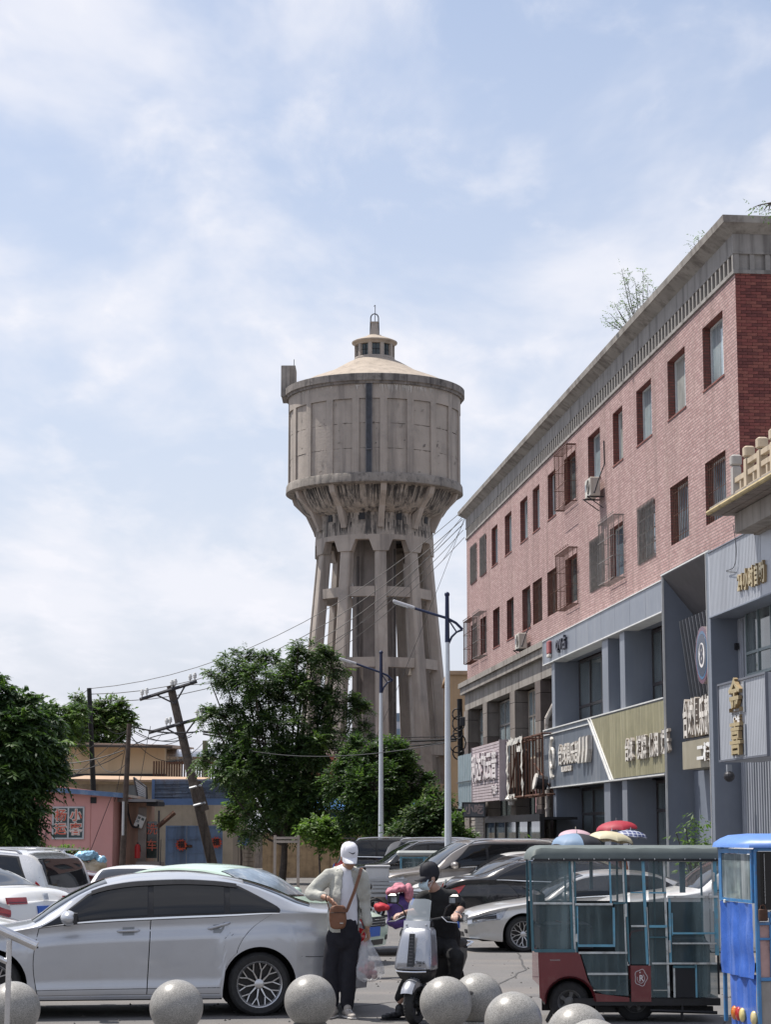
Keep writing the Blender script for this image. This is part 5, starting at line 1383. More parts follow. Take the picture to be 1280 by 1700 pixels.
# ================================================================== street lamps
lampw = mat('white_lamp_pole', (.60, .64, .68), .4, .1, var=.05, scale=2)
lampb = mat('navy_lamp_paint', (.015, .024, .065), .35, .1, var=.1)
def lamp(name, label, px, Y, py_top, py_blue, arm, brace_end):
    t = thing(name, label, 'street lamp', (P(px, 1382, Y).x, Y, 0), 0, 'white street lamps with navy tops')
    T = t.location
    zt_, zb_ = P(px, py_top, Y).z, P(px, py_blue, Y).z
    b = MB(); b.tube([(0, 0, 0), (0, 0, zb_)], [.10, .058], 14); b.build('pole', lampw, t, smooth=True)
    b = MB(); b.bbox(-.2, .2, -.2, .2, 0, .06, .02); b.lathe([(.14, .06), (.13, .3), (.10, .32)], 12); b.build('base', lampw, t)
    b = MB(); b.tube([(0, 0, zb_), (0, 0, zt_)], [.062, .05], 12); b.ball((0, 0, zt_ + .02), .07, 8, 6); b.build('upper_pole', lampb, t, smooth=True)
    q = [P(x, y, Y) - T for x, y in arm]
    b = MB(); b.tube(q[1:], .035, 8); b.build('arm', lampb, t, smooth=True)
    c = [P(x, y, Y) - T for x, y in brace_end]
    b = MB(); b.tube(c, .028, 6); b.tube([c[-1] + Vector((.0, 0, 0)), c[-1] + (c[0] - c[-1]) * .0 + Vector((-.0, 0, .0)), c[-1] + Vector((.02, 0, .3))], .02, 5) if False else None
    b.tube([c[len(c) // 2], c[len(c) // 2] + Vector((-.18, 0, .28))], .02, 5); b.build('brace', lampb, t)
    d = (q[1] - q[0]); L_ = d.length; ang = math.atan2(d.z, d.x)
    hd = link('lamp_head', None, t) if False else None
    b = MB().at(M=Matrix.Translation(q[0]) @ Matrix.Rotation(-ang, 4, 'Y'))
    b.bbox(0, L_, -.12, .12, -.03, .045, .02); o = b.build('lamp_head', mat('lamp_head_grey', (.5, .5, .52), .35, .3), t)
    b = MB().at(M=Matrix.Translation(q[0]) @ Matrix.Rotation(-ang, 4, 'Y')); b.box(.05, L_ * .7, -.09, .09, -.045, -.031); b.build('lens', mat('lamp_lens', (.7, .7, .68), .2), o)
    return t
lamp('street_lamp', 'nearer and taller white street lamp with navy top beside the brick building', 744, 53, 988, 1066, [(652, 998), (689, 1010), (742, 1026), (757, 1034), (768, 1045)], [(745, 1068), (750, 1057), (758, 1049), (768, 1045)])
lamp('street_lamp', 'farther and shorter white street lamp with navy top before the dense tree', 632.5, 70, 1084, 1150, [(563, 1093), (592, 1102), (632, 1116), (643, 1121), (652, 1129)], [(634, 1150), (637, 1141), (643, 1133), (652, 1129)])
# sacks on something behind the cars
sk = thing('sack_pile', 'pile of woven sacks topped with blue plastic bags in front of the pink house', 'sacks', (P(146, 1382, 58).x, 58, 0))
b = MB(); 
for x, z, r_ in ((-.28, .35, (.42, .3, .35)), (.25, .32, (.38, .3, .35)), (0, .75, (.5, .33, .28)), (-.25, 1.0, (.3, .25, .16)), (.28, .98, (.28, .25, .16))): b.ball((x, 0, z), r_, 12, 8)
fuse(b, .03, 3, .03, 5).build('sacks', mat('woven_sack', (.40, .34, .25), .9, var=.2, scale=6), sk, smooth=True)
b = MB(); b.ball((-.05, -.05, 1.22), (.32, .2, .13), 12, 8); b.ball((.1, -.05, 1.27), (.2, .16, .1), 10, 6); b.ball((.38, -.05, 1.1), (.16, .15, .14), 10, 6)
fuse(b, .025, 2, .05, 9).build('plastic_bags', mat('blue_film', (.25, .45, .60), .2, var=.5, scale=7), sk, smooth=True)
# ================================================================== trees
def leaf_mat(name, col):
    m = bpy.data.materials.new(name); m.use_nodes = True; t = m.node_tree
    b = t.nodes['Principled BSDF']; out = t.nodes['Material Output']
    n = t.nodes.new('ShaderNodeTexNoise'); n.inputs['Scale'].default_value = 1.3; n.inputs['Detail'].default_value = 4
    tcn = t.nodes.new('ShaderNodeTexCoord'); t.links.new(tcn.outputs['Object'], n.inputs['Vector'])
    r = t.nodes.new('ShaderNodeValToRGB'); e = r.color_ramp.elements
    e[0].position = .35; e[1].position = .68
    e[0].color = (*[c * .72 for c in col], 1); e[1].color = (col[0] * 1.35, col[1] * 1.2, col[2] * 1.1, 1)
    t.links.new(n.outputs['Fac'], r.inputs['Fac']); t.links.new(r.outputs[0], b.inputs['Base Color'])
    b.inputs['Roughness'].default_value = .5; b.inputs['Specular IOR Level'].default_value = .35
    tr_ = t.nodes.new('ShaderNodeBsdfTranslucent'); tr_.inputs[0].default_value = (col[0] * 1.6, col[1] * 1.7, col[2] * .8, 1)
    mx = t.nodes.new('ShaderNodeMixShader'); mx.inputs[0].default_value = .38
    t.links.new(b.outputs[0], mx.inputs[1]); t.links.new(tr_.outputs[0], mx.inputs[2]); t.links.new(mx.outputs[0], out.inputs[0])
    return m
LM = {'dark': leaf_mat('leaf_dark', (.032, .066, .028)), 'mid': leaf_mat('leaf_mid', (.062, .118, .036)), 'light': leaf_mat('leaf_light', (.11, .19, .05)), 'grey': leaf_mat('leaf_grey', (.10, .14, .08))}
bark = mat('bark', (.075, .06, .05), .95, var=.3, scale=7, bump=.1, bscale=20)
def leaves_mesh(name, pos, dirs, L, pairs, lw, ll, droop, mats, probs, seed):
    """compound leaves: a drooping rachis with paired leaflets, each leaflet one bent quad"""
    g_ = np.random.default_rng(seed); n = len(pos)
    up = np.array([0, 0, 1.0])
    dirs = dirs / np.linalg.norm(dirs, axis=1, keepdims=True)
    side = np.cross(dirs, up) + g_.normal(0, .15, (n, 3)); side /= np.linalg.norm(side, axis=1, keepdims=True)
    Ls = L * g_.uniform(.7, 1.25, n)
    vs = []; k = 0
    items = [(t, sg) for t in np.linspace(.15, .95, pairs) for sg in (-1, 1)] + [(1.0, 0)]
    for t, sg in items:
        base = pos + dirs * (Ls * t)[:, None] - up * (droop * Ls * t * t)[:, None]
        tang = dirs - up * (2 * droop * t); tang /= np.linalg.norm(tang, axis=1, keepdims=True)
        if sg: ld = side * sg * .9 + tang * .45 - up * .25
        else: ld = tang
        ld = ld + g_.normal(0, .12, (n, 3)); ld /= np.linalg.norm(ld, axis=1, keepdims=True)
        wd = np.cross(ld, up + g_.normal(0, .35, (n, 3))); wd /= np.linalg.norm(wd, axis=1, keepdims=True)
        l = (ll * (Ls / L) * (1 - .35 * abs(t - .5)))[:, None]; w = l * (lw / ll) * .5
        vs.append(np.stack([base, base + ld * l * .4 + wd * w, base + ld * l, base + ld * l * .4 - wd * w], 1))
    v = np.stack(vs, 1).reshape(-1, 3); nq = len(v) // 4
    me = bpy.data.meshes.new(name)
    me.vertices.add(len(v)); me.vertices.foreach_set('co', v.ravel())
    me.loops.add(nq * 4); me.loops.foreach_set('vertex_index', np.arange(nq * 4))
    me.polygons.add(nq); me.polygons.foreach_set('loop_start', np.arange(0, nq * 4, 4)); me.polygons.foreach_set('loop_total', np.full(nq, 4))
    for m in mats: me.materials.append(m)
    mi = g_.choice(len(mats), n, p=probs); me.polygons.foreach_set('material_index', np.repeat(mi, len(items)).astype(np.int32))
    me.update(calc_edges=True); me.validate()
    return me
def tree(name, label, base, clumps, n, L=.5, pairs=5, lw=.055, ll=.16, droop=.35, mats=('dark', 'mid', 'light'), probs=(.4, .4, .2), seed=1, trunk=.16, twig=1, shell=.55, group=None, forks=None, cat='tree'):
    """clumps: (x, y, z, rx, ry, rz) relative to the base"""
    t = thing(name, label, cat, base, 0, group)
    g_ = np.random.default_rng(seed)
    w = np.array([c[3] * c[5] + c[3] * c[4] for c in clumps]); w = w / w.sum()
    pos = []; dr = []; tips = []
    for c, f in zip(clumps, w):
        k = max(6, int(n * f))
        # leaves sit on twig ends: sub-clumps give gaps and lit tufts
        ks = max(3, int(k / 16))
        u = g_.normal(0, 1, (ks, 3)); u /= np.linalg.norm(u, axis=1, keepdims=True)
        rr_ = g_.uniform(shell, 1.0, (ks, 1)) ** .8
        sc_ = u * rr_ * np.array(c[3:6]) + np.array(c[:3])
        for q, uu in zip(sc_, u):
            kk = int(g_.integers(9, 22))
            d = g_.normal(0, .75, (kk, 3)) + uu * .9 + np.array([0, 0, .35])
            p_ = q + g_.normal(0, .09 * twig * (c[3] + c[5]) * .5, (kk, 3)); pos.append(p_); dr.append(d)
            tips.append((Vector(c[:3]), Vector(q)))
    me = leaves_mesh('crown', np.concatenate(pos), np.concatenate(dr), L, pairs, lw, ll, droop, [LM[m] for m in mats], list(probs), seed)
    link('crown', me, t)
    b = MB(); cz = min(c[2] - c[5] for c in clumps)
    fk = Vector(forks) if forks else Vector((0, 0, max(.6, cz * .7)))
    b.tube([(0, 0, -.1), fk * .5 + Vector((.03, 0, 0)), fk], [trunk, trunk * .85, trunk * .75], 10); b.build('trunk', bark, t, smooth=True)
    b = MB()
    for c in clumps:
        e = Vector(c[:3]); m_ = fk.lerp(e, .5) + Vector((0, 0, -.08 * (e - fk).length)); r0 = trunk * .5
        b.tube([fk, m_, e, e + Vector((0, 0, c[5] * .5))], [r0, r0 * .6, r0 * .3, r0 * .1], 6)
    for a, q in tips[::2]:
        m_ = a.lerp(q, .55) + Vector((0, 0, -.05)); b.tube([a, m_, q], [trunk * .13, trunk * .09, trunk * .04], 3, cap=False)
    b.build('limbs', bark, t, smooth=True)
    return t
def cl_px(base, Y, lst):
    """clumps measured in the photograph: centre x, y, half width, half height in pixels, depth offset"""
    out = []
    k = Y / FPX
    for px, py, rx, ry, dy in lst:
        p = P(px, py, Y + dy) - Vector(base); out.append((p.x, p.y, p.z, rx * k, (rx + ry) * .45 * k, ry * k))
    return out
def ptree(name, label, px, Y, lst, n, **kw):
    base = (P(px, 1382, Y).x, Y, 0); return tree(name, label, base, cl_px(base, Y, lst), n, **kw)
ptree('tree_of_heaven', 'large dark leafy tree drooping in from the left edge over the pink house', -50, 50,
      [(-20, 1148, 36, 26, 0), (12, 1176, 40, 30, 0), (52, 1196, 34, 24, 1.5), (10, 1230, 60, 40, -.5), (48, 1245, 42, 30, 0), (-5, 1290, 60, 42, -.8), (45, 1300, 34, 26, -.5), (8, 1340, 40, 30, -1), (62, 1280, 40, 16, 0), (40, 1365, 22, 16, -.8), (-40, 1260, 50, 90, .5), (-5, 1375, 26, 14, -.6)],
      6200, L=.5, pairs=8, lw=.06, ll=.19, droop=.5, mats=('dark', 'mid', 'light'), probs=(.62, .3, .08), seed=3, trunk=.2, shell=.4, forks=(.1, 0, 2.2))
ptree('feathery_tree', 'lighter green feathery tree behind the large dark tree', 95, 89,
      [(90, 1200, 32, 30, 0), (70, 1178, 26, 24, 0), (110, 1225, 24, 26, 0), (120, 1195, 18, 22, 0), (60, 1230, 40, 40, 0)], 1500, L=.55, pairs=7, lw=.06, ll=.2, droop=.45, mats=('mid', 'light', 'dark'), probs=(.5, .35, .15), seed=4, trunk=.12)
ptree('background_tree', 'rounded green tree standing behind the cream building roof', 165, 108,
      [(135, 1168, 14, 16, 0), (150, 1195, 24, 22, 0), (180, 1185, 24, 20, 0), (200, 1175, 14, 18, 0), (200, 1205, 18, 18, 0), (165, 1215, 40, 20, 0), (128, 1205, 16, 20, 0), (213, 1192, 8, 6, 0)], 1900, L=.5, pairs=4, lw=.12, ll=.24, droop=.3, mats=('mid', 'grey', 'light'), probs=(.5, .3, .2), seed=5, trunk=.15, shell=.35)
ptree('tree_of_heaven', 'wide airy many stemmed tree standing between the gate and the tower', 468, 78,
      [(402, 1098, 30, 18, 0), (440, 1105, 30, 20, 1), (372, 1120, 28, 18, 0), (420, 1130, 44, 20, -1), (470, 1125, 32, 20, 0), (350, 1133, 18, 10, 0), (520, 1085, 34, 16, 0), (505, 1110, 34, 20, 1), (550, 1108, 28, 20, 0), (375, 1190, 44, 16, 0), (350, 1188, 22, 12, 0), (430, 1165, 50, 20, 0), (500, 1150, 46, 26, 0), (560, 1165, 42, 22, 0), (592, 1180, 22, 16, 0), (400, 1215, 44, 12, 1), (460, 1200, 50, 18, -1), (545, 1210, 46, 22, 0), (385, 1255, 52, 18, 0), (345, 1262, 22, 14, 0), (440, 1262, 50, 24, -1), (500, 1262, 44, 30, 0), (545, 1260, 36, 26, 0), (420, 1295, 44, 20, 0), (480, 1315, 52, 26, -1), (520, 1335, 40, 22, 0), (450, 1350, 44, 22, 0), (500, 1365, 32, 16, 0), (422, 1375, 22, 12, 0), (495, 1075, 12, 8, 0), (400, 1280, 50, 20, -1), (460, 1300, 50, 26, -1), (530, 1310, 40, 24, -1), (470, 1345, 50, 22, -1), (430, 1230, 50, 20, -1), (520, 1240, 44, 24, -1), (600, 1215, 16, 14, 0)],
      12500, L=.42, pairs=6, lw=.05, ll=.15, droop=.4, mats=('dark', 'mid', 'grey', 'light'), probs=(.45, .3, .15, .1), seed=6, trunk=.15, shell=.3, forks=(.1, 0, 1.4))
ptree('dense_tree', 'dense dark rounded tree behind the shorter lamp post', 616, 73,
      [(600, 1260, 34, 28, 0), (640, 1255, 34, 26, 0), (665, 1265, 26, 28, 0), (575, 1295, 34, 26, 0), (620, 1300, 44, 34, -1), (670, 1300, 34, 30, 0), (700, 1305, 16, 22, 0), (590, 1330, 36, 20, 0), (640, 1345, 50, 26, -1), (680, 1340, 26, 30, 0), (605, 1365, 40, 14, 0), (650, 1240, 18, 12, 0), (592, 1240, 16, 12, 0)],
      7800, L=.36, pairs=4, lw=.06, ll=.13, droop=.3, mats=('dark', 'mid', 'light'), probs=(.6, .28, .12), seed=7, trunk=.14, shell=.35, forks=(0, 0, 1.6))
ptree('roadside_shrub', 'loose grey green shrub between the dense tree and the tall lamp post', 705, 68,
      [(700, 1360, 40, 28, 0), (725, 1340, 20, 26, 0), (690, 1385, 40, 24, 0), (735, 1375, 24, 28, 0), (715, 1400, 44, 18, 0), (735, 1322, 10, 14, 0)], 2400, L=.35, pairs=3, lw=.07, ll=.14, droop=.2, mats=('dark', 'grey', 'mid'), probs=(.5, .3, .2), seed=8, trunk=.07, shell=.2, cat='shrub')
ptree('roadside_shrub', 'green shrub under the supermarket signboard', 757, 66,
      [(757, 1375, 16, 20, 0), (765, 1395, 18, 18, 0), (750, 1400, 14, 16, 0)], 700, L=.3, pairs=3, lw=.07, ll=.13, droop=.2, mats=('mid', 'light', 'dark'), probs=(.5, .3, .2), seed=9, trunk=.05, shell=.2, cat='shrub')
ptree('bright_shrub', 'bright yellow green leafy bush beside the blue gate under the big tree', 400, 86,
      [(392, 1348, 16, 14, 0), (380, 1358, 12, 10, 0), (408, 1330, 20, 10, 0)], 700, L=.35, pairs=3, lw=.09, ll=.16, droop=.2, mats=('light', 'mid'), probs=(.7, .3), seed=10, trunk=.05, cat='shrub')
ptree('bright_shrub', 'bright green leafy branches before the tan wall beside the timber frame', 530, 74,
      [(525, 1372, 20, 10, 0), (545, 1380, 20, 10, 0), (548, 1393, 12, 8, 0)], 800, L=.35, pairs=3, lw=.09, ll=.16, droop=.3, mats=('light', 'mid'), probs=(.75, .25), seed=12, trunk=.04, cat='shrub')
ptree('background_tree', 'green treetops beyond the foot of the water tower', 715, 135,
      [(700, 1300, 30, 34, 0), (735, 1290, 24, 26, 0), (575, 1250, 20, 20, 0), (662, 1250, 16, 24, 0)], 900, L=.6, pairs=4, lw=.16, ll=.3, droop=.3, mats=('mid', 'light'), probs=(.6, .4), seed=13, trunk=.2)
ptree('distant_shrub', 'low green bushes with weeds along the pink house wall', 115, 70,
      [(100, 1420, 20, 8, 0), (130, 1424, 14, 6, 0), (85, 1423, 14, 8, 0)], 500, L=.25, pairs=3, lw=.06, ll=.11, droop=.2, mats=('light', 'mid'), probs=(.5, .5), seed=14, trunk=.03, cat='shrub')
# weeds on the roof edge
def roof_weed(label, px, py, Yoff, lst, n, seed, L=.3):
    s_, z_ = FS(px, py, .0)
    base = BW(s_, -.35, 15.45); k = base.y / FPX
    t = thing('roof_weed', label, 'plant', base); g_ = np.random.default_rng(seed)
    b = MB(); pos = []; dr = []
    for (x, y) in lst:
        tip = P(x, y, base.y) - base
        m_ = tip * .5 + Vector((tip.x * .15, 0, -.05)); b.tube([(0, 0, -.1), m_, tip], [.018, .012, .005], 4)
        for t_ in lin(.35, 1, max(3, int(tip.length * 5))):
            q = m_.lerp(tip, (t_ - .35) / .65)
            for _ in range(n): pos.append(np.array(q) + g_.normal(0, .05, 3)); dr.append(np.array(tip.normalized()) * .7 + g_.normal(0, .6, 3))
    b.build('stems', bark, t)
    me = leaves_mesh('foliage', np.array(pos), np.array(dr), L * .6, 3, .03, .07, .2, [LM['mid'], LM['light'], LM['grey']], [.4, .3, .3], seed)
    link('foliage', me, t)
roof_weed('largest wild shrub rooted on the eave of the brick building', 1045, 540, 0, [(1005, 532), (1012, 520), (1022, 508), (1028, 517), (1036, 500), (1042, 512), (1050, 495), (1032, 447), (1040, 460), (1055, 470), (1068, 450), (1076, 470), (1085, 480), (1062, 490), (1072, 500), (1018, 535)], 3, 21)
roof_weed('small weed on the eave left of the near corner', 1155, 420, 0, [(1146, 412), (1152, 404), (1158, 394), (1163, 400), (1170, 392)], 2, 22)
roof_weed('few weeds on the roof edge at the near corner', 1255, 360, 0, [(1250, 345), (1258, 343), (1268, 350), (1276, 352)], 2, 23)
# planters by the doors
def planter(label, loc, w, n, seed, h=.3, L=.3):
    t = thing('potted_plant', label, 'plant', loc, BRZ); g_ = np.random.default_rng(seed)
    b = MB(); b.lathe([(0, 0), (.14, 0), (.2, .35), (.22, .36), (.22, .4), (.18, .4), (.17, .36), (0, .36)], 14) if w < .5 else b.bbox(-w / 2, w / 2, -.2, .2, 0, .45, .03)
    b.build('pot', mat('plant_pot', (.2, .19, .18), .7, var=.2), t)
    pos = g_.normal(0, 1, (n, 3)) * np.array([w * .28, .12, h * .3]) + np.array([0, 0, .5 + h * .45]); dr = g_.normal(0, .6, (n, 3)) + np.array([0, 0, .7])
    link('foliage', leaves_mesh('foliage', pos, dr, L, 2, .05, .16, .5, [LM['light'], LM['mid']], [.5, .5], seed), t)
    b = MB(); 
    for i in range(0, n, 12): b.tube([(0, 0, .35), tuple(pos[i])], .01, 4)
    b.build('stems', bark, t)
    return t
planter('leafy green plants in a long trough in front of the glass porch', BW(sx_(877, 1.6), 1.6, .65), 2.6, 260, 31, .45)
planter('tall leafy pot plant by the portal doorway', BW(sx_(1150, .9), .9, .3), .5, 110, 32, 1.3, .36)
planter('pot plant reflected beside the narrow door inside the portal', BW(sx_(1175, .3), .3, .3), .45, 60, 33, 1.2, .3)
# ================================================================== cars
def paint(name, col, metal=.0, rough=.32, dust=(.30, .28, .26), amt=.25):
    m = mat(name, col, rough, metal, var=.03, scale=2, coat=.8, stain=(dust, amt, 1.5)); return m
seal = mat('door_gap', (.01, .01, .011), .8, var=0)
redlens = mat('red_lens', (.35, .012, .015), .12, var=.3, scale=9, coat=.8)
darkglow = mat('deep_red_lens', (.10, .005, .008), .12, var=0, coat=.8)
clearlens = mat('headlamp_lens', (.32, .33, .35), .10, .4, var=.5, scale=9, coat=1)
plate_blue = mat('plate_blue', (.03, .10, .40), .4, var=.1)
inner = mat('wheel_arch_liner', (.012, .012, .012), .9, var=0)
alloy = mat('alloy_rim', (.50, .50, .51), .28, .85, var=.08)
alloyd = mat('dark_rim', (.03, .03, .032), .4, .5, var=.1)
def wheel(par, x, y, r, side, w=.21, spokes=10, near=True, rimr=.70, rm=None):
    """axle along y; side = outward sign"""
    o = link('wheel', None, par); o.location = (x, y, r)
    b = MB().at(M=Matrix.Rotation(-PI / 2 * side, 4, 'X')); q = rimr * r
    n = 40 if near else 22; rm = rm or [alloy, alloyd]
    b.lathe([(q - .01, -w * .5), (q + .02, -w * .5), (r - .035, -w * .52), (r - .008, -w * .42), (r, -w * .3), (r, w * .3), (r - .008, w * .42), (r - .035, w * .52), (q + .02, w * .5), (q - .005, w * .46)], n)
    b.build('tyre', rubber, o, smooth=True)
    if near:
        b = MB().at(M=Matrix.Rotation(-PI / 2 * side, 4, 'X'))
        for g_ in (-.25, 0, .25): b.lathe([(r + .001, w * g_ - .006), (r + .003, w * g_), (r + .001, w * g_ + .006)], n)
    b = MB().at(M=Matrix.Rotation(-PI / 2 * side, 4, 'X'))
    b.mi = 1
    b.lathe([(q, -w * .4), (q * .95, w * .10), (q * .3, w * .02), (0.001, w * .02)], n)
    b.mi = 0
    b.lathe([(q - .02, w * .3), (q - .004, w * .46), (q + .008, w * .5), (q + .012, w * .46)], n)
    zt = w * .40
    def spoke(a0, r0, a1, r1, w0, w1, z0=zt * .8, z1=zt):
        p0 = Vector((r0 * math.cos(a0), r0 * math.sin(a0), 0)); p1 = Vector((r1 * math.cos(a1), r1 * math.sin(a1), 0))
        d = (p1 - p0).normalized(); s_ = Vector((-d.y, d.x, 0))
        b.rings([[tuple(p + s_ * ww * e + Vector((0, 0, zz))) for e, zz in ((-1, z - .03), (1, z - .03), (.8, z), (-.8, z))] for p, ww, z in ((p0, w0, z0), (p1, w1, z1))])
    for k in range(spokes):
        a = 2 * PI * k / spokes + .1
        if spokes >= 10:
            spoke(a, .03, a + .06, q * .62, .011, .007); spoke(a + .06, q * .6, a + .22, q * .97, .007, .006); spoke(a + .06, q * .6, a - .14, q * .97, .007, .006)
        else:
            for e in (-.13, .13): spoke(a + e * 1.1, .03, a + e * .8, q * .97, .012, .014)
    b.lathe([(.05, zt * .5), (.05, zt * .85), (.035, zt * .95), (0.001, zt * .95)], 14)
    b.build('rim', rm, o, smooth=True, angle=35)
    return o
class Car:
    def __init__(s, name, label, cat, x, y, rz, L, W, top, belt, fx, rx, wr, pm, sill=.19, glass=None, windows=(), ws=None, rg=None, group=None, tum=.30, hb=None, near=True, nose=.10, tail=.08, spokes=10, dx=.042, rimr=.70, frontw=.80, rearw=.84, kz=.86, sc=1.0):
        s.t = thing(name, label, cat, (x, y, 0), rz, group); s.t.scale = (sc, sc, sc)
        s.L, s.W, s.near = L, W, near; s.pm = pm
        s.top, s.belt = curve_fn(top), curve_fn(belt)
        s.fx, s.rx, s.wr, s.sill, s.nose, s.tail, s.tum, s.kz = fx, rx, wr, sill, nose, tail, tum, kz
        s.plan = curve_fn(hb or [(0, W / 2 * frontw), (.12, W / 2 * (frontw + .1)), (.45, W / 2 * .975), (1.2, W / 2), (L - 1.1, W / 2), (L - .4, W / 2 * .97), (L - .1, W / 2 * (rearw + .06)), (L, W / 2 * rearw)])
        ra = wr + .055
        s.ra = ra
        st = set(); q = 0
        stepx = dx if near else .085
        while q <= L: st.add(round(q, 4)); q += stepx
        st.add(L)
        for ax in (fx, rx):
            for k in range(0, 25 if near else 13): st.add(round(ax - ra * math.cos(PI * k / (24 if near else 12)), 4))
        st |= {0.015, .04, .08, L - .015, L - .04, L - .08}
        s.st = sorted(st)
        s.build()
    def low(s, x):
        z = s.sill + (.06 * sstep(.5, 0, x)) + .08 * sstep(s.L - .5, s.L, x)
        for ax in (s.fx, s.rx):
            d = abs(x - ax)
            if d <= s.ra: z = max(z, s.wr + math.sqrt(max(0, s.ra**2 - d * d)) * 1.0)
        return z
    def S(s, x, v, off=0, side=1):
        """v: -1..0 sill to belt, 0..1 belt to roof rail, 1..2 rail to centre"""
        hw, bz, tz_ = s.plan(x), s.belt(x), s.top(x)
        h = max(.02, tz_ - bz)
        arch = min([1.0] + [max(0, (abs(x - ax) - s.ra) / .16) for ax in (s.fx, s.rx)])
        yb = hw - .022
        if v <= 0:
            zl = s.low(x); z = zl + (bz - zl) * (v + 1)
            n_ = (z - s.sill) / max(.01, bz - s.sill)
            y = hw - s_inset(n_)
            if arch < 1: y += .018 * (1 - arch) ** 2 * sstep(1.0, .45, n_)
        else:
            k = .42 + (s.kz - .42) * sstep(.05, .38, h)
            zr = bz + h * k; yr = yb - (.03 + s.tum * max(0, h - .03)) ; yr = max(yr, .2)
            if v <= 1:
                y = yb + (yr - yb) * v ** 1.25 + .012 * math.sin(PI * v); z = bz + (zr - bz) * v
            else:
                t = min(v - 1, 1); a = t * PI / 2
                y = yr * (1 - t); 
                e = 1 - (1 - t) ** 2.7
                z = zr + (tz_ - zr) * e
        X = x
        bu = 1 - ((min(z, 1.0) - .50) / .45) ** 2
        X -= s.nose * bu * max(0, 1 - x / .35); X += s.tail * bu * max(0, 1 - (s.L - x) / .35)
        p = Vector((X, y * side, z))
        return p
    def Sn(s, x, v, off, side):
        p = s.S(x, v, 0, side)
        if not off: return p
        e = .01
        a = s.S(min(x + e, s.L), v, 0, side) - s.S(max(0, x - e), v, 0, side)
        v0, v1 = (v - e, v + e)
        if abs(v) < 2 * e: v0, v1 = v - e, v
        c = s.S(x, min(v1, 1.999), 0, side) - s.S(x, v0, 0, side)
        n = c.cross(a) * side
        if n.length < 1e-9: n = Vector((0, side, 0))
        return p + n.normalized() * off
    def build(s):
        vs = [-1, -.93, -.8, -.65, -.5, -.36, -.24, -.2, -.16, -.08, 0, .03, .2, .4, .6, .8, .96, 1.0, 1.04, 1.1, 1.2, 1.35, 1.55, 1.75, 2.0]
        b = MB()
        rings = []
        for x in s.st:
            r = [s.S(x, v, 0, 1) for v in vs]; l = [Vector((p.x, -p.y, p.z)) for p in r[:-1]][::-1]
            rings.append([tuple(p) for p in r + l])
        b.rings(rings, cap=False, closed=False)
        b.f = [f[::-1] for f in b.f]
        # ends, gently bowed
        nv = len(vs); tot = 2 * nv - 1
        for ri, sg, bow in ((0, 1, s.nose * .9), (len(rings) - 1, -1, s.tail * .6)):
            R_ = rings[ri]; cols = lin(-1, 1, 9); base = len(b.v)
            for i in range(nv):
                a = Vector(R_[i]); 
                for c in cols: b.v.append((a.x - sg * bow * (1 - c * c), a.y * c, a.z))
            for i in range(nv - 1):
                for j in range(8):
                    q = (base + i * 9 + j, base + i * 9 + j + 1, base + (i + 1) * 9 + j + 1, base + (i + 1) * 9 + j)
                    b.f.append(q[::-1] if sg > 0 else q); b.m.append(0)
        s.body = b.build('body', s.pm, s.t, smooth=True, angle=38)
        # liners and floor
        b = MB()
        for ax in (s.fx, s.rx):
            for sd in (1, -1):
                yo = s.plan(ax) - .03
                b.grid(lambda a, y: (ax - (s.ra - .004) * math.cos(a), sd * y, s.wr + (s.ra - .004) * math.sin(a)), lin(-.35, PI + .35, 15), [yo, yo - .32])
                b.grid(lambda a, r_: (ax - r_ * math.cos(a), sd * (yo - .32), s.wr + r_ * math.sin(a)), lin(0, 2 * PI, 16), [.02, s.ra])
        b.box(.25, s.L - .2, -s.W * .42, s.W * .42, s.sill - .03, s.sill + .12) if False else b.box(s.fx + s.ra, s.rx - s.ra, -s.W * .44, s.W * .44, s.sill - .02, s.sill + .1)
        b.box(.2, s.L - .2, -s.W * .26, s.W * .26, s.sill - .01, s.sill + .3)
        b.build('underbody', inner, s.t)
        for ax in (s.fx, s.rx):
            for sd in (1, -1): wheel(s.t, ax, sd * (s.plan(ax) - .125), s.wr, sd, near=s.near)
    def patch(s, name, m, x0, x1, v0, v1, off, side=1, par=None, nu=14, nv=5, xt0=None, xt1=None, cen=False, curve0=None, curve1=None, rim=True):
        """x0..x1 along the bottom edge, xt0..xt1 along the top; curve fns add to x"""
        xt0 = x0 if xt0 is None else xt0; xt1 = x1 if xt1 is None else xt1
        b = MB(); par = par or s.t
        def pt(u, w, o):
            t = w; a = x0 + (xt0 - x0) * t + (curve0(t) if curve0 else 0); c = x1 + (xt1 - x1) * t + (curve1(t) if curve1 else 0)
            x = a + (c - a) * u
            return s.Sn(min(max(x, 0), s.L), v0 + (v1 - v0) * w, o, side)
        us, ws = lin(0, 1, nu), lin(0, 1, nv)
        b.grid(lambda u, w: pt(u, w, off), us, ws)
        if rim:
            b.grid(lambda i, o: pt(i, 0, o), us, [off, -.004]); b.grid(lambda i, o: pt(i, 1, o), us, [-.004, off])
            b.grid(lambda i, o: pt(0, i, o), ws, [-.004, off]); b.grid(lambda i, o: pt(1, i, o), ws, [off, -.004])
        if side > 0: b.f = [f[::-1] for f in b.f]
        return b.build(name, m, par, smooth=True, angle=50)
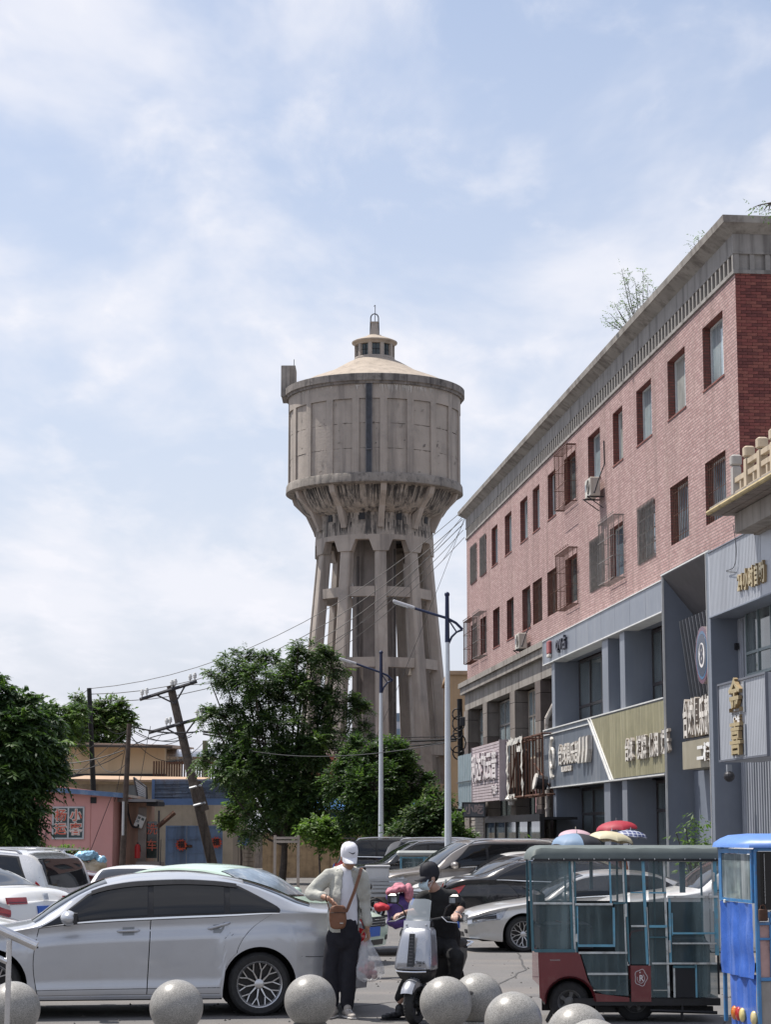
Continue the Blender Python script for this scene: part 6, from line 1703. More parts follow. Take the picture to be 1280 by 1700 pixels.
    def cross(s, name, m, x0, x1, v, off=.006, par=None, xc0=0, xc1=0, nu=8):
        """a patch straight across the car (windscreen, rear window, bonnet): v is where it starts on each side"""
        b = MB(); par = par or s.t
        cs = [-1] + lin(-.96, .96, 15) + [1]
        def pt(u, c):
            x = x0 + xc0 * (1 - c * c) + (x1 + xc1 * (1 - c * c) - x0 - xc0 * (1 - c * c)) * u
            return s.Sn(x, v + (2 - v) * (1 - abs(c)), off if abs(c) < .9999 else -.002, 1 if c >= 0 else -1)
        b.grid(pt, lin(0, 1, nu), cs)
        return b.build(name, m, par, smooth=True, angle=60)
    def front(s, name, m, y0, y1, z0, z1, off=.01, rear=False, par=None, ny=9, bev=0):
        """panel laid on the nose or the tail"""
        b = MB()
        def X(y, z):
            x = 0 if not rear else s.L; hw = s.plan(x)
            c = max(-1, min(1, y / hw)); bow = (s.nose * .9 if not rear else s.tail * .6) * (1 - c * c)
            bu = (1 - ((min(z, 1.0) - .50) / .45) ** 2) * (s.nose if not rear else s.tail)
            return (-bu - bow) if not rear else (s.L + bu + bow)
        sg = 1 if rear else -1
        ys, zs = lin(y0, y1, ny), lin(z0, z1, 4)
        b.grid(lambda y, z: (X(y, z) + sg * off, y, z), ys, zs)
        b.grid(lambda y, o: (X(y, z0) + sg * o, y, z0), ys, [-.01, off]); b.grid(lambda y, o: (X(y, z1) + sg * o, y, z1), ys, [off, -.01])
        b.grid(lambda z, o: (X(y0, z) + sg * o, y0, z), zs, [off, -.01]); b.grid(lambda z, o: (X(y1, z) + sg * o, y1, z), zs, [-.01, off])
        if not rear: b.f = [f[::-1] for f in b.f]
        return b.build(name, m, par or s.t, smooth=True, angle=50)
    def plate(s, rear=False, z=.5, txt=None):
        p = s.front('license_plate', plate_blue, -.22, .22, z - .07, z + .07, .025, rear)
    def dlo(s, xa, xb, xta, xtb, pillars=(), v0=.05, v1=.93, glass=carglass, sides=(1, -1), ca=None, cb=None, chrome_=True, fr=black):
        for sd in sides:
            f = s.patch('window_surround', fr, xa, xb, v0, v1, .004, sd, nu=40, nv=8, xt0=xta, xt1=xtb, curve0=ca, curve1=cb)
            ed = [xa + .035] + list(pillars) + [xb - .035]; et = [xta + .035] + list(pillars) + [xtb - .035]
            for i in range(len(ed) - 1):
                g0, g1 = ed[i] + (.03 if i else 0), ed[i + 1] - (.03 if i < len(ed) - 2 else 0)
                h0, h1 = et[i] + (.03 if i else 0), et[i + 1] - (.03 if i < len(ed) - 2 else 0)
                s.patch('side_window', glass, g0, g1, v0 + .05, v1 - .06, .009, sd, nu=18, nv=8, xt0=h0, xt1=h1, curve0=ca if i == 0 else None, curve1=cb if i == len(ed) - 2 else None, rim=False)
            if chrome_: s.patch('chrome_strip', chrome, xa - .02, xb, v0 - .045, v0 - .01, .011, sd, nu=40, nv=2)
    def mirror(s, x, side, m=None, z=None, sc=1.0):
        p = s.S(x, .04, 0, side); z = z or p.z
        b = MB(); b.ball((x + .02, p.y + side * .17 * sc, z + .06), (.085 * sc, .135 * sc, .075 * sc), 14, 10)
        b2 = MB(); b2.box(x - .03, x + .04, *sorted((p.y - side * .02, p.y + side * .12)), z - .02, z + .015)
        o = b.build('door_mirror', m or s.pm, s.t, smooth=True); b2.box(x + .07, x + .105 * sc, *sorted((p.y + side * .06, p.y + side * .28 * sc)), z + .005, z + .11)
        b2.build('mirror_foot', black, o)
    def handle(s, x, side, z=.87, m=None, par=None):
        m = m or s.pm; zl = s.low(x); v = (z - zl) / (s.belt(x) - zl) - 1
        b = MB(); p0, p1 = s.Sn(x - .1, v, .028, side), s.Sn(x + .1, v, .028, side)
        b.tube([s.Sn(x - .11, v, .0, side), s.Sn(x - .08, v, .03, side), s.Sn(x + .08, v, .03, side), s.Sn(x + .11, v, .0, side)], .014, 8)
        o = b.build('door_handle', m, par or s.t, smooth=True)
        s.patch('handle_recess', mat('handle_shade_paint', (.22, .23, .24), .4, .3, var=0), x - .06, x + .06, v - .06, v + .05, .0065, side, par=None, nu=4, nv=3, rim=False)
def s_inset(n):
    pts = ((-.6, .06), (0, .030), (.05, .018), (.13, .006), (.155, .008), (.20, .024), (.28, .020), (.5, .010), (.74, .001), (.775, .000), (.80, .014), (.86, .030), (.93, .030), (1.0, .022), (1.3, .03))
    for (a, p), (c, q) in zip(pts[:-1], pts[1:]):
        if n <= c:
            return p + (q - p) * max(0, (n - a) / (c - a))
    return .03
sedan_top = [(0, .66), (.06, .72), (.5, .84), (1.0, .91), (1.25, .955), (1.45, 1.10), (1.75, 1.27), (2.05, 1.385), (2.35, 1.43), (2.75, 1.445), (3.1, 1.425), (3.4, 1.375), (3.75, 1.275), (4.02, 1.16), (4.2, 1.11), (4.55, 1.09), (4.7, 1.04), (4.75, .92)]
sedan_belt = [(0, .60), (.3, .72), (.9, .83), (1.3, .895), (1.75, .945), (2.6, .985), (3.3, 1.01), (3.75, 1.03), (4.3, 1.02), (4.75, .86)]
suv_top = [(0, .85), (.08, .92), (.5, 1.02), (1.0, 1.08), (1.2, 1.12), (1.45, 1.30), (1.8, 1.52), (2.1, 1.66), (2.6, 1.71), (3.4, 1.71), (4.1, 1.66), (4.35, 1.56), (4.5, 1.32), (4.6, 1.08), (4.65, .98)]
suv_belt = [(0, .76), (.3, .90), (1.0, 1.0), (1.5, 1.06), (2.5, 1.10), (3.8, 1.13), (4.4, 1.14), (4.65, .92)]
# ---------------- the silver saloon in front
silver = paint('silver_paint', (.43, .445, .475), .5, .30, amt=.12)
cosr, yr0 = math.cos(R(8)), 21.8
rearx = P(432, 1382, yr0).x
# local +x runs nose -> tail; the visible flank is local -y (towards the camera)
c_rz = R(8)
def put_car_by_rear_wheel(px, Y, rz, rxl, flank):
    w = P(px, 1382, Y); ux, uy = math.cos(rz), math.sin(rz)
    return w.x - ux * rxl - uy * flank, w.y - uy * rxl + ux * flank
sx0, sy0 = put_car_by_rear_wheel(432, 21.75, c_rz, 3.58, .80)
A = Car('silver_sedan', 'silver saloon car parked side on in the foreground with tinted windows', 'car', sx0, sy0, c_rz, 4.64, 1.81, sedan_top, sedan_belt, .86, 3.58, .322, silver, ws=None)
A.dlo(1.36, 3.78, 1.36, 3.36, pillars=(2.46, 3.24), ca=lambda t: .46 * t ** 1.7, cb=lambda t: .16 * math.sin(PI * t))
A.cross('windscreen', carglass, 1.30, 2.02, 1.10, .006, xc0=-.06, xc1=-.03)
A.cross('rear_window', carglass, 3.42, 4.10, 1.12, .006, xc0=.02, xc1=.05)
for sd in (-1, 1):
    for nm, a, c, c0, c1 in (('door', 1.345, 2.43, lambda t: .05 * math.sin(PI * t) * -1, lambda t: .03 * t), ('door', 2.44, 3.34, lambda t: .03 * t, lambda t: .36 * t ** 1.5 + .0)):
        s_ = A.patch('door_seam', seal, a - .007, c + .007, -.945, -.005, .0015, sd, nu=22, nv=14, curve0=c0, curve1=c1)
        d_ = A.patch('door', silver, a, c, -.94, -.012, .0040, sd, nu=26, nv=18, curve0=c0, curve1=c1)
    A.handle(2.24, sd, .865); A.handle(3.16, sd, .885)
    A.patch('side_skirt', silver, 1.25, 3.18, -1, -.96, .012, sd, nu=20, nv=3)
    A.patch('fuel_flap_seam', seal, 4.05, 4.70, -.52, -.513, .003, sd, nu=10, nv=2, rim=False)
    A.patch('headlight', clearlens, .02, .55, -.30, -.03, .006, sd)
    A.patch('taillight', redlens, 4.40, 4.75, -.34, -.07, .008, sd, nu=8)
    A.patch('fender_trim', seal, 1.08, 1.34, -.28, -.255, .006, sd, nu=6, nv=3, xt0=1.2)
    A.patch('rain_visor', black, 1.86, 3.34, .84, .96, .020, sd, nu=20, nv=4)
A.front('grille', black, -.55, .55, .52, .66); A.front('taillight', redlens, -.86 * .85, -.45, .90, 1.0, rear=True); A.front('taillight', redlens, .45, .86 * .85, .90, 1.0, rear=True)
A.plate(); A.plate(True, .75)
A.mirror(1.62, -1); A.mirror(1.62, 1)
# ---------------- simpler parked cars
def sedan(label, x, y, rz, pm, L=4.7, group=None, glass=carglass, chrome_=True, sc=1.0, name='parked_car', near=False, spokes=5, doors=True, wheels=10):
    C_ = Car(name, label, 'car', x, y, rz, 4.75, 1.80, sedan_top, sedan_belt, .88, 3.58, .318, pm, near=near, group=group, sc=sc)
    C_.dlo(1.36, 3.78, 1.36, 3.36, pillars=(2.46, 3.24), ca=lambda t: .46 * t ** 1.7, cb=lambda t: .16 * math.sin(PI * t), glass=glass, chrome_=chrome_)
    C_.cross('windscreen', glass, 1.30, 2.02, 1.10, .006, xc0=-.06, xc1=-.03); C_.cross('rear_window', glass, 3.42, 4.10, 1.12, .006, xc0=.02, xc1=.05)
    for sd in (-1, 1):
        for a, c, c0, c1 in ((1.345, 2.43, None, None), (2.44, 3.34, None, lambda t: .36 * t ** 1.5)):
            C_.patch('door_seam', seal, a - .007, c + .007, -.945, -.005, .0015, sd, nu=12, nv=8, curve0=c0, curve1=c1); d_ = C_.patch('door', pm, a, c, -.94, -.012, .0045, sd, nu=14, nv=10, curve0=c0, curve1=c1)
        C_.handle(2.22, sd); C_.handle(3.22, sd)
        h = C_.patch('headlight', clearlens, .0, .55, -.32, -.04, .006, sd, xt1=.62); C_.patch('lamp_unit', black, .06, .40, -.27, -.10, .0085, sd, rim=False)
        C_.patch('taillight', redlens, 4.46, 4.75, -.27, -.09, .008, sd, nu=10, xt0=4.34); C_.patch('lamp_shade', darkglow, 4.52, 4.75, -.30, -.20, .010, sd, nu=6, nv=3); C_.mirror(1.62, sd)
    C_.front('grille', black, -.50, .50, .53, .68); 
    for z in (.56, .60, .64): C_.front('grille_bar', chrome, -.49, .49, z, z + .006, .014)
    C_.front('headlight', clearlens, -.68, -.52, .55, .66, .012); C_.front('headlight', clearlens, .52, .68, .55, .66, .012)
    C_.front('lower_grille', black, -.45, .45, .27, .35, .004); C_.front('fog_lamp', black, -.67, -.55, .33, .40, .006); C_.front('fog_lamp', black, .55, .67, .33, .40, .006)
    for sg in (-1, 1): C_.front('taillight', redlens, *sorted((sg * .40, sg * .78)), .885, .975, .010, rear=True); C_.front('lamp_strip', darkglow, *sorted((sg * .42, sg * .76)), .90, .915, .014, rear=True)
    C_.front('boot_badge', chrome, -.05, .05, .93, 1.02, .014, rear=True)
    C_.front('bumper_insert', black, -.6, .6, .28, .42, rear=True)
    C_.plate(z=.47); C_.plate(True, .78)
    return C_
def suv(label, x, y, rz, pm, glass=carglass, rails=True, group=None, sc=1.0, spoiler=True, sunk=1.0, name='parked_suv'):
    C_ = Car(name, label, 'car', x, y, rz, 4.65, 1.84, suv_top, suv_belt, .88, 3.62, .35, pm, near=False, group=group, sill=.26, tum=.24, kz=.9, sc=sc)
    C_.dlo(1.42, 4.28, 1.42, 4.08, pillars=(2.45, 3.45), ca=lambda t: .62 * t ** 1.1, cb=lambda t: -.05 * t, glass=glass)
    C_.cross('windscreen', glass, 1.24, 2.02, 1.08, .006, xc0=-.08, xc1=-.04); C_.cross('rear_window', glass, 4.34, 4.56, 1.1, .008, xc0=.04, xc1=.05, nu=5)
    for sd in (-1, 1):
        for a, c, c1 in ((1.345, 2.43, None), (2.44, 3.34, lambda t: .30 * t ** 1.5)):
            C_.patch('door_seam', seal, a - .007, c + .007, -.945, -.005, .0015, sd, nu=12, nv=8, curve1=c1); C_.patch('door', pm, a, c, -.94, -.012, .0045, sd, nu=14, nv=10, curve1=c1)
        C_.handle(2.22, sd); C_.handle(3.22, sd)
        C_.patch('headlight', clearlens, .0, .5, -.26, -.05, .006, sd); C_.patch('taillight', redlens, 4.42, 4.65, -.36, .16, .008, sd, nu=6); C_.mirror(1.6, sd, sc=1.1)
        if rails:
            b = MB(); b.tube([C_.Sn(2.05, 1.04, 0, sd)] + [C_.Sn(x_, 1.04, .05, sd) for x_ in lin(2.2, 3.95, 8)] + [C_.Sn(4.05, 1.04, 0, sd)], .022, 6); b.build('roof_rail', alloy, C_.t, smooth=True)
    C_.front('grille', black, -.52, .52, .60, .82)
    for z in (.64, .70, .76): C_.front('grille_bar', chrome, -.51, .51, z, z + .008, .014)
    C_.front('lower_grille', black, -.6, .6, .32, .45); C_.plate(z=.5); C_.plate(True, .85)
    for sg in (-1, 1): C_.front('taillight', redlens, *sorted((sg * .5, sg * .74)), .84, .96, .012, rear=True)
    if spoiler:
        b = MB(); b.rings([[(x_, y_, 1.655 + dz + (.03 if abs(y_) > .4 else .045)) for x_, dz in ((4.1, -.02), (4.42, -.005), (4.44, .015), (4.1, .02))] for y_ in lin(-.62, .62, 7)]); b.build('rear_spoiler', pm, C_.t, smooth=True)
    return C_
white = paint('white_paint', (.68, .68, .67), 0, .3, amt=.2); pearl = paint('pearl_white_paint', (.62, .62, .63), .2, .28, amt=.2)
blackp = paint('black_paint', (.012, .012, .015), .2, .25, amt=.12); darkblue = paint('dark_blue_paint', (.012, .018, .035), .2, .25, amt=.1)
greyp = paint('grey_paint', (.17, .165, .16), .5, .32, amt=.25); taupe = paint('taupe_paint', (.24, .215, .195), .5, .32, amt=.25)
mint = paint('mint_paint', (.47, .60, .50), .05, .35, amt=.2); redp = paint('dark_red_paint', (.16, .02, .02), .2, .3, amt=.1); silv2 = paint('warm_silver_paint', (.52, .51, .49), .5, .3, amt=.2)
# place a car by where its tail (or nose) centre stands: local x axis runs nose -> tail
def place(px, Y, deg, at):     # ground point under local x=at on the centre line shows at px, distance Y
    p = P(px, 1382, Y); a = R(deg); return p.x - math.cos(a) * at, p.y - math.sin(a) * at, a
# left cluster
x, y, a = place(-60, 34, -22, 2.3); suv('white estate SUV with roof spoiler and dark side glass at the left edge', x, y, a, pearl, sc=.94)
x, y, a = place(60, 29.5, -30, 4.6); sedan('white saloon with red taillight and blue number plate seen from the rear left', x, y, a, white)
x, y, a = place(62, 29.0, 172, .1); sedan('black car nose with clear headlamp below the white saloon', x - .3, y - 1.2, a, blackp)
x, y, a = place(30, 25.0, 180, .9); sedan('white car bonnet and mirror at the lower left edge behind the silver saloon', x - .6, y, a, white)
x, y, a = place(150, 44, 160, .3); sedan('dark blue saloon with sloping windscreen beyond the white SUV', x, y, a, darkblue)
x, y, a = place(188, 38.5, 83, .3); sedan('small white car facing the camera behind the silver saloon roof', x, y, a, white, sc=.86)
x, y, a = place(150, 52, 175, 1.0); sedan('dark red car mostly hidden below the sack pile', x, y, a, redp)
x, y, a = place(160, 41, -18, 4.7); sedan('white hatch seen only by its tail lamp left of the small white car', x - .9, y, a, pearl)
# mint car, nose to the right and towards the camera
dusty = mat('sun_dusted_windscreen', (.16, .20, .24), .12, var=.5, scale=2, spec=.8, streak=((.55, .56, .56), .6, 3.5))
x, y, a = place(590, 30.3, 180 - 25, .1)
mc = sedan('pale mint green car with dusty windscreen behind the silver saloon', x, y, a, mint, sc=.97)
mc.cross('windscreen_dust', dusty, 1.33, 2.0, 1.12, .010, xc0=-.06, xc1=-.03)
# right cluster, noses to the left
x, y = put_car_by_rear_wheel(866, 33.2, R(6), .88 * .88, .78 * .88); a = R(6); rc = sedan('silver saloon with blue plate facing left beside the green tricycle', x, y, a, silv2, near=True, sc=.88)
x, y, a = place(752, 38.0, 172, 4.65); sedan('black saloon with red taillight between the silver saloon and scooter rider', x, y, a, blackp)
x, y, a = place(705, 43, 18, .1); sedan('grey saloon with sloped windscreen second in the row at right', x, y, a, greyp)
x, y, a = place(690, 47, 16, .1); sedan('white saloon with chrome window line in the right hand row', x, y, a, white)
x, y, a = place(626, 47.5, 14, .1); suv('large taupe SUV with roof rails at the back of the right hand row', x, y, a, taupe, sc=1.0)
x, y, a = place(655, 43, 178, 4.6); 
x, y, a = place(1085, 29.5, 6, .8); suv('white van like car standing behind the green tricycle', x, y, a, white, sc=1.0)
x, y, a = place(648, 62, 168, 4.5); suv('dark grey car with tall red taillight far behind the scooter rider', x, y, a, greyp, sc=1.0)
x, y, a = place(655, 68, 185, 4.5); suv('white car roof just visible beyond the red taillight', x, y, a, white, sc=1.0)
x, y, a = place(655, 60, 182, 4.6); suv('black boxy car behind the shorter lamp post', x - 1.7, y + 4, a, blackp, sc=1.0)
x, y, a = place(575, 58, 10, .2); suv('second black car beyond the mint green car', x, y, a, blackp, sc=.96)
# ================================================================== granite sphere bollards
def granite():
    m = mat('speckled_granite', (.325, .318, .305), .36, var=.12, scale=4, stain=((.19, .175, .16), .7, 2.2))
    t = m.node_tree; b = t.nodes['Principled BSDF']; src = b.inputs['Base Color'].links[0].from_socket
    tcn = t.nodes.new('ShaderNodeTexCoord')
    v = t.nodes.new('ShaderNodeTexNoise'); v.inputs['Scale'].default_value = 120; v.inputs['Detail'].default_value = 4; v.inputs['Roughness'].default_value = .8
    t.links.new(tcn.outputs['Object'], v.inputs['Vector'])
    r = t.nodes.new('ShaderNodeValToRGB'); e = r.color_ramp.elements; e[0].position = .36; e[0].color = (.36, .36, .35, 1); e[1].position = .60; e[1].color = (1.10, 1.08, 1.04, 1)
    t.links.new(v.outputs['Fac'], r.inputs['Fac'])
    mu = t.nodes.new('ShaderNodeMix'); mu.data_type = 'RGBA'; mu.blend_type = 'MULTIPLY'; mu.inputs['Factor'].default_value = 1
    t.links.new(src, mu.inputs['A']); t.links.new(r.outputs[0], mu.inputs['B']); t.links.new(mu.outputs['Result'], b.inputs['Base Color'])
    return m
gran = granite()
proto = None
labs = ['granite ball bollard at the left edge behind the steel handrail post', 'granite ball bollard standing alone before the silver saloon doors', 'granite ball bollard at the feet of the standing man in the white cap',
        'granite ball bollard touching the silver scooter front wheel', 'chipped granite ball bollard, second right of the scooter wheel', 'granite ball bollard with dark scratches left of the green tricycle', 'granite ball bollard covering the tricycle rear wheel', 'granite ball bollard nearest the camera at the bottom edge']
for i, (px, py, rp) in enumerate(((22, 1661, 44), (293, 1657, 43.5), (515, 1651, 42), (740, 1652, 42.5), (793, 1660, 41.5), (852, 1680, 47), (959, 1702, 50.5), (986, 1733, 55))):
    Y = .235 * FPX / rp; p = P(px, py, Y)
    if proto is None:
        t = thing('stone_bollard', labs[0], 'bollard', (p.x, Y, 0), 0, 'granite ball bollards along the kerb')
        b = MB(); b.ball((0, 0, .345), .235, 48, 32); b.build('ball', gran, t, smooth=True)
        b = MB(); b.lathe([(.0, 0), (.225, 0), (.23, .02), (.225, .05), (.19, .085), (.165, .10), (.16, .125), (.15, .15), (0, .16)], 36); b.build('pedestal', gran, t, smooth=True)
        proto = t
    else:
        t = copy_tree(proto); t['label'] = labs[i]; t.location = (p.x, Y, 0); t.rotation_euler = (0, 0, i * 1.7); t.scale = (1, 1, 1)
    if i == 4:
        ch = fuse(MB().ball((0, 0, 0), .03, 8, 6).ball((.05, 0, .004), .02, 8, 6).ball((-.04, 0, -.01), .02, 8, 6), .008, 1, .01, 30)
        o = ch.build('chip', mat('granite_chip', (.10, .095, .09), .9, var=.4, scale=30), t, smooth=True); o.scale = (1, .25, .6); d = Vector((0, -.233, .42)); o.rotation_euler.z = -i * 1.7
        o.location = Matrix.Rotation(-i * 1.7, 3, 'Z') @ Vector((-.07, -.215, .415))
# steel handrail
hr_ = thing('handrail', 'brushed steel handrail with one post at the lower left corner', 'handrail', (0, 0, 0))
YH = 11.0
b = MB(); b.tube([P(-160, 1470, YH), P(61, 1570, YH)], .0245, 18); b.build('top_rail', steel, hr_, smooth=True, angle=50)
b = MB(); b.tube([P(-160, 1518, YH), P(12, 1596, YH)], .014, 14); b.build('lower_rail', steel, hr_, smooth=True)
q = P(15.5, 1560, YH); b = MB(); b.tube([(q.x, YH, 0), (q.x, YH, q.z)], .0145, 16); b.build('post', steel, hr_, smooth=True)

# ================================================================== tricycles
film = mat('greenish_plastic_film', (.06, .095, .105), .10, var=.5, scale=1.6, alpha=.66, streak=((.26, .35, .36), .55, 5)); film2 = mat('clear_plastic_film', (.5, .55, .58), .08, var=.2, scale=3, alpha=.16)
tarp = mat('grey_green_tarp', (.105, .125, .12), .6, var=.12, scale=4, bump=.04, bscale=9); bluep = mat('chipped_blue_frame', (.13, .33, .44), .5, var=.2, scale=6, stain=((.30, .30, .28), .7, 9)); tealp = mat('teal_frame', (.05, .13, .16), .5, var=.25, scale=6); whitep = mat('chipped_white_frame', (.50, .52, .50), .6, var=.25, scale=9, stain=((.16, .12, .09), .8, 10)); maroon = mat('maroon_enamel', (.135, .012, .018), .25, var=.12, scale=3, coat=.6, stain=((.2, .08, .07), .4, 3))
YT = 20.9
dimf = mat('cabin_shade_sheet', (.035, .05, .055), .5, var=.3, scale=2); darkrim = [mat('steel_wheel_disc', (.12, .12, .12), .5, .5, var=.3, scale=9), alloyd]
def tricycle():
    T = P(880, 1382, YT); T.z = 0
    t = thing('electric_tricycle', 'enclosed green and maroon passenger tricycle with plastic film windows', 'tricycle', T)
    def X(px): return P(px, 1382, YT).x - T.x
    def Z(py): return P(0, py, YT).z
    Wd = 1.02
    # roof tarp: rounded section running along x
    b = MB(); rg = []
    for x, s_ in [(X(880), .0), (X(881), .35), (X(884), .62), (X(890), .85), (X(898), .97), (X(906), 1.0)] + [(v, 1.0) for v in lin(X(930), X(1190), 12)]:
        zt, zb = Z(1404), Z(1427)
        h = (zt - zb) * s_ + .005; sag = .006 * math.sin(x * 17)
        rg.append([(x, -.03, zb), (x, -.035, zb + h * .45), (x, -.0, zb + h * .82 + sag), (x, .12, zb + h + sag), (x, Wd - .12, zb + h), (x, Wd, zb + h * .8), (x, Wd + .03, zb + h * .4), (x, Wd + .03, zb)])
    b.rings(rg); b.build('roof_cover', tarp, t, smooth=True)
    b = MB(); b.box(X(884), X(1190), -.04, -.031, Z(1429), Z(1425)); b.build('roof_hem', black, t)
    for px in range(885, 1190, 25):
        b = MB(); b.ball((X(px), -.045, Z(1425.5)), .009, 6, 4); b.build('stud', steel, t)
    def vb(px0, px1, py0, py1, m, y=0.0, d=.022, nm='frame_bar', tilt=0):
        b = MB(); x0, x1 = X(px0), X(px1); tl = tilt * YT / FPX
        b.rings([[(x0, y, Z(py1)), (x1, y, Z(py1)), (x1, y + d, Z(py1)), (x0, y + d, Z(py1))], [(x0 - tl, y, Z(py0)), (x1 - tl, y, Z(py0)), (x1 - tl, y + d, Z(py0)), (x0 - tl, y + d, Z(py0))]]); return b.build(nm, m, t)
    for a in ((881, 885, 1428, 1578, tealp, 4), (946, 950, 1428, 1578, tealp, 3), (950.5, 953.5, 1428, 1580, whitep, 3), (953.8, 956.5, 1428, 1580, tealp, 2), (1036, 1038.5, 1428, 1652, whitep, 4), (1039, 1042.5, 1428, 1600, tealp, 4), (1069, 1074, 1428, 1600, bluep, 5), (1074.5, 1076.5, 1505, 1655, whitep, 4), (1103.5, 1107, 1428, 1655, whitep, 4), (1107.5, 1111, 1490, 1600, bluep, 0), (1180, 1182.5, 1428, 1512, whitep, 0), (1183, 1189, 1428, 1585, bluep, 1), (1186, 1189, 1585, 1650, black, 0), (1011, 1014, 1428, 1500, bluep, 1), (955, 958, 1504, 1570, bluep, 0), (1015, 1018.5, 1506, 1570, bluep, 0), (1112, 1114, 1515, 1552, bluep, 0), (1149, 1152, 1600, 1655, bluep, 0), (1038, 1041, 1596, 1602, whitep, 0), (1113, 1116, 1604, 1655, whitep, 0)):
        vb(*a[:5], tilt=a[5])
    for a in ((884, 948, 1497, 1500.5, whitep), (953, 1015, 1498.5, 1502, whitep), (1016, 1037, 1497, 1500, tealp), (1045, 1070, 1480, 1482, bluep), (1075, 1104, 1480, 1482.5, bluep), (1045, 1070, 1535, 1538, whitep), (1075, 1104, 1535, 1539, bluep), (1075, 1104, 1554, 1556, tealp), (1106, 1189, 1486, 1489.5, whitep), (1112, 1183, 1547, 1550, bluep), (1112, 1185, 1564, 1566.5, whitep), (1078, 1185, 1597, 1600, whitep), (957, 1018, 1567, 1571, bluep), (958, 1038, 1579, 1582.5, whitep), (972, 1038, 1614, 1617.5, whitep), (1113, 1150, 1602, 1606, tealp), (885, 952, 1575, 1580, tealp), (1106, 1182, 1427, 1430, whitep), (953, 1013, 1427, 1429.5, whitep)):
        vb(*a[:5], y=-.012, d=.02)
    def pane(px0, px1, py0, py1, m, y=.012, nm='film_pane'):
        b = MB(); n = 7
        b.grid(lambda x, z: (x, y + .006 * noise.noise(Vector((x * 5, z * 5, px0))), z), lin(X(px0), X(px1), n), lin(Z(py1), Z(py0), n)); return b.build(nm, m, t, smooth=True)
    for a in ((884, 947, 1428, 1498), (884, 947, 1500, 1577), (1014, 1038, 1428, 1498), (957, 1016, 1502, 1568), (1018, 1038, 1500, 1580), (1044, 1070, 1428, 1600), (1075, 1104, 1428, 1500), (1075, 1104, 1500, 1655), (1108, 1183, 1489, 1548), (1108, 1183, 1548, 1600), (1152, 1186, 1600, 1655), (1186, 1192, 1428, 1600)): pane(*a, film)
    pane(1110, 1181, 1430, 1487, film2); pane(955, 1012, 1428, 1478, film2)
    # lower door film with a curved corner
    b = MB(); pl = [(962, 1583), (1037, 1583), (1039, 1652), (1000, 1650), (986, 1645), (978, 1635), (972, 1618)]
    b.raw([(X(x), -.004, Z(y)) for x, y in pl], [tuple(range(len(pl)))]); b.build('door_film', film, t)
    # maroon body side with wheel arch
    b = MB(); wx, wz, wr_ = X(943), .20, .255
    arc = [(wx - wr_ * math.cos(a), wz + wr_ * math.sin(a)) for a in lin(.0, PI - .12, 15)]
    out = [(X(893), Z(1655)), (X(891), Z(1580)), (X(955), Z(1580)), (X(960), Z(1583)), (X(972), Z(1625)), (X(984), Z(1648)), (X(1040), Z(1655)), (X(1040), Z(1662)), (X(985), Z(1662))]
    poly = [(X(893), Z(1655))] + out[1:] + [arc[-1]] + arc[::-1][1:] 
    b.rings([[(x, y, z) for x, z in poly] for y in (.03, .0)]); b.build('body_side', maroon, t)
    b = MB(); b.grid(lambda a, o: (wx - (wr_ - o * .2) * math.cos(a), -.035 + o * .6, wz + (wr_ - o * .2) * math.sin(a)), lin(-.05, PI - .05, 18), [0, .06, .1]); b.build('arch_lip', maroon, t, smooth=True)
    b = MB(); b.grid(lambda a, y: (wx - (wr_ - .004) * math.cos(a), y, wz + (wr_ - .004) * math.sin(a)), lin(-.1, PI, 15), [.03, .30]); b.box(X(900), X(985), .3, .32, .1, Z(1585)); b.build('arch_liner', inner, t)
    b = MB(); b.box(X(893), X(897), .03, Wd, .36, Z(1580)); b.build('rear_panel', maroon, t)
    b = MB(); b.box(X(1043), X(1076), -.008, .0, Z(1662), Z(1602)); pn = b.build('emblem_panel', maroon, t)
    wl_ = mat('white_print', (.62, .58, .58), .5)
    ex, ez = X(1059.5), Z(1622)
    b = MB(); b.tube([(ex + (.062 + .006 * math.cos(5 * a)) * math.cos(a) * .95, -.01, ez + (.078 + .006 * math.cos(5 * a)) * math.sin(a)) for a in lin(PI / 2, 2.5 * PI, 41)], .0028, 4, cap=False); b.tube([(ex + .036 * math.cos(a), -.01, ez - .008 + .045 * math.sin(a)) for a in lin(.9 * PI, 2.3 * PI, 20)], .0025, 4); b.ball((ex - .008, -.01, ez + .05), .008, 6, 4); b.build('emblem', wl_, pn)
    put(text_mb('R', .085, .003, .9, .002), Matrix.Translation((ex + .004, -.0115, ez - .008))).build('emblem_letter', wl_, pn)
    put(text_mb('ZONGSHEN', .017, .002, 1.1), Matrix.Translation((X(919), -.003, Z(1593)))).build('side_lettering', mat('silver_print', (.4, .4, .4), .4, .5), t)
    vb(1116, 1149, 1606, 1655, darkin, y=.0, d=.02, nm='dark_opening')
    # floor, chassis, interior
    b = MB(); b.box(X(950), X(1190), .02, Wd, .17, .24); b.box(X(990), X(1185), .3, .36, .08, .14); b.box(X(990), X(1185), .7, .76, .08, .14); b.tube([(X(1075), .05, .12), (X(1185), .05, .10)], .018, 6); b.tube([(X(1127), .05, .17), (X(1127), .05, .0 + .03)], .014, 6); b.build('chassis', black, t)
    for px in (884, 950, 1040, 1104, 1186):
        b = MB(); b.box(X(px), X(px) + .02, Wd - .02, Wd, Z(1580 if px < 900 else 1650), Z(1427)); b.build('far_post', tealp, t)
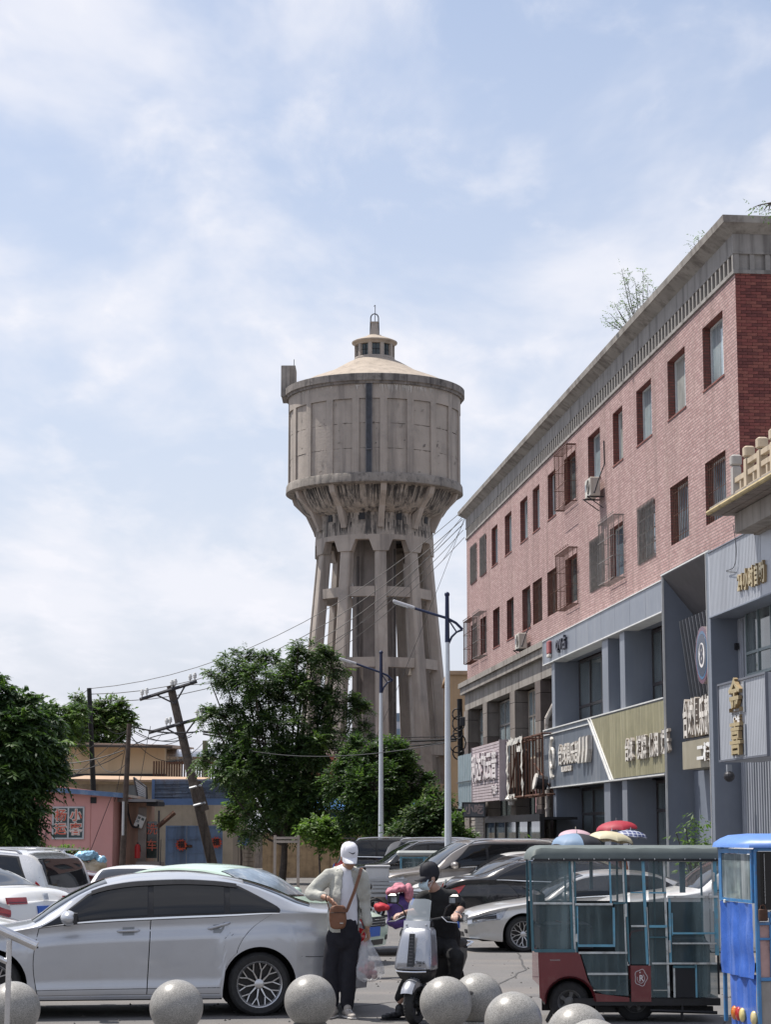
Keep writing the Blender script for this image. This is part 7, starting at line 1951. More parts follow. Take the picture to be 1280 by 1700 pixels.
    for i, a in enumerate(((884, 1042, 1500, 1580), (957, 1189, 1502, 1655), (1120, 1126, 1428, 1486), (1150, 1160, 1428, 1486), (994, 1000, 1428, 1480))):
        b = MB(); b.box(X(a[0]), X(a[1]), Wd - .01, Wd, Z(a[3]), Z(a[2])); b.build('far_panel', dimf if i < 2 else tealp, t)  # wide lower panels: opaque dark sheets added as the shade inside the cabin
    b = MB(); b.bbox(X(896), X(985), .1, Wd - .05, Z(1580), Z(1535), .03); b.bbox(X(890), X(905), .1, Wd - .05, Z(1535), Z(1480), .03); b.build('seat', mat('seat_vinyl', (.03, .025, .03), .5), t)
    b = MB()
    b.tube([(X(1048), .3, Z(1640)), (X(1046), .3, Z(1560)), (X(1052), .3, Z(1548)), (X(1072), .3, Z(1545))], .012, 6); b.tube([(X(918), .3, Z(1578)), (X(940), .3, Z(1578)), (X(943), .3, Z(1535)), (X(925), .3, Z(1530))], .012, 6); b.build('grab_rail', mat('red_tube', (.22, .03, .03), .5), t)
    b = MB(); b.bbox(X(1120), X(1180), .2, Wd - .2, .24, Z(1560), .04); b.build('driver_seat', black, t)
    # small hardware
    for px, py, h in ((950, 1455, .09), (1182, 1455, .09), (1036, 1510, .13), (954, 1556, .08), (1107, 1570, .12)):
        b = MB(); b.bbox(X(px) - .008, X(px) + .012, -.045, -.02, Z(py) - h / 2, Z(py) + h / 2, .005); b.build('hinge', whitep, t)
    for x_, y_, s_ in ((wx, .12, -1), (X(1054), .26, -1), (wx, Wd - .1, 1)):
        wheel(t, x_, y_, .2 if x_ == wx else .205, s_, w=.10, near=True, spokes=5, rimr=.55, rm=darkrim)
    b = MB(); b.raw([(X(912), .0, .15), (X(920), .0, .15), (X(908), .02, .02), (X(905), .02, .0), (X(902), .02, .03)], [(0, 1, 2, 3, 4)]); b.build('mud_flap', black, t)
    return t
tricycle()
# blue tricycle at the right edge
bt_loc = P(1250, 1382, 18.8); bt_loc.z = 0
bt = thing('electric_tricycle', 'bright blue tricycle cabin with padlocked side door at the right edge', 'tricycle', bt_loc, R(8))
def zb_(py): return P(0, py, 18.8).z
vb_ = mat('bright_blue_vinyl', (.055, .14, .50), .28, var=.15, scale=3, bump=.10, bscale=5, streak=((.25, .34, .65), .5, 4)); bfr = mat('blue_steel_frame', (.06, .20, .42), .35, var=.15, scale=5, stain=((.15, .1, .08), .5, 8)); rtarp = mat('blue_roof_tarp', (.09, .20, .50), .45, var=.12, scale=4, bump=.06, bscale=7)
D_ = 1.0
def bq(name, m, pts):     # polygon panel on the end (x=0 plane side): pts (y, z)
    b = MB(); b.rings([[(x, y, z) for y, z in pts] for x in (-.012, .0)]); return b.build(name, m, bt)
def bside(name, m, x0, x1, z0, z1, y=-.0, d=.02, par=None):
    b = MB(); b.bbox(x0, x1, y - d, y, z0, z1, .004); return b.build(name, m, par or bt)
b = MB(); zr0, zr1 = zb_(1405), zb_(1386)
b.rings([[(x, y, z) for x, y in ((-e, -e), (2.0, -e), (2.0, D_ + e), (-e, D_ + e))] for e, z in ((.06, zr0 - .01), (.05, zr0 + .03), (.0, zr1 - .03), (-.06, zr1), (-.2, zr1 + .015))]); b.build('roof_cover', rtarp, bt, smooth=True, angle=60)
for y in (0, D_): 
    b = MB(); b.bbox(-.0, .035, y - .02 if y else -.02, y + .015, .12, zr0 - .01, .006); b.build('corner_post', bfr, bt)
bq('rear_window', mat('end_window_glass', (.12, .15, .16), .05, var=.5, scale=5, streak=((.6, .62, .62), .6, 3)), [(.05, zb_(1494)), (D_ - .08, zb_(1494)), (D_ - .08, zb_(1418)), (.05, zb_(1418))])
b = MB()
for y0, y1, z0, z1 in ((.02, D_, zb_(1417), zb_(1409)), (.02, D_, zb_(1499), zb_(1494)), (.02, .05, zb_(1494), zb_(1417)), (D_ - .08, D_, zb_(1494), zb_(1417))): b.box(-.02, .004, y0, y1, z0, z1)
b.build('window_frame', bfr, bt)
b = MB(); b.grid(lambda y, z: (-.015 - .02 * noise.noise(Vector((y * 4, z * 5, 3))) - .008 * math.sin(y * 22), y, z), lin(.02, D_, 24), lin(zb_(1625), zb_(1500), 20)); b.build('vinyl_sheet', vb_, bt, smooth=True)
b = MB(); b.grid(lambda y, z: (-.0 - .012 * noise.noise(Vector((y * 3, z * 4, 9))), y, z), lin(.02, .78, 12), lin(.1, zb_(1618), 12)); b.build('lower_sheet', vb_, bt, smooth=True)
for y, m in ((.62, (.55, .16, .02)), (.50, (.4, .02, .02)), (.38, (.6, .5, .2)), (.05, (.6, .5, .25))):
    b = MB(); b.ball((-.02, y, zb_(1690)), (.03, .055, .065), 12, 8); b.build('tail_lamp', mat('lamp_%d' % int(y * 100), m, .15, coat=.8), bt, smooth=True)
for a in ((.03, 2, zb_(1412), zr0 - .01), (.04, .30, zb_(1523), zb_(1513)), (.02, .3, zb_(1535), zb_(1530)), (.02, .3, zb_(1560), zb_(1556)), (.02, 2, zb_(1628), zb_(1622)), (.125, .15, zb_(1623), zb_(1515)), (.30, 2, zb_(1512), zb_(1505))): bside('frame_bar', bfr, *a)
bside('door_window', carglass, .05, .6, zb_(1510), zb_(1413), .03); bside('window_stile', steel, .09, .10, zb_(1500), zb_(1416), .01)
bside('window_stile', black, .02, .05, zb_(1512), zb_(1413), .0, .03)
bside('side_panel', mat('faded_pink_panel', (.42, .27, .25), .7, var=.25, scale=5, stain=((.1, .06, .06), .8, 7)), .03, .13, zb_(1622), zb_(1530), .02); bside('side_panel', mat('beige_grey_panel', (.28, .26, .24), .7, var=.2, scale=4), .03, 2, .12, zb_(1628), .02)
bside('side_panel', darkin, .15, 2, zb_(1622), zb_(1512), .04)
b = MB(); b.bbox(.02, .10, -.06, -.02, zb_(1528), zb_(1508), .008); b.tube([(.035, -.04, zb_(1508)), (.04, -.04, zb_(1503)), (.06, -.04, zb_(1501)), (.08, -.04, zb_(1503)), (.085, -.04, zb_(1508))], .006, 6); b.build('padlock', rust, bt)
b = MB(); b.bbox(-.03, .0, .8, .85, zb_(1503), zb_(1497), .004); b.build('latch', whitep, bt)
wheel(bt, .5, .1, .2, -1, w=.1, spokes=5, rimr=.55)
# distant blue framed tricycle and flatbed
ft = thing('electric_tricycle', 'small distant tricycle with pale roof and blue frame behind the scooter rider', 'tricycle', (P(664, 1382, 50).x, 50, 0))
def fz(py): return P(0, py, 50).z
b = MB(); b.bbox(-.08, 1.4, -.1, 1.0, fz(1421), fz(1412), .04); b.build('roof', mat('pale_roof', (.35, .37, .36), .6), ft)
for x in (0, .55, 1.3):
    b = MB(); b.box(x, x + .045, -.02, .02, .3, fz(1421)); b.build('frame_post', bluep, ft)
for zz in (fz(1445), fz(1422), .3):
    b = MB(); b.box(0.045, 1.3, -.015, .015, zz - .03, zz); b.build('frame_rail', bluep, ft)
b = MB(); b.box(.05, 1.3, -.005, .0, .3, fz(1422)); b.build('film_pane', film, ft); b = MB(); b.box(0, 1.3, .05, .9, .25, .6); b.build('body', greyp, ft)
for x in (.25, 1.1): wheel(ft, x, .05, .22, -1, near=False, spokes=5)
fb_ = thing('flatbed_cart', 'grey flatbed cart carrying a white box behind the standing man', 'cart', (P(606, 1382, 45).x, 45, 0))
def fz2(py): return P(0, py, 45).z
gw = mat('cart_grey', (.36, .37, .38), .6, var=.12)
for py in (1458, 1464, 1470, 1476):
    b = MB(); b.box(0, .9, 0, .03, fz2(py + 4), fz2(py)); b.build('side_board', gw, fb_)
b = MB(); b.box(0, .9, .04, 1.6, .5, .56); b.build('bed', gw, fb_)
for x in (.2, .75): wheel(fb_, x, .1, .24, -1, near=False, spokes=5)
bxx = thing('white_box', 'white lidded box riding on the grey flatbed cart', 'box', (fb_.location.x + .02, 45.1, .56))
b = MB(); b.bbox(0, .5, 0, .5, 0, fz2(1440) - .56, .02); b.build('tub', mat('white_plastic', (.5, .5, .5), .5), bxx); b = MB(); b.bbox(-.02, .52, -.02, .52, fz2(1440) - .555, fz2(1436) - .56, .01); b.build('lid', mat('grey_lid', (.4, .4, .41), .5), bxx)

# ================================================================== umbrellas and people under them
def umbrella(label, px, py_top, Y, wpx, cols, tilt=(0, 0), n=8):
    Rr = wpx / 2 * Y / FPX; wpx = wpx * 1.1; Rr = wpx / 2 * Y / FPX; p = P(px, py_top + 2, Y); t = thing('umbrella', label, 'umbrella', (p.x, Y, p.z - .62 * Rr)); H_ = Rr * .44
    t.rotation_euler = (tilt[0] + R(5), tilt[1], .2)
    for k in range(n):
        b = MB(); a0, a1 = 2 * PI * k / n, 2 * PI * (k + 1) / n
        def f(a, s_):
            w = math.cos(PI / n) / math.cos(((a - a0) - PI / n)); r_ = Rr * math.sin(s_ * PI / 2 * .92) * (1 - (1 - w) * .9 * s_ * s_); u = (a - a0) / (a1 - a0); scal = .06 * Rr * s_**3 * 4 * u * (1 - u)
            return (r_ * math.cos(a), r_ * math.sin(a), H_ * math.cos(s_ * PI / 2 * .98) + scal)
        b.grid(f, lin(a0, a1, 6), lin(.02, 1, 7)); b.build('canopy_panel', cols[k % len(cols)], t, smooth=True)
    b = MB(); b.tube([(0, 0, -.75), (0, 0, H_ + .06)], .009, 6); b.build('shaft', steel, t)
    b = MB()
    for k in range(n): a = 2 * PI * k / n; b.tube([(0, 0, H_ * .95), (Rr * .6 * math.cos(a), Rr * .6 * math.sin(a), H_ * .66), (Rr * .97 * math.cos(a), Rr * .97 * math.sin(a), .0)], .004, 3)
    b.build('ribs', steel, t); return t
um = lambda n, c, **k: mat(n, c, .6, var=.08, scale=4, **k)
ub, ubk, up_, uc, ur = um('powder_blue_cloth', (.17, .25, .36)), um('navy_black_cloth', (.02, .022, .03)), um('pink_cloth', (.45, .31, .36)), um('cream_cloth', (.50, .46, .32)), um('crimson_cloth', (.32, .02, .04))
plaid = bpy.data.materials.new('blue_plaid_cloth'); plaid.use_nodes = True
def mk_plaid():
    t = plaid.node_tree; b = t.nodes['Principled BSDF']; b.inputs['Roughness'].default_value = .6; tcn = t.nodes.new('ShaderNodeTexCoord'); cur = None
    for axis, scl in (('X', 3.2), ('Z', 5.5)):
        w = t.nodes.new('ShaderNodeTexWave'); w.bands_direction = axis; w.inputs['Scale'].default_value = scl; t.links.new(tcn.outputs['Object'], w.inputs[0])
        r = t.nodes.new('ShaderNodeMapRange'); r.inputs['From Min'].default_value = .75; r.inputs['From Max'].default_value = .85; r.inputs['To Max'].default_value = .7; t.links.new(w.outputs['Fac'], r.inputs[0])
        x = t.nodes.new('ShaderNodeMix'); x.data_type = 'RGBA'; x.inputs['A'].default_value = (.035, .05, .16, 1); x.inputs['B'].default_value = (.45, .48, .56, 1); t.links.new(r.outputs[0], x.inputs['Factor'])
        if cur: t.links.new(cur, x.inputs['A'])
        cur = x.outputs['Result']
    t.links.new(cur, b.inputs['Base Color'])
mk_plaid()
umbrella('powder blue and black umbrella, leftmost above the tricycle roof', 957, 1373, 42, 78, [ubk, ubk, ubk, ub, ub, ub, ubk, ubk])
umbrella('pale pink umbrella peeking behind the blue and black umbrella', 955, 1369, 44, 54, [up_])
umbrella('cream umbrella in the middle of the umbrella group', 1013, 1370, 43, 72, [uc], (R(-6), R(8)))
umbrella('crimson umbrella rising highest in the umbrella group', 1024, 1353, 46, 66, [ur], (R(-4), R(-4)))
umbrella('navy and white plaid umbrella, rightmost of the group', 1046, 1370, 45, 54, [plaid], (R(-6), R(4)))

# ================================================================== people
skin = mat('skin', (.33, .185, .125), .5, var=.08, scale=9)
def J(px, py, Y, dy=0): return P(px, py, Y + dy)
def limb(b, pts, rs, n=14):
    b.tube(pts, rs, n)
    for p, r_ in zip(pts, rs): b.ball(tuple(p), r_ * .99, 12, 8)
def hand(b, wrist, direc, curl, side, palm_n, s=1.0):
    """palm, four unequal bent fingers and a thumb leaving the side of the palm"""
    d = direc.normalized(); n_ = palm_n.normalized(); w = d.cross(n_).normalized() * side; n_ = w.cross(d) * side
    for t in (.0, .03, .06, .085):
        for o_ in (-.022, 0, .022): b.ball(tuple(wrist + d * t * s + w * o_ * (.6 + t * 5) * s), .0155 * s, 8, 6)
    for k, (o_, L_) in enumerate(((-.030, .066), (-.010, .076), (.010, .071), (.029, .056))):
        p = wrist + d * .088 * s + w * o_ * s; pts = [p]; dd = d.copy()
        for j in range(3):
            dd = (Matrix.Rotation(curl * (.6 + .5 * j) * side, 3, w * side) @ dd).normalized() if False else (dd + n_ * curl * (.5 + .25 * j)).normalized()
            p = p + dd * L_ * (.42, .33, .25)[j] * s; pts.append(p)
        b.tube(pts, [.0092 * s, .0088 * s, .0082 * s, .007 * s], 8); b.ball(tuple(pts[-1]), .007 * s, 8, 6)
    p = wrist + d * .025 * s - w * .03 * s; q = p + (d * .55 - w * .6 + n_ * .45).normalized() * .042 * s; r_ = q + (d * .8 - w * .1 + n_ * .5).normalized() * .032 * s
    b.tube([p, q, r_], [.0125 * s, .011 * s, .0085 * s], 8); b.ball(tuple(r_), .0085 * s, 8, 6)
def head(b, c, f, up=Vector((0, 0, 1)), s=1.0):
    """skull, jaw, nose, brow, lips and ears; f = where the face points"""
    f = f.normalized(); r_ = f.cross(up).normalized(); u = r_.cross(f)
    def B(x, y, z, rad): b.ball(tuple(c + r_ * x * s + f * y * s + u * z * s), tuple(rr * s for rr in rad), 16, 12)
    B(0, -.015, .03, (.078, .088, .09)); B(0, .025, -.035, (.058, .06, .07)); B(0, .05, -.075, (.036, .034, .03)); B(0, .062, .02, (.045, .03, .02)); B(0, .092, -.012, (.013, .018, .014)); B(0, .082, .006, (.010, .014, .02)); B(0, .08, -.045, (.022, .012, .008)); B(0, .076, -.055, (.02, .012, .008))
    for sg in (-1, 1): B(sg * .08, -.01, -.005, (.012, .02, .03)); B(sg * .05, .045, -.02, (.022, .025, .025))
def cap(t, c, f, m, tiltd, s=1.0, logo=None, brim=None):
    f = f.normalized(); M = Matrix.Translation(c) @ Matrix(((*(f.cross(Vector((0, 0, 1))).normalized()), 0),) * 1 + ((0, 0, 0, 0),) * 3) if False else None
    r_ = f.cross(Vector((0, 0, 1))).normalized(); u = r_.cross(f).normalized()
    M = Matrix.Translation(c) @ Matrix([[r_.x, f.x, u.x, 0], [r_.y, f.y, u.y, 0], [r_.z, f.z, u.z, 0], [0, 0, 0, 1]])
    o = thing('baseball_cap', *t)
    b = MB(); prof = [(.092 * s, -.02), (.097 * s, .01), (.096 * s, .05 * s), (.085 * s, .09 * s), (.062 * s, .115 * s), (.03 * s, .128 * s), (.001, .131 * s)]
    b.lathe(prof, 36); b.v = [(x * .92, y * 1.08 - .01, z) for x, y, z in b.v]; put(b, M).build('crown', m, o, smooth=True)
    b = MB()
    for zz in (0, .006):
        b.grid(lambda a, e: (.084 * s * math.cos(a) * (1 - e * .12), (.085 * s + e * .075 * s) * math.sin(a) + .008 * e, -.012 - .030 * s * e * e - .022 * math.cos(a)**2 * e + zz), lin(.12, PI - .12, 18), [0, .35, .7, 1])
    put(b, M).build('brim', brim or m, o, smooth=True)
    b = MB()
    for k in range(6):
        a = PI / 6 + k * PI / 3; b.tube([((r + .001) * .92 * math.cos(a), (r + .001) * 1.08 * math.sin(a) - .01, z + .001) for r, z in prof[1:]], .0012, 4)
    b.ball((0, -.01, .133 * s), .006, 8, 5); put(b, M).build('cap_seam', brim or m, o)
    return o, M
# ---- the standing man
YM = 21.5
cx = P(573, 1382, YM).x
man = thing('person', 'man standing with a white cap, open pale jacket, white shirt and dark trousers', 'person', (cx, YM, 0))
T = man.location.copy()
def m_(px, py, dy=0): return P(px, py, YM + dy) - T
hc = m_(580, 1424, -.07); hf = Vector((.26, -.85, -.42))
b = MB(); head(b, hc, hf, s=.98)
limb(b, [hc + Vector((-.0, .04, -.05)), m_(573, 1443, .0)], [.052, .058])
limb(b, [m_(573, 1458, .01), m_(572, 1500, .01), m_(570, 1540, .01)], [.085, .085, .09]); limb(b, [m_(555, 1453, .01), m_(594, 1453, .01)], [.048, .048])
e1, w1 = m_(519, 1482, .02), m_(545, 1491, -.17); limb(b, [m_(549, 1454, .01), e1], [.045, .040]); limb(b, [e1, w1], [.040, .027]); hand(b, w1 + Vector((.01, 0, -.005)), Vector((.62, -.25, -.62)), .35, 1, Vector((-.3, -.6, -.6)))
e2, w2 = m_(605, 1497, .05), m_(610, 1538, -.02); limb(b, [m_(597, 1454, .01), e2], [.045, .040]); limb(b, [e2, w2], [.040, .028]); hand(b, w2, Vector((.05, -.05, -1)), .75, -1, Vector((-.6, -.6, 0)))
for hx, kx, ax, dk_ in ((558, 551, 553, .02), (583, 579, 576, 0)): limb(b, [m_(hx, 1545), m_(kx, 1608, dk_), m_(ax, 1668, dk_ + .02)], [.075, .055, .036])
fuse(b, .0072, 3).build('body', skin, man, smooth=True)
b = MB(); limb(b, [m_(573, 1452), m_(573, 1475), m_(572, 1510), m_(573, 1535)], [.115, .140, .135, .135]); limb(b, [m_(553, 1453), m_(594, 1453)], [.062, .062]); limb(b, [m_(573, 1444, .0), m_(573, 1452)], [.07, .09])
fuse(b, .012, 6, .006, 6, mod=lambda x, y, z: (x, y * .82, z)).build('shirt', mat('white_cotton', (.66, .67, .72), .8, var=.05, scale=6), man, smooth=True)
b = MB(); limb(b, [m_(573, 1455, .01), m_(572, 1480, .01), m_(570, 1515, .01), m_(570, 1535, .01)], [.135, .165, .165, .172]); limb(b, [m_(549, 1452), m_(600, 1453)], [.072, .072])
limb(b, [m_(546, 1453), e1 + Vector((-.01, 0, 0))], [.076, .072]); limb(b, [e1 + Vector((-.01, 0, 0)), e1.lerp(w1, .62)], [.072, .058]); limb(b, [m_(600, 1453), e2, w2 + Vector((0, 0, .04))], [.076, .066, .052])
jk = fuse(b, .0115, 4, .016, 7, mod=lambda x, y, z: (x, y * .86, z))
z_top, z_bot2 = m_(0, 1440).z, m_(0, 1545).z
keep = []
for i, f in enumerate(jk.f):
    c = sum((Vector(jk.v[k]) for k in f), Vector()) / len(f)
    t_ = (z_top - c.z) / (z_top - z_bot2); xc = .02 + .06 * t_; hw_ = .035 + .085 * min(1, t_ * 1.4)
    if c.y < -.02 and abs(c.x - xc) < hw_ and abs(c.x) < .17 and c.z > z_bot2 - .05: continue
    keep.append(f)
jk.f = keep; jk.m = [0] * len(keep)
jkm = mat('stone_windcheater', (.40, .40, .36), .7, var=.10, scale=7, bump=.12, bscale=16)
o = jk.build('jacket', jkm, man, smooth=True)
sm_ = o.modifiers.new('thick', 'SOLIDIFY'); sm_.thickness = .006
b = MB(); b.tube([m_(562, 1445, -.06), m_(556, 1441, .03), m_(573, 1437, .09), m_(590, 1441, .03), m_(588, 1447, -.07)], [.018, .022, .026, .022, .018], 8); b.build('collar', jkm, man, smooth=True)
b = MB(); limb(b, [m_(571, 1535), m_(570, 1555)], [.15, .155])
limb(b, [m_(556, 1556), m_(549, 1605, .01), m_(551, 1668, .03)], [.10, .088, .068]); limb(b, [m_(584, 1556), m_(579, 1606, -.01), m_(577, 1667, .01)], [.10, .086, .068])
fuse(b, .012, 4, .012, 6, mod=lambda x, y, z: (x, y * .85, z)).build('trousers', mat('near_black_trousers', (.010, .010, .016), .85, var=.2, scale=6), man, smooth=True)
shm = mat('grey_trainer', (.33, .30, .27), .7, var=.35, scale=18)
for px, dy, ax_ in ((553, .0, -.25), (577, -.03, .35)):
    p = m_(px, 1676, dy); p.z = 0; d = Vector((math.sin(ax_), -math.cos(ax_), 0))
    b = MB()
    for t_, r_, z in ((-.05, .042, .06), (0, .044, .065), (.06, .042, .05), (.12, .042, .04), (.17, .034, .035)): q = p + d * t_; b.ball((q.x, q.y, z), (r_, r_ * 1.1, r_ * .85), 12, 8)
    b.ball((p.x, p.y, .10), (.042, .042, .04), 10, 8); s_ = fuse(b, .008, 3).build('shoe', shm, man, smooth=True)
    b = MB(); q0 = p - d * .085; q1 = p + d * .205; b.tube([q0 + Vector((0, 0, .014)), p + Vector((0, 0, .014)), p + d * .12 + Vector((0, 0, .014)), q1 + Vector((0, 0, .018))], [.036, .044, .046, .028], 12, flat=.32); b.build('sole', mat('pale_sole', (.55, .53, .5), .6), s_)
    b = MB()
    for k in range(5): q = p + d * (.02 + .022 * k); b.tube([q + Vector((-.022, 0, .098 - .009 * k)), q + Vector((.022, 0, .098 - .009 * k))], .004, 5)
    b.build('laces', mat('white_lace', (.6, .6, .6), .7), s_)
wcap = mat('white_cap_cloth', (.68, .68, .72), .75, var=.05, scale=8)
o, M = cap(('white baseball cap with a small dark tick mark worn by the standing man', 'cap'), T + hc + Vector((0, -.01, .035)), Vector((.22, -.86, -.30)), wcap, 0, .99)
b = MB()
pts = [(-.034, 0, .046), (-.024, 0, .036), (-.012, 0, .034), (.012, 0, .042), (.036, 0, .052)]
b.tube([(x, math.sqrt(max(0, 1 - (x / .092)**2)) * .1055 - .008 - .1 * max(0, z - .05), z + .01) for x, y, z in pts], [.003, .006, .0055, .003, .001], 6); put(b, M).build('swoosh_mark', mat('dark_stitching', (.03, .03, .04), .6), o)
b = MB(); b.tube([m_(591, 1462, -.145), m_(597, 1462, -.13)], .0022, 4); b.build('shirt_print', mat('dark_stitching2', (.05, .05, .1), .6), man)
b = MB(); c_ = w1 + (e1 - w1) * .12; b.tube([c_ + Vector((.004 * math.cos(a), .033 * math.cos(a), .033 * math.sin(a))) for a in lin(0, 2 * PI, 15)], .007, 6, cap=False); b.build('bracelet', mat('bead_bracelet', (.06, .03, .025), .4), man)
bagm = mat('tan_leather', (.155, .065, .032), .5, var=.12, scale=6, bump=.04, bscale=14)
bag = thing('crossbody_bag', 'small brown crossbody bag hanging in front of the standing man', 'bag', T + m_(561, 1522, -.23))
b = MB(); b.ball((0, 0, -.0), (.05, .02, .05), 8, 6); b.rings([[(x * w, y * .045, z) for x, y in ((-1, -.6), (-.6, -1), (.6, -1), (1, -.6), (1, .6), (.6, 1), (-.6, 1), (-1, .6))] for w, z in ((.045, -.115), (.075, -.095), (.088, -.02), (.086, .05), (.075, .1), (.05, .118))])
fuse(b, .009, 4, .004, 14).build('pouch', bagm, bag, smooth=True)
b = MB(); b.tube([(-.08, -.044, .045), (0, -.052, .05), (.08, -.044, .045)], .0035, 5); b.tube([(-.078, -.035, .085), (0, -.045, .09), (.078, -.035, .085)], .003, 5); b.build('zip', mat('dark_zip', (.03, .018, .012), .5), bag)
b = MB(); b.box(.02, .055, -.05, -.046, -.06, -.052); b.build('metal_tag', steel, bag)
S_ = [m_(600, 1440, -.02), m_(597, 1452, -.15), m_(588, 1480, -.19), m_(577, 1508, -.21), m_(574, 1514, -.21)]; O_ = T - bag.location
b = MB()
for p0, p1 in zip(S_[:-1], S_[1:]):
    a, c = p0 + O_, p1 + O_; b.raw([tuple(a + Vector((-.017, 0, 0))), tuple(a + Vector((.017, .004, 0))), tuple(c + Vector((.017, .004, 0))), tuple(c + Vector((-.017, 0, 0)))], [(0, 1, 2, 3)])
b.build('strap', bagm, bag); b = MB(); b.tube([m_(549, 1519, -.2) + O_, m_(543, 1495, -.12) + O_, m_(541, 1490, .1) + O_], .006, 5); b.build('strap_end', bagm, bag)
# plastic bag of peaches
pb_ = thing('plastic_bag', 'clear plastic bag of pink fruit hanging from the standing man hand', 'bag', T + w2 + Vector((.0, -.02, -.09)))
O_ = T - pb_.location
def pz(px, py): return m_(px, py, -.02) + O_
b = MB(); rg = []
for py, cx_, hw_ in ((1556, 611, 3), (1564, 608, 9), (1576, 609, 14), (1590, 612, 18), (1604, 613, 21.5), (1616, 613, 22.5), (1624, 612, 18), (1629, 611, 8)):
    c = pz(cx_, py); w = hw_ * YM / FPX; rg.append([(c.x + w * math.cos(a) * (1 + .12 * math.sin(5 * a + py)), c.y + w * .7 * math.sin(a) * (1 + .1 * math.cos(7 * a)), c.z) for a in [2 * PI * k / 40 for k in range(40)]])
b.rings(rg); b.build('film', mat('clear_bag_film', (.70, .72, .76), .15, var=.15, scale=9, alpha=.36, bump=.15, bscale=30, streak=((.9, .9, .92), .8, 14)), pb_, smooth=True)
frm = [mat('fruit_%s' % n_, c, .5, var=.35, scale=14) for n_, c in (('pink', (.42, .13, .13)), ('cream', (.5, .30, .24)), ('dark', (.14, .04, .05)))]
g_ = random.Random(4)
for i in range(26):
    r0 = g_.uniform(0, .095); a = g_.uniform(0, 2 * PI); c = pz(613, g_.uniform(1598, 1620)); r_ = g_.uniform(.026, .034)
    b = MB(); b.ball((c.x + r0 * math.cos(a), c.y + r0 * .65 * math.sin(a), c.z), (r_, r_, r_ * .92), 10, 8); b.build('fruit', frm[g_.choice((0, 0, 1, 2))], pb_, smooth=True)
b = MB()
for s_ in (-1, 1): b.tube([pz(611 + s_ * 3, 1560), pz(611 + s_ * 2, 1550), pz(611, 1544)], [.012, .009, .008], 6)
b.build('handles', mat('bag_handle', (.75, .76, .8), .3, alpha=.7), pb_)

# ---- the silver scooter and its rider
ang = R(24); h_ = Vector((-math.sin(ang), -math.cos(ang), 0)); YSc = 20.75
scl = P(688, 1382, YSc); scl.z = 0
sc = thing('electric_scooter', 'silver electric scooter with a clear windshield facing the camera', 'scooter', scl, math.atan2(h_.y, h_.x))
ssil = paint('scooter_silver', (.36, .37, .40), .6, .28, amt=.05); sdk = mat('scooter_black', (.018, .018, .02), .35, var=.2)
def sw(x, r, w, par, rear=False):
    o = link('wheel', None, par); o.location = (x, 0, r)
    b = MB().at(M=Matrix.Rotation(PI / 2, 4, 'X')); n = 40
    b.lathe([(r * .6, -w * .4), (r * .72, -w * .5), (r * .9, -w * .48), (r * .98, -w * .25), (r, 0), (r * .98, w * .25), (r * .9, w * .48), (r * .72, w * .5), (r * .6, w * .4)], n); b.build('tyre', rubber, o, smooth=True)
    b = MB().at(M=Matrix.Rotation(PI / 2, 4, 'X')); b.lathe([(r * .6, -w * .4), (r * .55, 0), (r * .6, w * .4)], n); b.lathe([(.04, -w * .5), (.05, 0), (.04, w * .5)], 14)
    for k in range(5): a = 2 * PI * k / 5; b.rings([[(q * math.cos(a + e), q * math.sin(a + e), z) for e, z in ((-.35 / (1 + q * 12), -.02), (.35 / (1 + q * 12), -.02), (.35 / (1 + q * 12), .02), (-.35 / (1 + q * 12), .02))] for q in (.03, r * .58)])
    b.build('rim', alloyd, o); 
    b = MB()
    for k in range(44): a = 2 * PI * k / 44; b.tube([(r * .985 * math.cos(a), -w * .34, r * .985 * math.sin(a)), ((r + .001) * math.cos(a + .05), 0, (r + .001) * math.sin(a + .05))], .0025, 3)
    b.build('tread', black, o)
sw(0, .205, .095, sc); sw(-1.14, .205, .095, sc)
b = MB(); b.grid(lambda a, y: ((.235 + .02 * (1 - (y / .062)**2)) * math.cos(a), y, .205 + (.235 + .02 * (1 - (y / .062)**2)) * math.sin(a)), lin(.45, 2.5, 18), lin(-.062, .062, 7)); b.grid(lambda a, s_: (.235 * math.cos(a), .062, .205 + (.235 - s_) * math.sin(a)), lin(.7, 2.3, 12), [0, .07]); b.grid(lambda a, s_: (.235 * math.cos(a), -.062, .205 + (.235 - s_) * math.sin(a)), lin(.7, 2.3, 12), [0, .07]); b.build('front_fender', ssil, sc, smooth=True)
b = MB()
for y in (-.075, .075): b.tube([(0, y, .205), (-.10, y, .50)], .018, 8)
b.tube([(-.08, 0, .48), (-.20, 0, .98)], .03, 8); b.build('fork', sdk, sc)
def shell(name, m, secs, par=sc, n=6, sm=True):
    """loft of rounded sections: (z, x front, x back, half width)"""
    b = MB(); rg = []
    for z, xf, xb, w in secs:
        r_ = min(.05, w * .5, (xf - xb) * .4); pts = []
        for cx_, cy_, a0 in ((xf - r_, w - r_, 0), (xb + r_, w - r_, PI / 2), (xb + r_, -w + r_, PI), (xf - r_, -w + r_, 1.5 * PI)):
            for k in range(n + 1): a = a0 + PI / 2 * k / n; bow = .03 * (1 - ((cy_ + r_ * math.sin(a)) / w) ** 2) if a0 in (0, 1.5 * PI) else 0; pts.append((cx_ + r_ * math.cos(a) + bow, cy_ + r_ * math.sin(a), z))
        rg.append(pts)
    b.rings(rg); return b.build(name, m, par, smooth=sm, angle=50)
shell('front_shield', ssil, [(.52, .045, -.14, .185), (.54, .07, -.15, .2), (.60, .075, -.16, .197), (.80, .02, -.19, .172), (.90, -.02, -.21, .155), (.93, -.06, -.21, .13)])
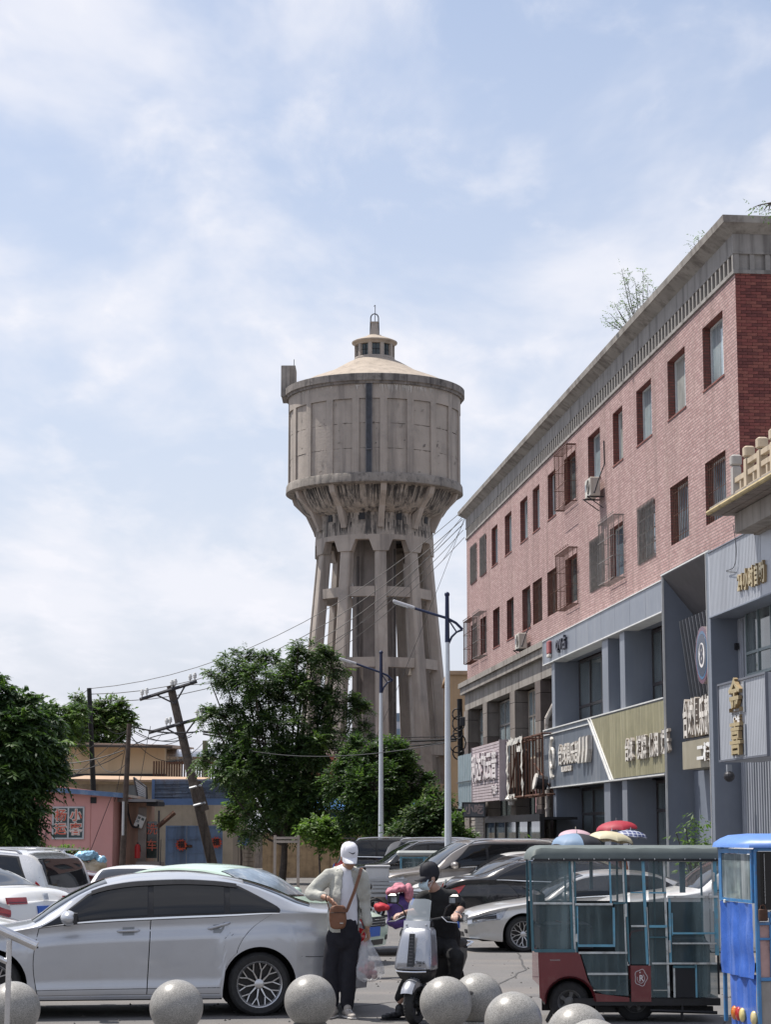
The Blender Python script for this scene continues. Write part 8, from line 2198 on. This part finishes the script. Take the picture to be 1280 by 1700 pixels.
shell('lower_shield', sdk, [(.40, -.02, -.12, .10), (.44, .02, -.14, .165), (.505, .06, -.15, .19), (.518, .06, -.15, .19)])
b = MB(); b.tube([(.09, -.16, .515), (.115, -.08, .512), (.12, 0, .511), (.115, .08, .512), (.09, .16, .515)], .008, 6); b.build('shield_trim', chrome, sc)
b = MB(); b.rings([[(.107, y, .56), (.050, y * .82, .87), (.062, y * .82, .875), (.119, y, .562)] for y in (-.034, .034)]); st_ = b.build('centre_strip', sdk, sc)
for k in range(9):
    z = .585 + k * .031; x = .121 - (z - .56) * .183; b = MB(); b.box(x - .004, x + .002, -.02, .02, z, z + .008); b.build('strip_slot', mat('grey_slot', (.1, .1, .11), .4), st_)
Mx = Matrix.Translation((.1035, .0, .60)) @ Matrix.Rotation(R(-10), 4, 'Y') @ Matrix.Rotation(PI / 2, 4, 'Z')
for tx, y, z, s_ in (('TAILG', .10, .0, .035), ('EV', .10, -.03, .018)): put(text_mb(tx, s_, .002, 1.0, .001), Mx @ Matrix.Translation((y, .004, z))).build('lettering', sdk, sc)
put(text_mb('N', .022, .002, 1.6), Matrix.Translation((.058, 0, .895)) @ Matrix.Rotation(PI / 2, 4, 'Z')).build('badge', chrome, sc)
b = MB(); b.grid(lambda y, s_: (-.06 - .09 * s_ - .6 * y * y, y * (1 - .12 * s_), .985 + .22 * s_ - (.02 * (abs(y) / .13)**4 if s_ > .9 else 0)), lin(-.13, .13, 13), lin(0, 1, 7)); b.build('windshield', mat('windshield_acrylic', (.45, .50, .54), .05, var=.1, alpha=.45), sc, smooth=True)
b = MB(); b.grid(lambda y, s_: (-.05 - .6 * y * y + .02 * (1 - s_), y, .92 + .075 * s_ - (.03 * (1 - s_) * (abs(y) / .14)**2)), lin(-.14, .14, 13), [0, .35, .7, 1]); b.build('windshield_base', mat('pale_screen_base', (.45, .47, .50), .25), sc, smooth=True)
for y in (-.105, .105):
    b = MB(); b.ball((-.04 - .6 * y * y, y, .955), .012, 8, 6); b.build('screw', steel, sc)
b = MB(); b.tube([(-.20, 0, .98), (-.22, -.10, 1.0), (-.24, -.2, 1.02), (-.30, -.36, 1.0)], .014, 8); b.tube([(-.20, 0, .98), (-.22, .10, 1.0), (-.24, .2, 1.02), (-.30, .36, 1.0)], .014, 8); b.build('handlebar', sdk, sc)
for s_ in (-1, 1):
    b = MB(); b.tube([(-.265, s_ * .24, 1.015), (-.31, s_ * .38, 1.0)], .021, 10); b.build('grip', rubber, sc)
    b = MB(); b.tube([(-.22, s_ * .2, 1.03), (-.16, s_ * .28, .985), (-.20, s_ * .37, .975)], .006, 5); b.build('brake_lever', steel, sc)
    b = MB(); b.tube([(-.25, s_ * .2, 1.02), (-.24, s_ * .24, 1.12), (-.23, s_ * .34, 1.19)], .008, 6); b.bbox(-.26, -.215, *sorted((s_ * .27, s_ * .40)), 1.15, 1.25, .02); mr = b.build('mirror', sdk, sc)
    b = MB(); b.box(-.214, -.212, *sorted((s_ * .285, s_ * .345)), 1.165, 1.215); b.build('mirror_glass', mat('mirror_silver', (.22, .24, .26), .3, .4, var=.5, scale=20), mr)
shell('dashboard', sdk, [(.94, -.10, -.24, .12), (1.0, -.14, -.26, .11), (1.02, -.18, -.25, .08)])
shell('footboard', sdk, [(.24, -.18, -.85, .13), (.28, -.14, -.88, .17), (.31, -.16, -.86, .16)])
shell('rear_body', sdk, [(.36, -.74, -.92, .08), (.46, -.70, -1.00, .12), (.60, -.66, -1.08, .14), (.70, -.66, -1.10, .13)])
shell('seat', mat('seat_black', (.02, .02, .022), .6), [(.70, -.62, -1.06, .13), (.75, -.60, -1.09, .145), (.79, -.64, -1.07, .12)])
b = MB(); b.tube([(-1.02, -.14, .70), (-1.14, -.16, .74), (-1.20, 0, .75), (-1.14, .16, .74), (-1.02, .14, .70)], .014, 8); b.build('grab_rail', chrome, sc, smooth=True)
b = MB(); b.tube([(-1.14, -.09, .205), (-1.0, -.09, .45)], .022, 8); b.tube([(-1.14, .09, .205), (-1.0, .09, .45)], .022, 8); b.build('rear_fork', sdk, sc)
# rider
YR = 21.3
rid = thing('person', 'scooter rider in black clothes with a face mask looking to the left', 'person', (P(735, 1382, YR).x, YR, 0)); T2 = rid.location.copy()
def r_(px, py, dy=0): return P(px, py, YR + dy) - T2
hc = r_(712, 1459, -.12); hf = Vector((-.80, -.45, -.22))
b = MB(); head(b, hc, hf, s=.98); limb(b, [hc + Vector((.04, .04, -.07)), r_(727, 1484, .0)], [.054, .062]); limb(b, [r_(728, 1492), r_(736, 1525, .08), r_(742, 1562, .14)], [.125, .12, .13]); limb(b, [r_(703, 1487, -.03), r_(752, 1486, .03)], [.055, .055])
scM = Matrix.Translation(scl - T2) @ Matrix.Rotation(math.atan2(h_.y, h_.x), 4, 'Z')
gl_, gr_ = scM @ Vector((-.29, -.30, 1.03)), scM @ Vector((-.29, .31, 1.03))
e1, e2 = r_(692, 1512, .02), r_(765, 1508, -.05)
for s0, e_, g0, sd in ((r_(702, 1487, -.03), e1, gl_, 1), (r_(753, 1486, .03), e2, gr_, -1)):
    limb(b, [s0, e_], [.052, .042]); wv = g0 + (e_ - g0).normalized() * .085 + Vector((0, 0, .012)); limb(b, [e_, wv], [.041, .027]); hand(b, wv, (g0 - wv) + Vector((0, 0, .012)), .8, sd, Vector((0, 0, -1)), 1.0)
k1, k2 = r_(697, 1585, -.25), r_(757, 1588, -.22); a1, a2 = r_(664, 1660, -.0), r_(750, 1660, -.10)
for k_, a_ in ((k1, a1), (k2, a2)): limb(b, [r_(738, 1562, .14), k_], [.08, .058]); limb(b, [k_, a_], [.052, .036])
fuse(b, .0072, 3).build('body', mat('skin_light', (.42, .26, .20), .5, var=.08, scale=9), rid, smooth=True)
b = MB(); limb(b, [r_(727, 1492), r_(731, 1510, .03), r_(738, 1540, .10), r_(741, 1566, .14)], [.135, .15, .142, .15]); limb(b, [r_(704, 1488, -.03), r_(752, 1487, .03)], [.068, .068]); limb(b, [r_(703, 1489, -.03), r_(702, 1489, -.03).lerp(e1, .72)], [.07, .072]); limb(b, [r_(752, 1488, .03), r_(753, 1488, .03).lerp(e2, .72)], [.07, .074]); limb(b, [r_(724, 1481), r_(727, 1488)], [.064, .09])
blk = mat('black_cotton', (.010, .010, .011), .85, var=.25, scale=7); fuse(b, .0115, 4, .010, 8).build('shirt', blk, rid, smooth=True)
b = MB(); limb(b, [r_(741, 1555, .13), r_(739, 1568, .14)], [.15, .155])
for k_, a_ in ((k1, a1), (k2, a2)): limb(b, [r_(738, 1566, .12), k_], [.115, .085]); limb(b, [k_, k_.lerp(a_, .6), a_ + Vector((0, 0, .03))], [.082, .068, .058])
fuse(b, .0115, 4, .012, 8).build('trousers', blk, rid, smooth=True)
for a_, d in ((a1, Vector((-.85, -.5, 0)).normalized()), (a2, Vector((-.4, -.9, 0)).normalized())):
    b = MB(); p = Vector((a_.x, a_.y, 0)); z0 = max(0, a_.z - .10) if a_ is a2 else 0
    for t_, rr2, z in ((-.04, .046, .07), (.02, .047, .06), (.08, .044, .048), (.14, .042, .042), (.18, .034, .036)): q = p + d * t_; b.ball((q.x, q.y, z), (rr2, rr2, rr2 * .85), 12, 8)
    b.ball((p.x, p.y, .11), .05, 12, 8); s_ = fuse(b, .008, 3).build('shoe', black, rid, smooth=True)
    b = MB(); b.tube([p - d * .08 + Vector((0, 0, .012)), p + d * .05 + Vector((0, 0, .012)), p + d * .215 + Vector((0, 0, .014))], [.036, .046, .03], 12, flat=.3); b.build('sole', rubber, s_)
f = hf.normalized(); rr_ = f.cross(Vector((0, 0, 1))).normalized(); u = rr_.cross(f)
b = MB(); b.grid(lambda a, z: tuple(hc + rr_ * (.080 * math.sin(a)) + f * ((.052 + .060 * math.cos(a)) * (1 - .35 * abs(z + .1) ** 1.5) + .008) + u * (-.040 + .050 * z)), lin(-1.35, 1.35, 15), lin(-1, 1, 7)); b.build('face_mask', mat('pale_blue_mask', (.45, .55, .60), .8, var=.05), rid, smooth=True)
b = MB()
for z in (-.03, -.07): b.tube([hc + rr_ * .078 + f * .06 + u * z, hc + rr_ * .086 - f * .01 + u * (-.0)], .0022, 4); b.tube([hc - rr_ * .078 + f * .06 + u * z, hc - rr_ * .086 - f * .01 + u * (-.0)], .0022, 4)
b.build('mask_loop', mat('mask_loop_white', (.6, .62, .64), .6), rid)
b = MB(); b.ball(tuple(hc - f * .03 + u * .03), (.083, .083, .075), 16, 12); b.build('hair', mat('short_black_hair', (.012, .011, .011), .8), rid, smooth=True)
bcap = mat('black_cap_cloth', (.012, .012, .018), .75, var=.2); o, M = cap(('black baseball cap with small white emblems worn by the scooter rider', 'cap'), T2 + hc + Vector((0, 0, .045)), Vector((-.80, -.45, -.10)), bcap, 0, 1.0)
wemb = mat('white_embroidery', (.6, .6, .65), .6)
for a, z in ((PI * .5, .045), (PI * .2, .05), (PI * .05, .055), (-.25, .04), (PI * .35, .085)):
    b = MB(); b.ball((.088 * math.cos(a), .103 * math.sin(a) - .01, z), (.014, .014, .013), 8, 6); b.build('emblem', wemb, o)
p = gr_ + (e2 - gr_).normalized() * .10; b = MB(); b.tube([p + Vector((.034 * math.cos(a), .034 * math.sin(a) * .4, .034 * math.sin(a))) for a in lin(0, 2 * PI, 14)], .007, 6, cap=False); b.ball(tuple(p + Vector((0, -.03, .02))), (.016, .008, .016), 8, 6); b.build('wristwatch', steel, rid)
# ---- parked black scooter under a purple quilt
Y1 = 27.5; q_ = P(650, 1382, Y1); q_.z = 0
s2 = thing('parked_scooter', 'parked black scooter draped with a purple quilt between the two men', 'scooter', q_, R(200))
sw(.62, .21, .09, s2); sw(-.6, .21, .09, s2)
b = MB(); b.ball((.45, 0, .55), (.14, .16, .25), 12, 10); b.ball((.55, 0, .35), (.16, .1, .12), 12, 8); b.ball((0, 0, .33), (.5, .15, .07), 12, 8); b.ball((-.5, 0, .55), (.4, .15, .18), 12, 8); fuse(b, .02, 3).build('fairing', sdk, s2, smooth=True)
b = MB(); b.tube([(.42, -.34, .98), (.45, 0, .94), (.42, .34, .98)], .018, 8)
for s_ in (-1, 1): b.tube([(.42, s_ * .2, .97), (.4, s_ * .26, 1.13)], .008, 5); b.ball((.4, s_ * .28, 1.17), (.02, .075, .045), 10, 6)
b.build('handlebar', sdk, s2)
b = MB(); b.ball((.56, 0, .72), (.07, .09, .08), 12, 8); b.build('headlamp', clearlens, s2, smooth=True)
def quilt(name, label, lst, m, vox, disp): 
    b = MB()
    for px, py, rx, ry, dy in lst: c = P(px, py, Y1 + dy); b.ball(tuple(c), (rx * Y1 / FPX, .16, ry * Y1 / FPX), 14, 10)
    return tag(fuse(b, vox, 3, disp, 8).build(name, m, None, smooth=True), label, 'quilt' if 'quilt' in name else 'cloth')
quilt('scooter_quilt', 'purple quilted cover wrapped over the parked black scooter', [(656, 1508, 14, 26, -.25), (668, 1505, 14, 24, -.2), (664, 1530, 22, 10, -.25), (652, 1490, 10, 10, -.25)], mat('purple_quilt', (.065, .035, .16), .6, var=.2, scale=8, bump=.06, bscale=25), .016, .03)
quilt('pink_cloth', 'pink flowered cloth bundled on top of the purple quilt', [(652, 1480, 11, 7, -.3), (664, 1474, 11, 8, -.28), (678, 1482, 8, 16, -.25)], mat('pink_flower_cloth', (.42, .16, .20), .8, var=.5, scale=25, stain=((.15, .03, .05), .7, 22)), .014, .03)
quilt('red_cloth', 'red cloth glove over the left handle of the parked black scooter', [(632, 1505, 11, 7, -.45), (640, 1506, 7, 5, -.42)], mat('red_cloth_m', (.38, .02, .03), .7, var=.15), .012, .015)
# ---- people beneath the umbrellas
def bystander(label, px, Y, h, top_c, hat=None):
    t = thing('person', label, 'person', (P(px, 1382, Y).x, Y, 0)); s_ = h / 1.7
    b = MB(); c = Vector((0, 0, 1.55 * s_)); head(b, c, Vector((-.3, -1, 0)), s=.95)
    limb(b, [c + Vector((0, 0, -.1)), Vector((0, 0, 1.38 * s_))], [.05, .06]); limb(b, [Vector((0, 0, 1.25 * s_)), Vector((0, 0, .95 * s_))], [.14, .14]); limb(b, [Vector((-.17, 0, 1.36 * s_)), Vector((-.22, -.05, 1.1 * s_)), Vector((-.1, -.2, 1.2 * s_))], [.05, .045, .03]); limb(b, [Vector((.17, 0, 1.36 * s_)), Vector((.23, 0, 1.1 * s_)), Vector((.2, -.1, .85 * s_))], [.05, .045, .03])
    hand(b, Vector((-.1, -.2, 1.2 * s_)), Vector((.1, -.1, 1)), .7, 1, Vector((0, -1, 0))); hand(b, Vector((.2, -.1, .85 * s_)), Vector((0, -.1, -1)), .3, -1, Vector((-1, 0, 0)))
    for x in (-.09, .09): limb(b, [Vector((x, 0, .9 * s_)), Vector((x, -.02, .48 * s_)), Vector((x, 0, .08))], [.08, .055, .036])
    fuse(b, .013, 2).build('body', skin, t, smooth=True)
    b = MB(); limb(b, [Vector((0, 0, 1.30 * s_)), Vector((0, 0, .9 * s_))], [.16, .165]); limb(b, [Vector((-.17, 0, 1.36 * s_)), Vector((-.22, -.04, 1.13 * s_))], [.068, .062]); limb(b, [Vector((.17, 0, 1.36 * s_)), Vector((.225, 0, 1.13 * s_))], [.068, .062]); fuse(b, .018, 3, .01, 7).build('top', top_c, t, smooth=True)
    b = MB()
    for x in (-.09, .09): limb(b, [Vector((x * .7, 0, .92 * s_)), Vector((x, -.02, .48 * s_)), Vector((x, 0, .1))], [.11, .075, .06])
    fuse(b, .018, 3).build('trousers', blk, t, smooth=True)
    for x in (-.09, .09): b = MB(); b.ball((x, -.06, .04), (.05, .13, .04), 10, 6); b.build('shoe', black, t, smooth=True)
    b = MB(); b.ball(tuple(c + Vector((.01, .02, .045))), (.088, .092, .085), 14, 10); b.build('sun_hat' if hat else 'hair', hat or mat('black_hair', (.012, .01, .01), .7), t, smooth=True)
bystander('person in a green top sheltering under the blue and black umbrella', 972, 42.3, 1.62, mat('green_top', (.1, .16, .1), .8)); bystander('person in a pink hat standing between the umbrellas', 1006, 42.8, 1.60, mat('pale_pink_top', (.5, .35, .36), .8), up_); bystander('person with bare reddish shoulders under the cream umbrella', 1020, 43.2, 1.63, mat('rust_top', (.32, .12, .07), .8))
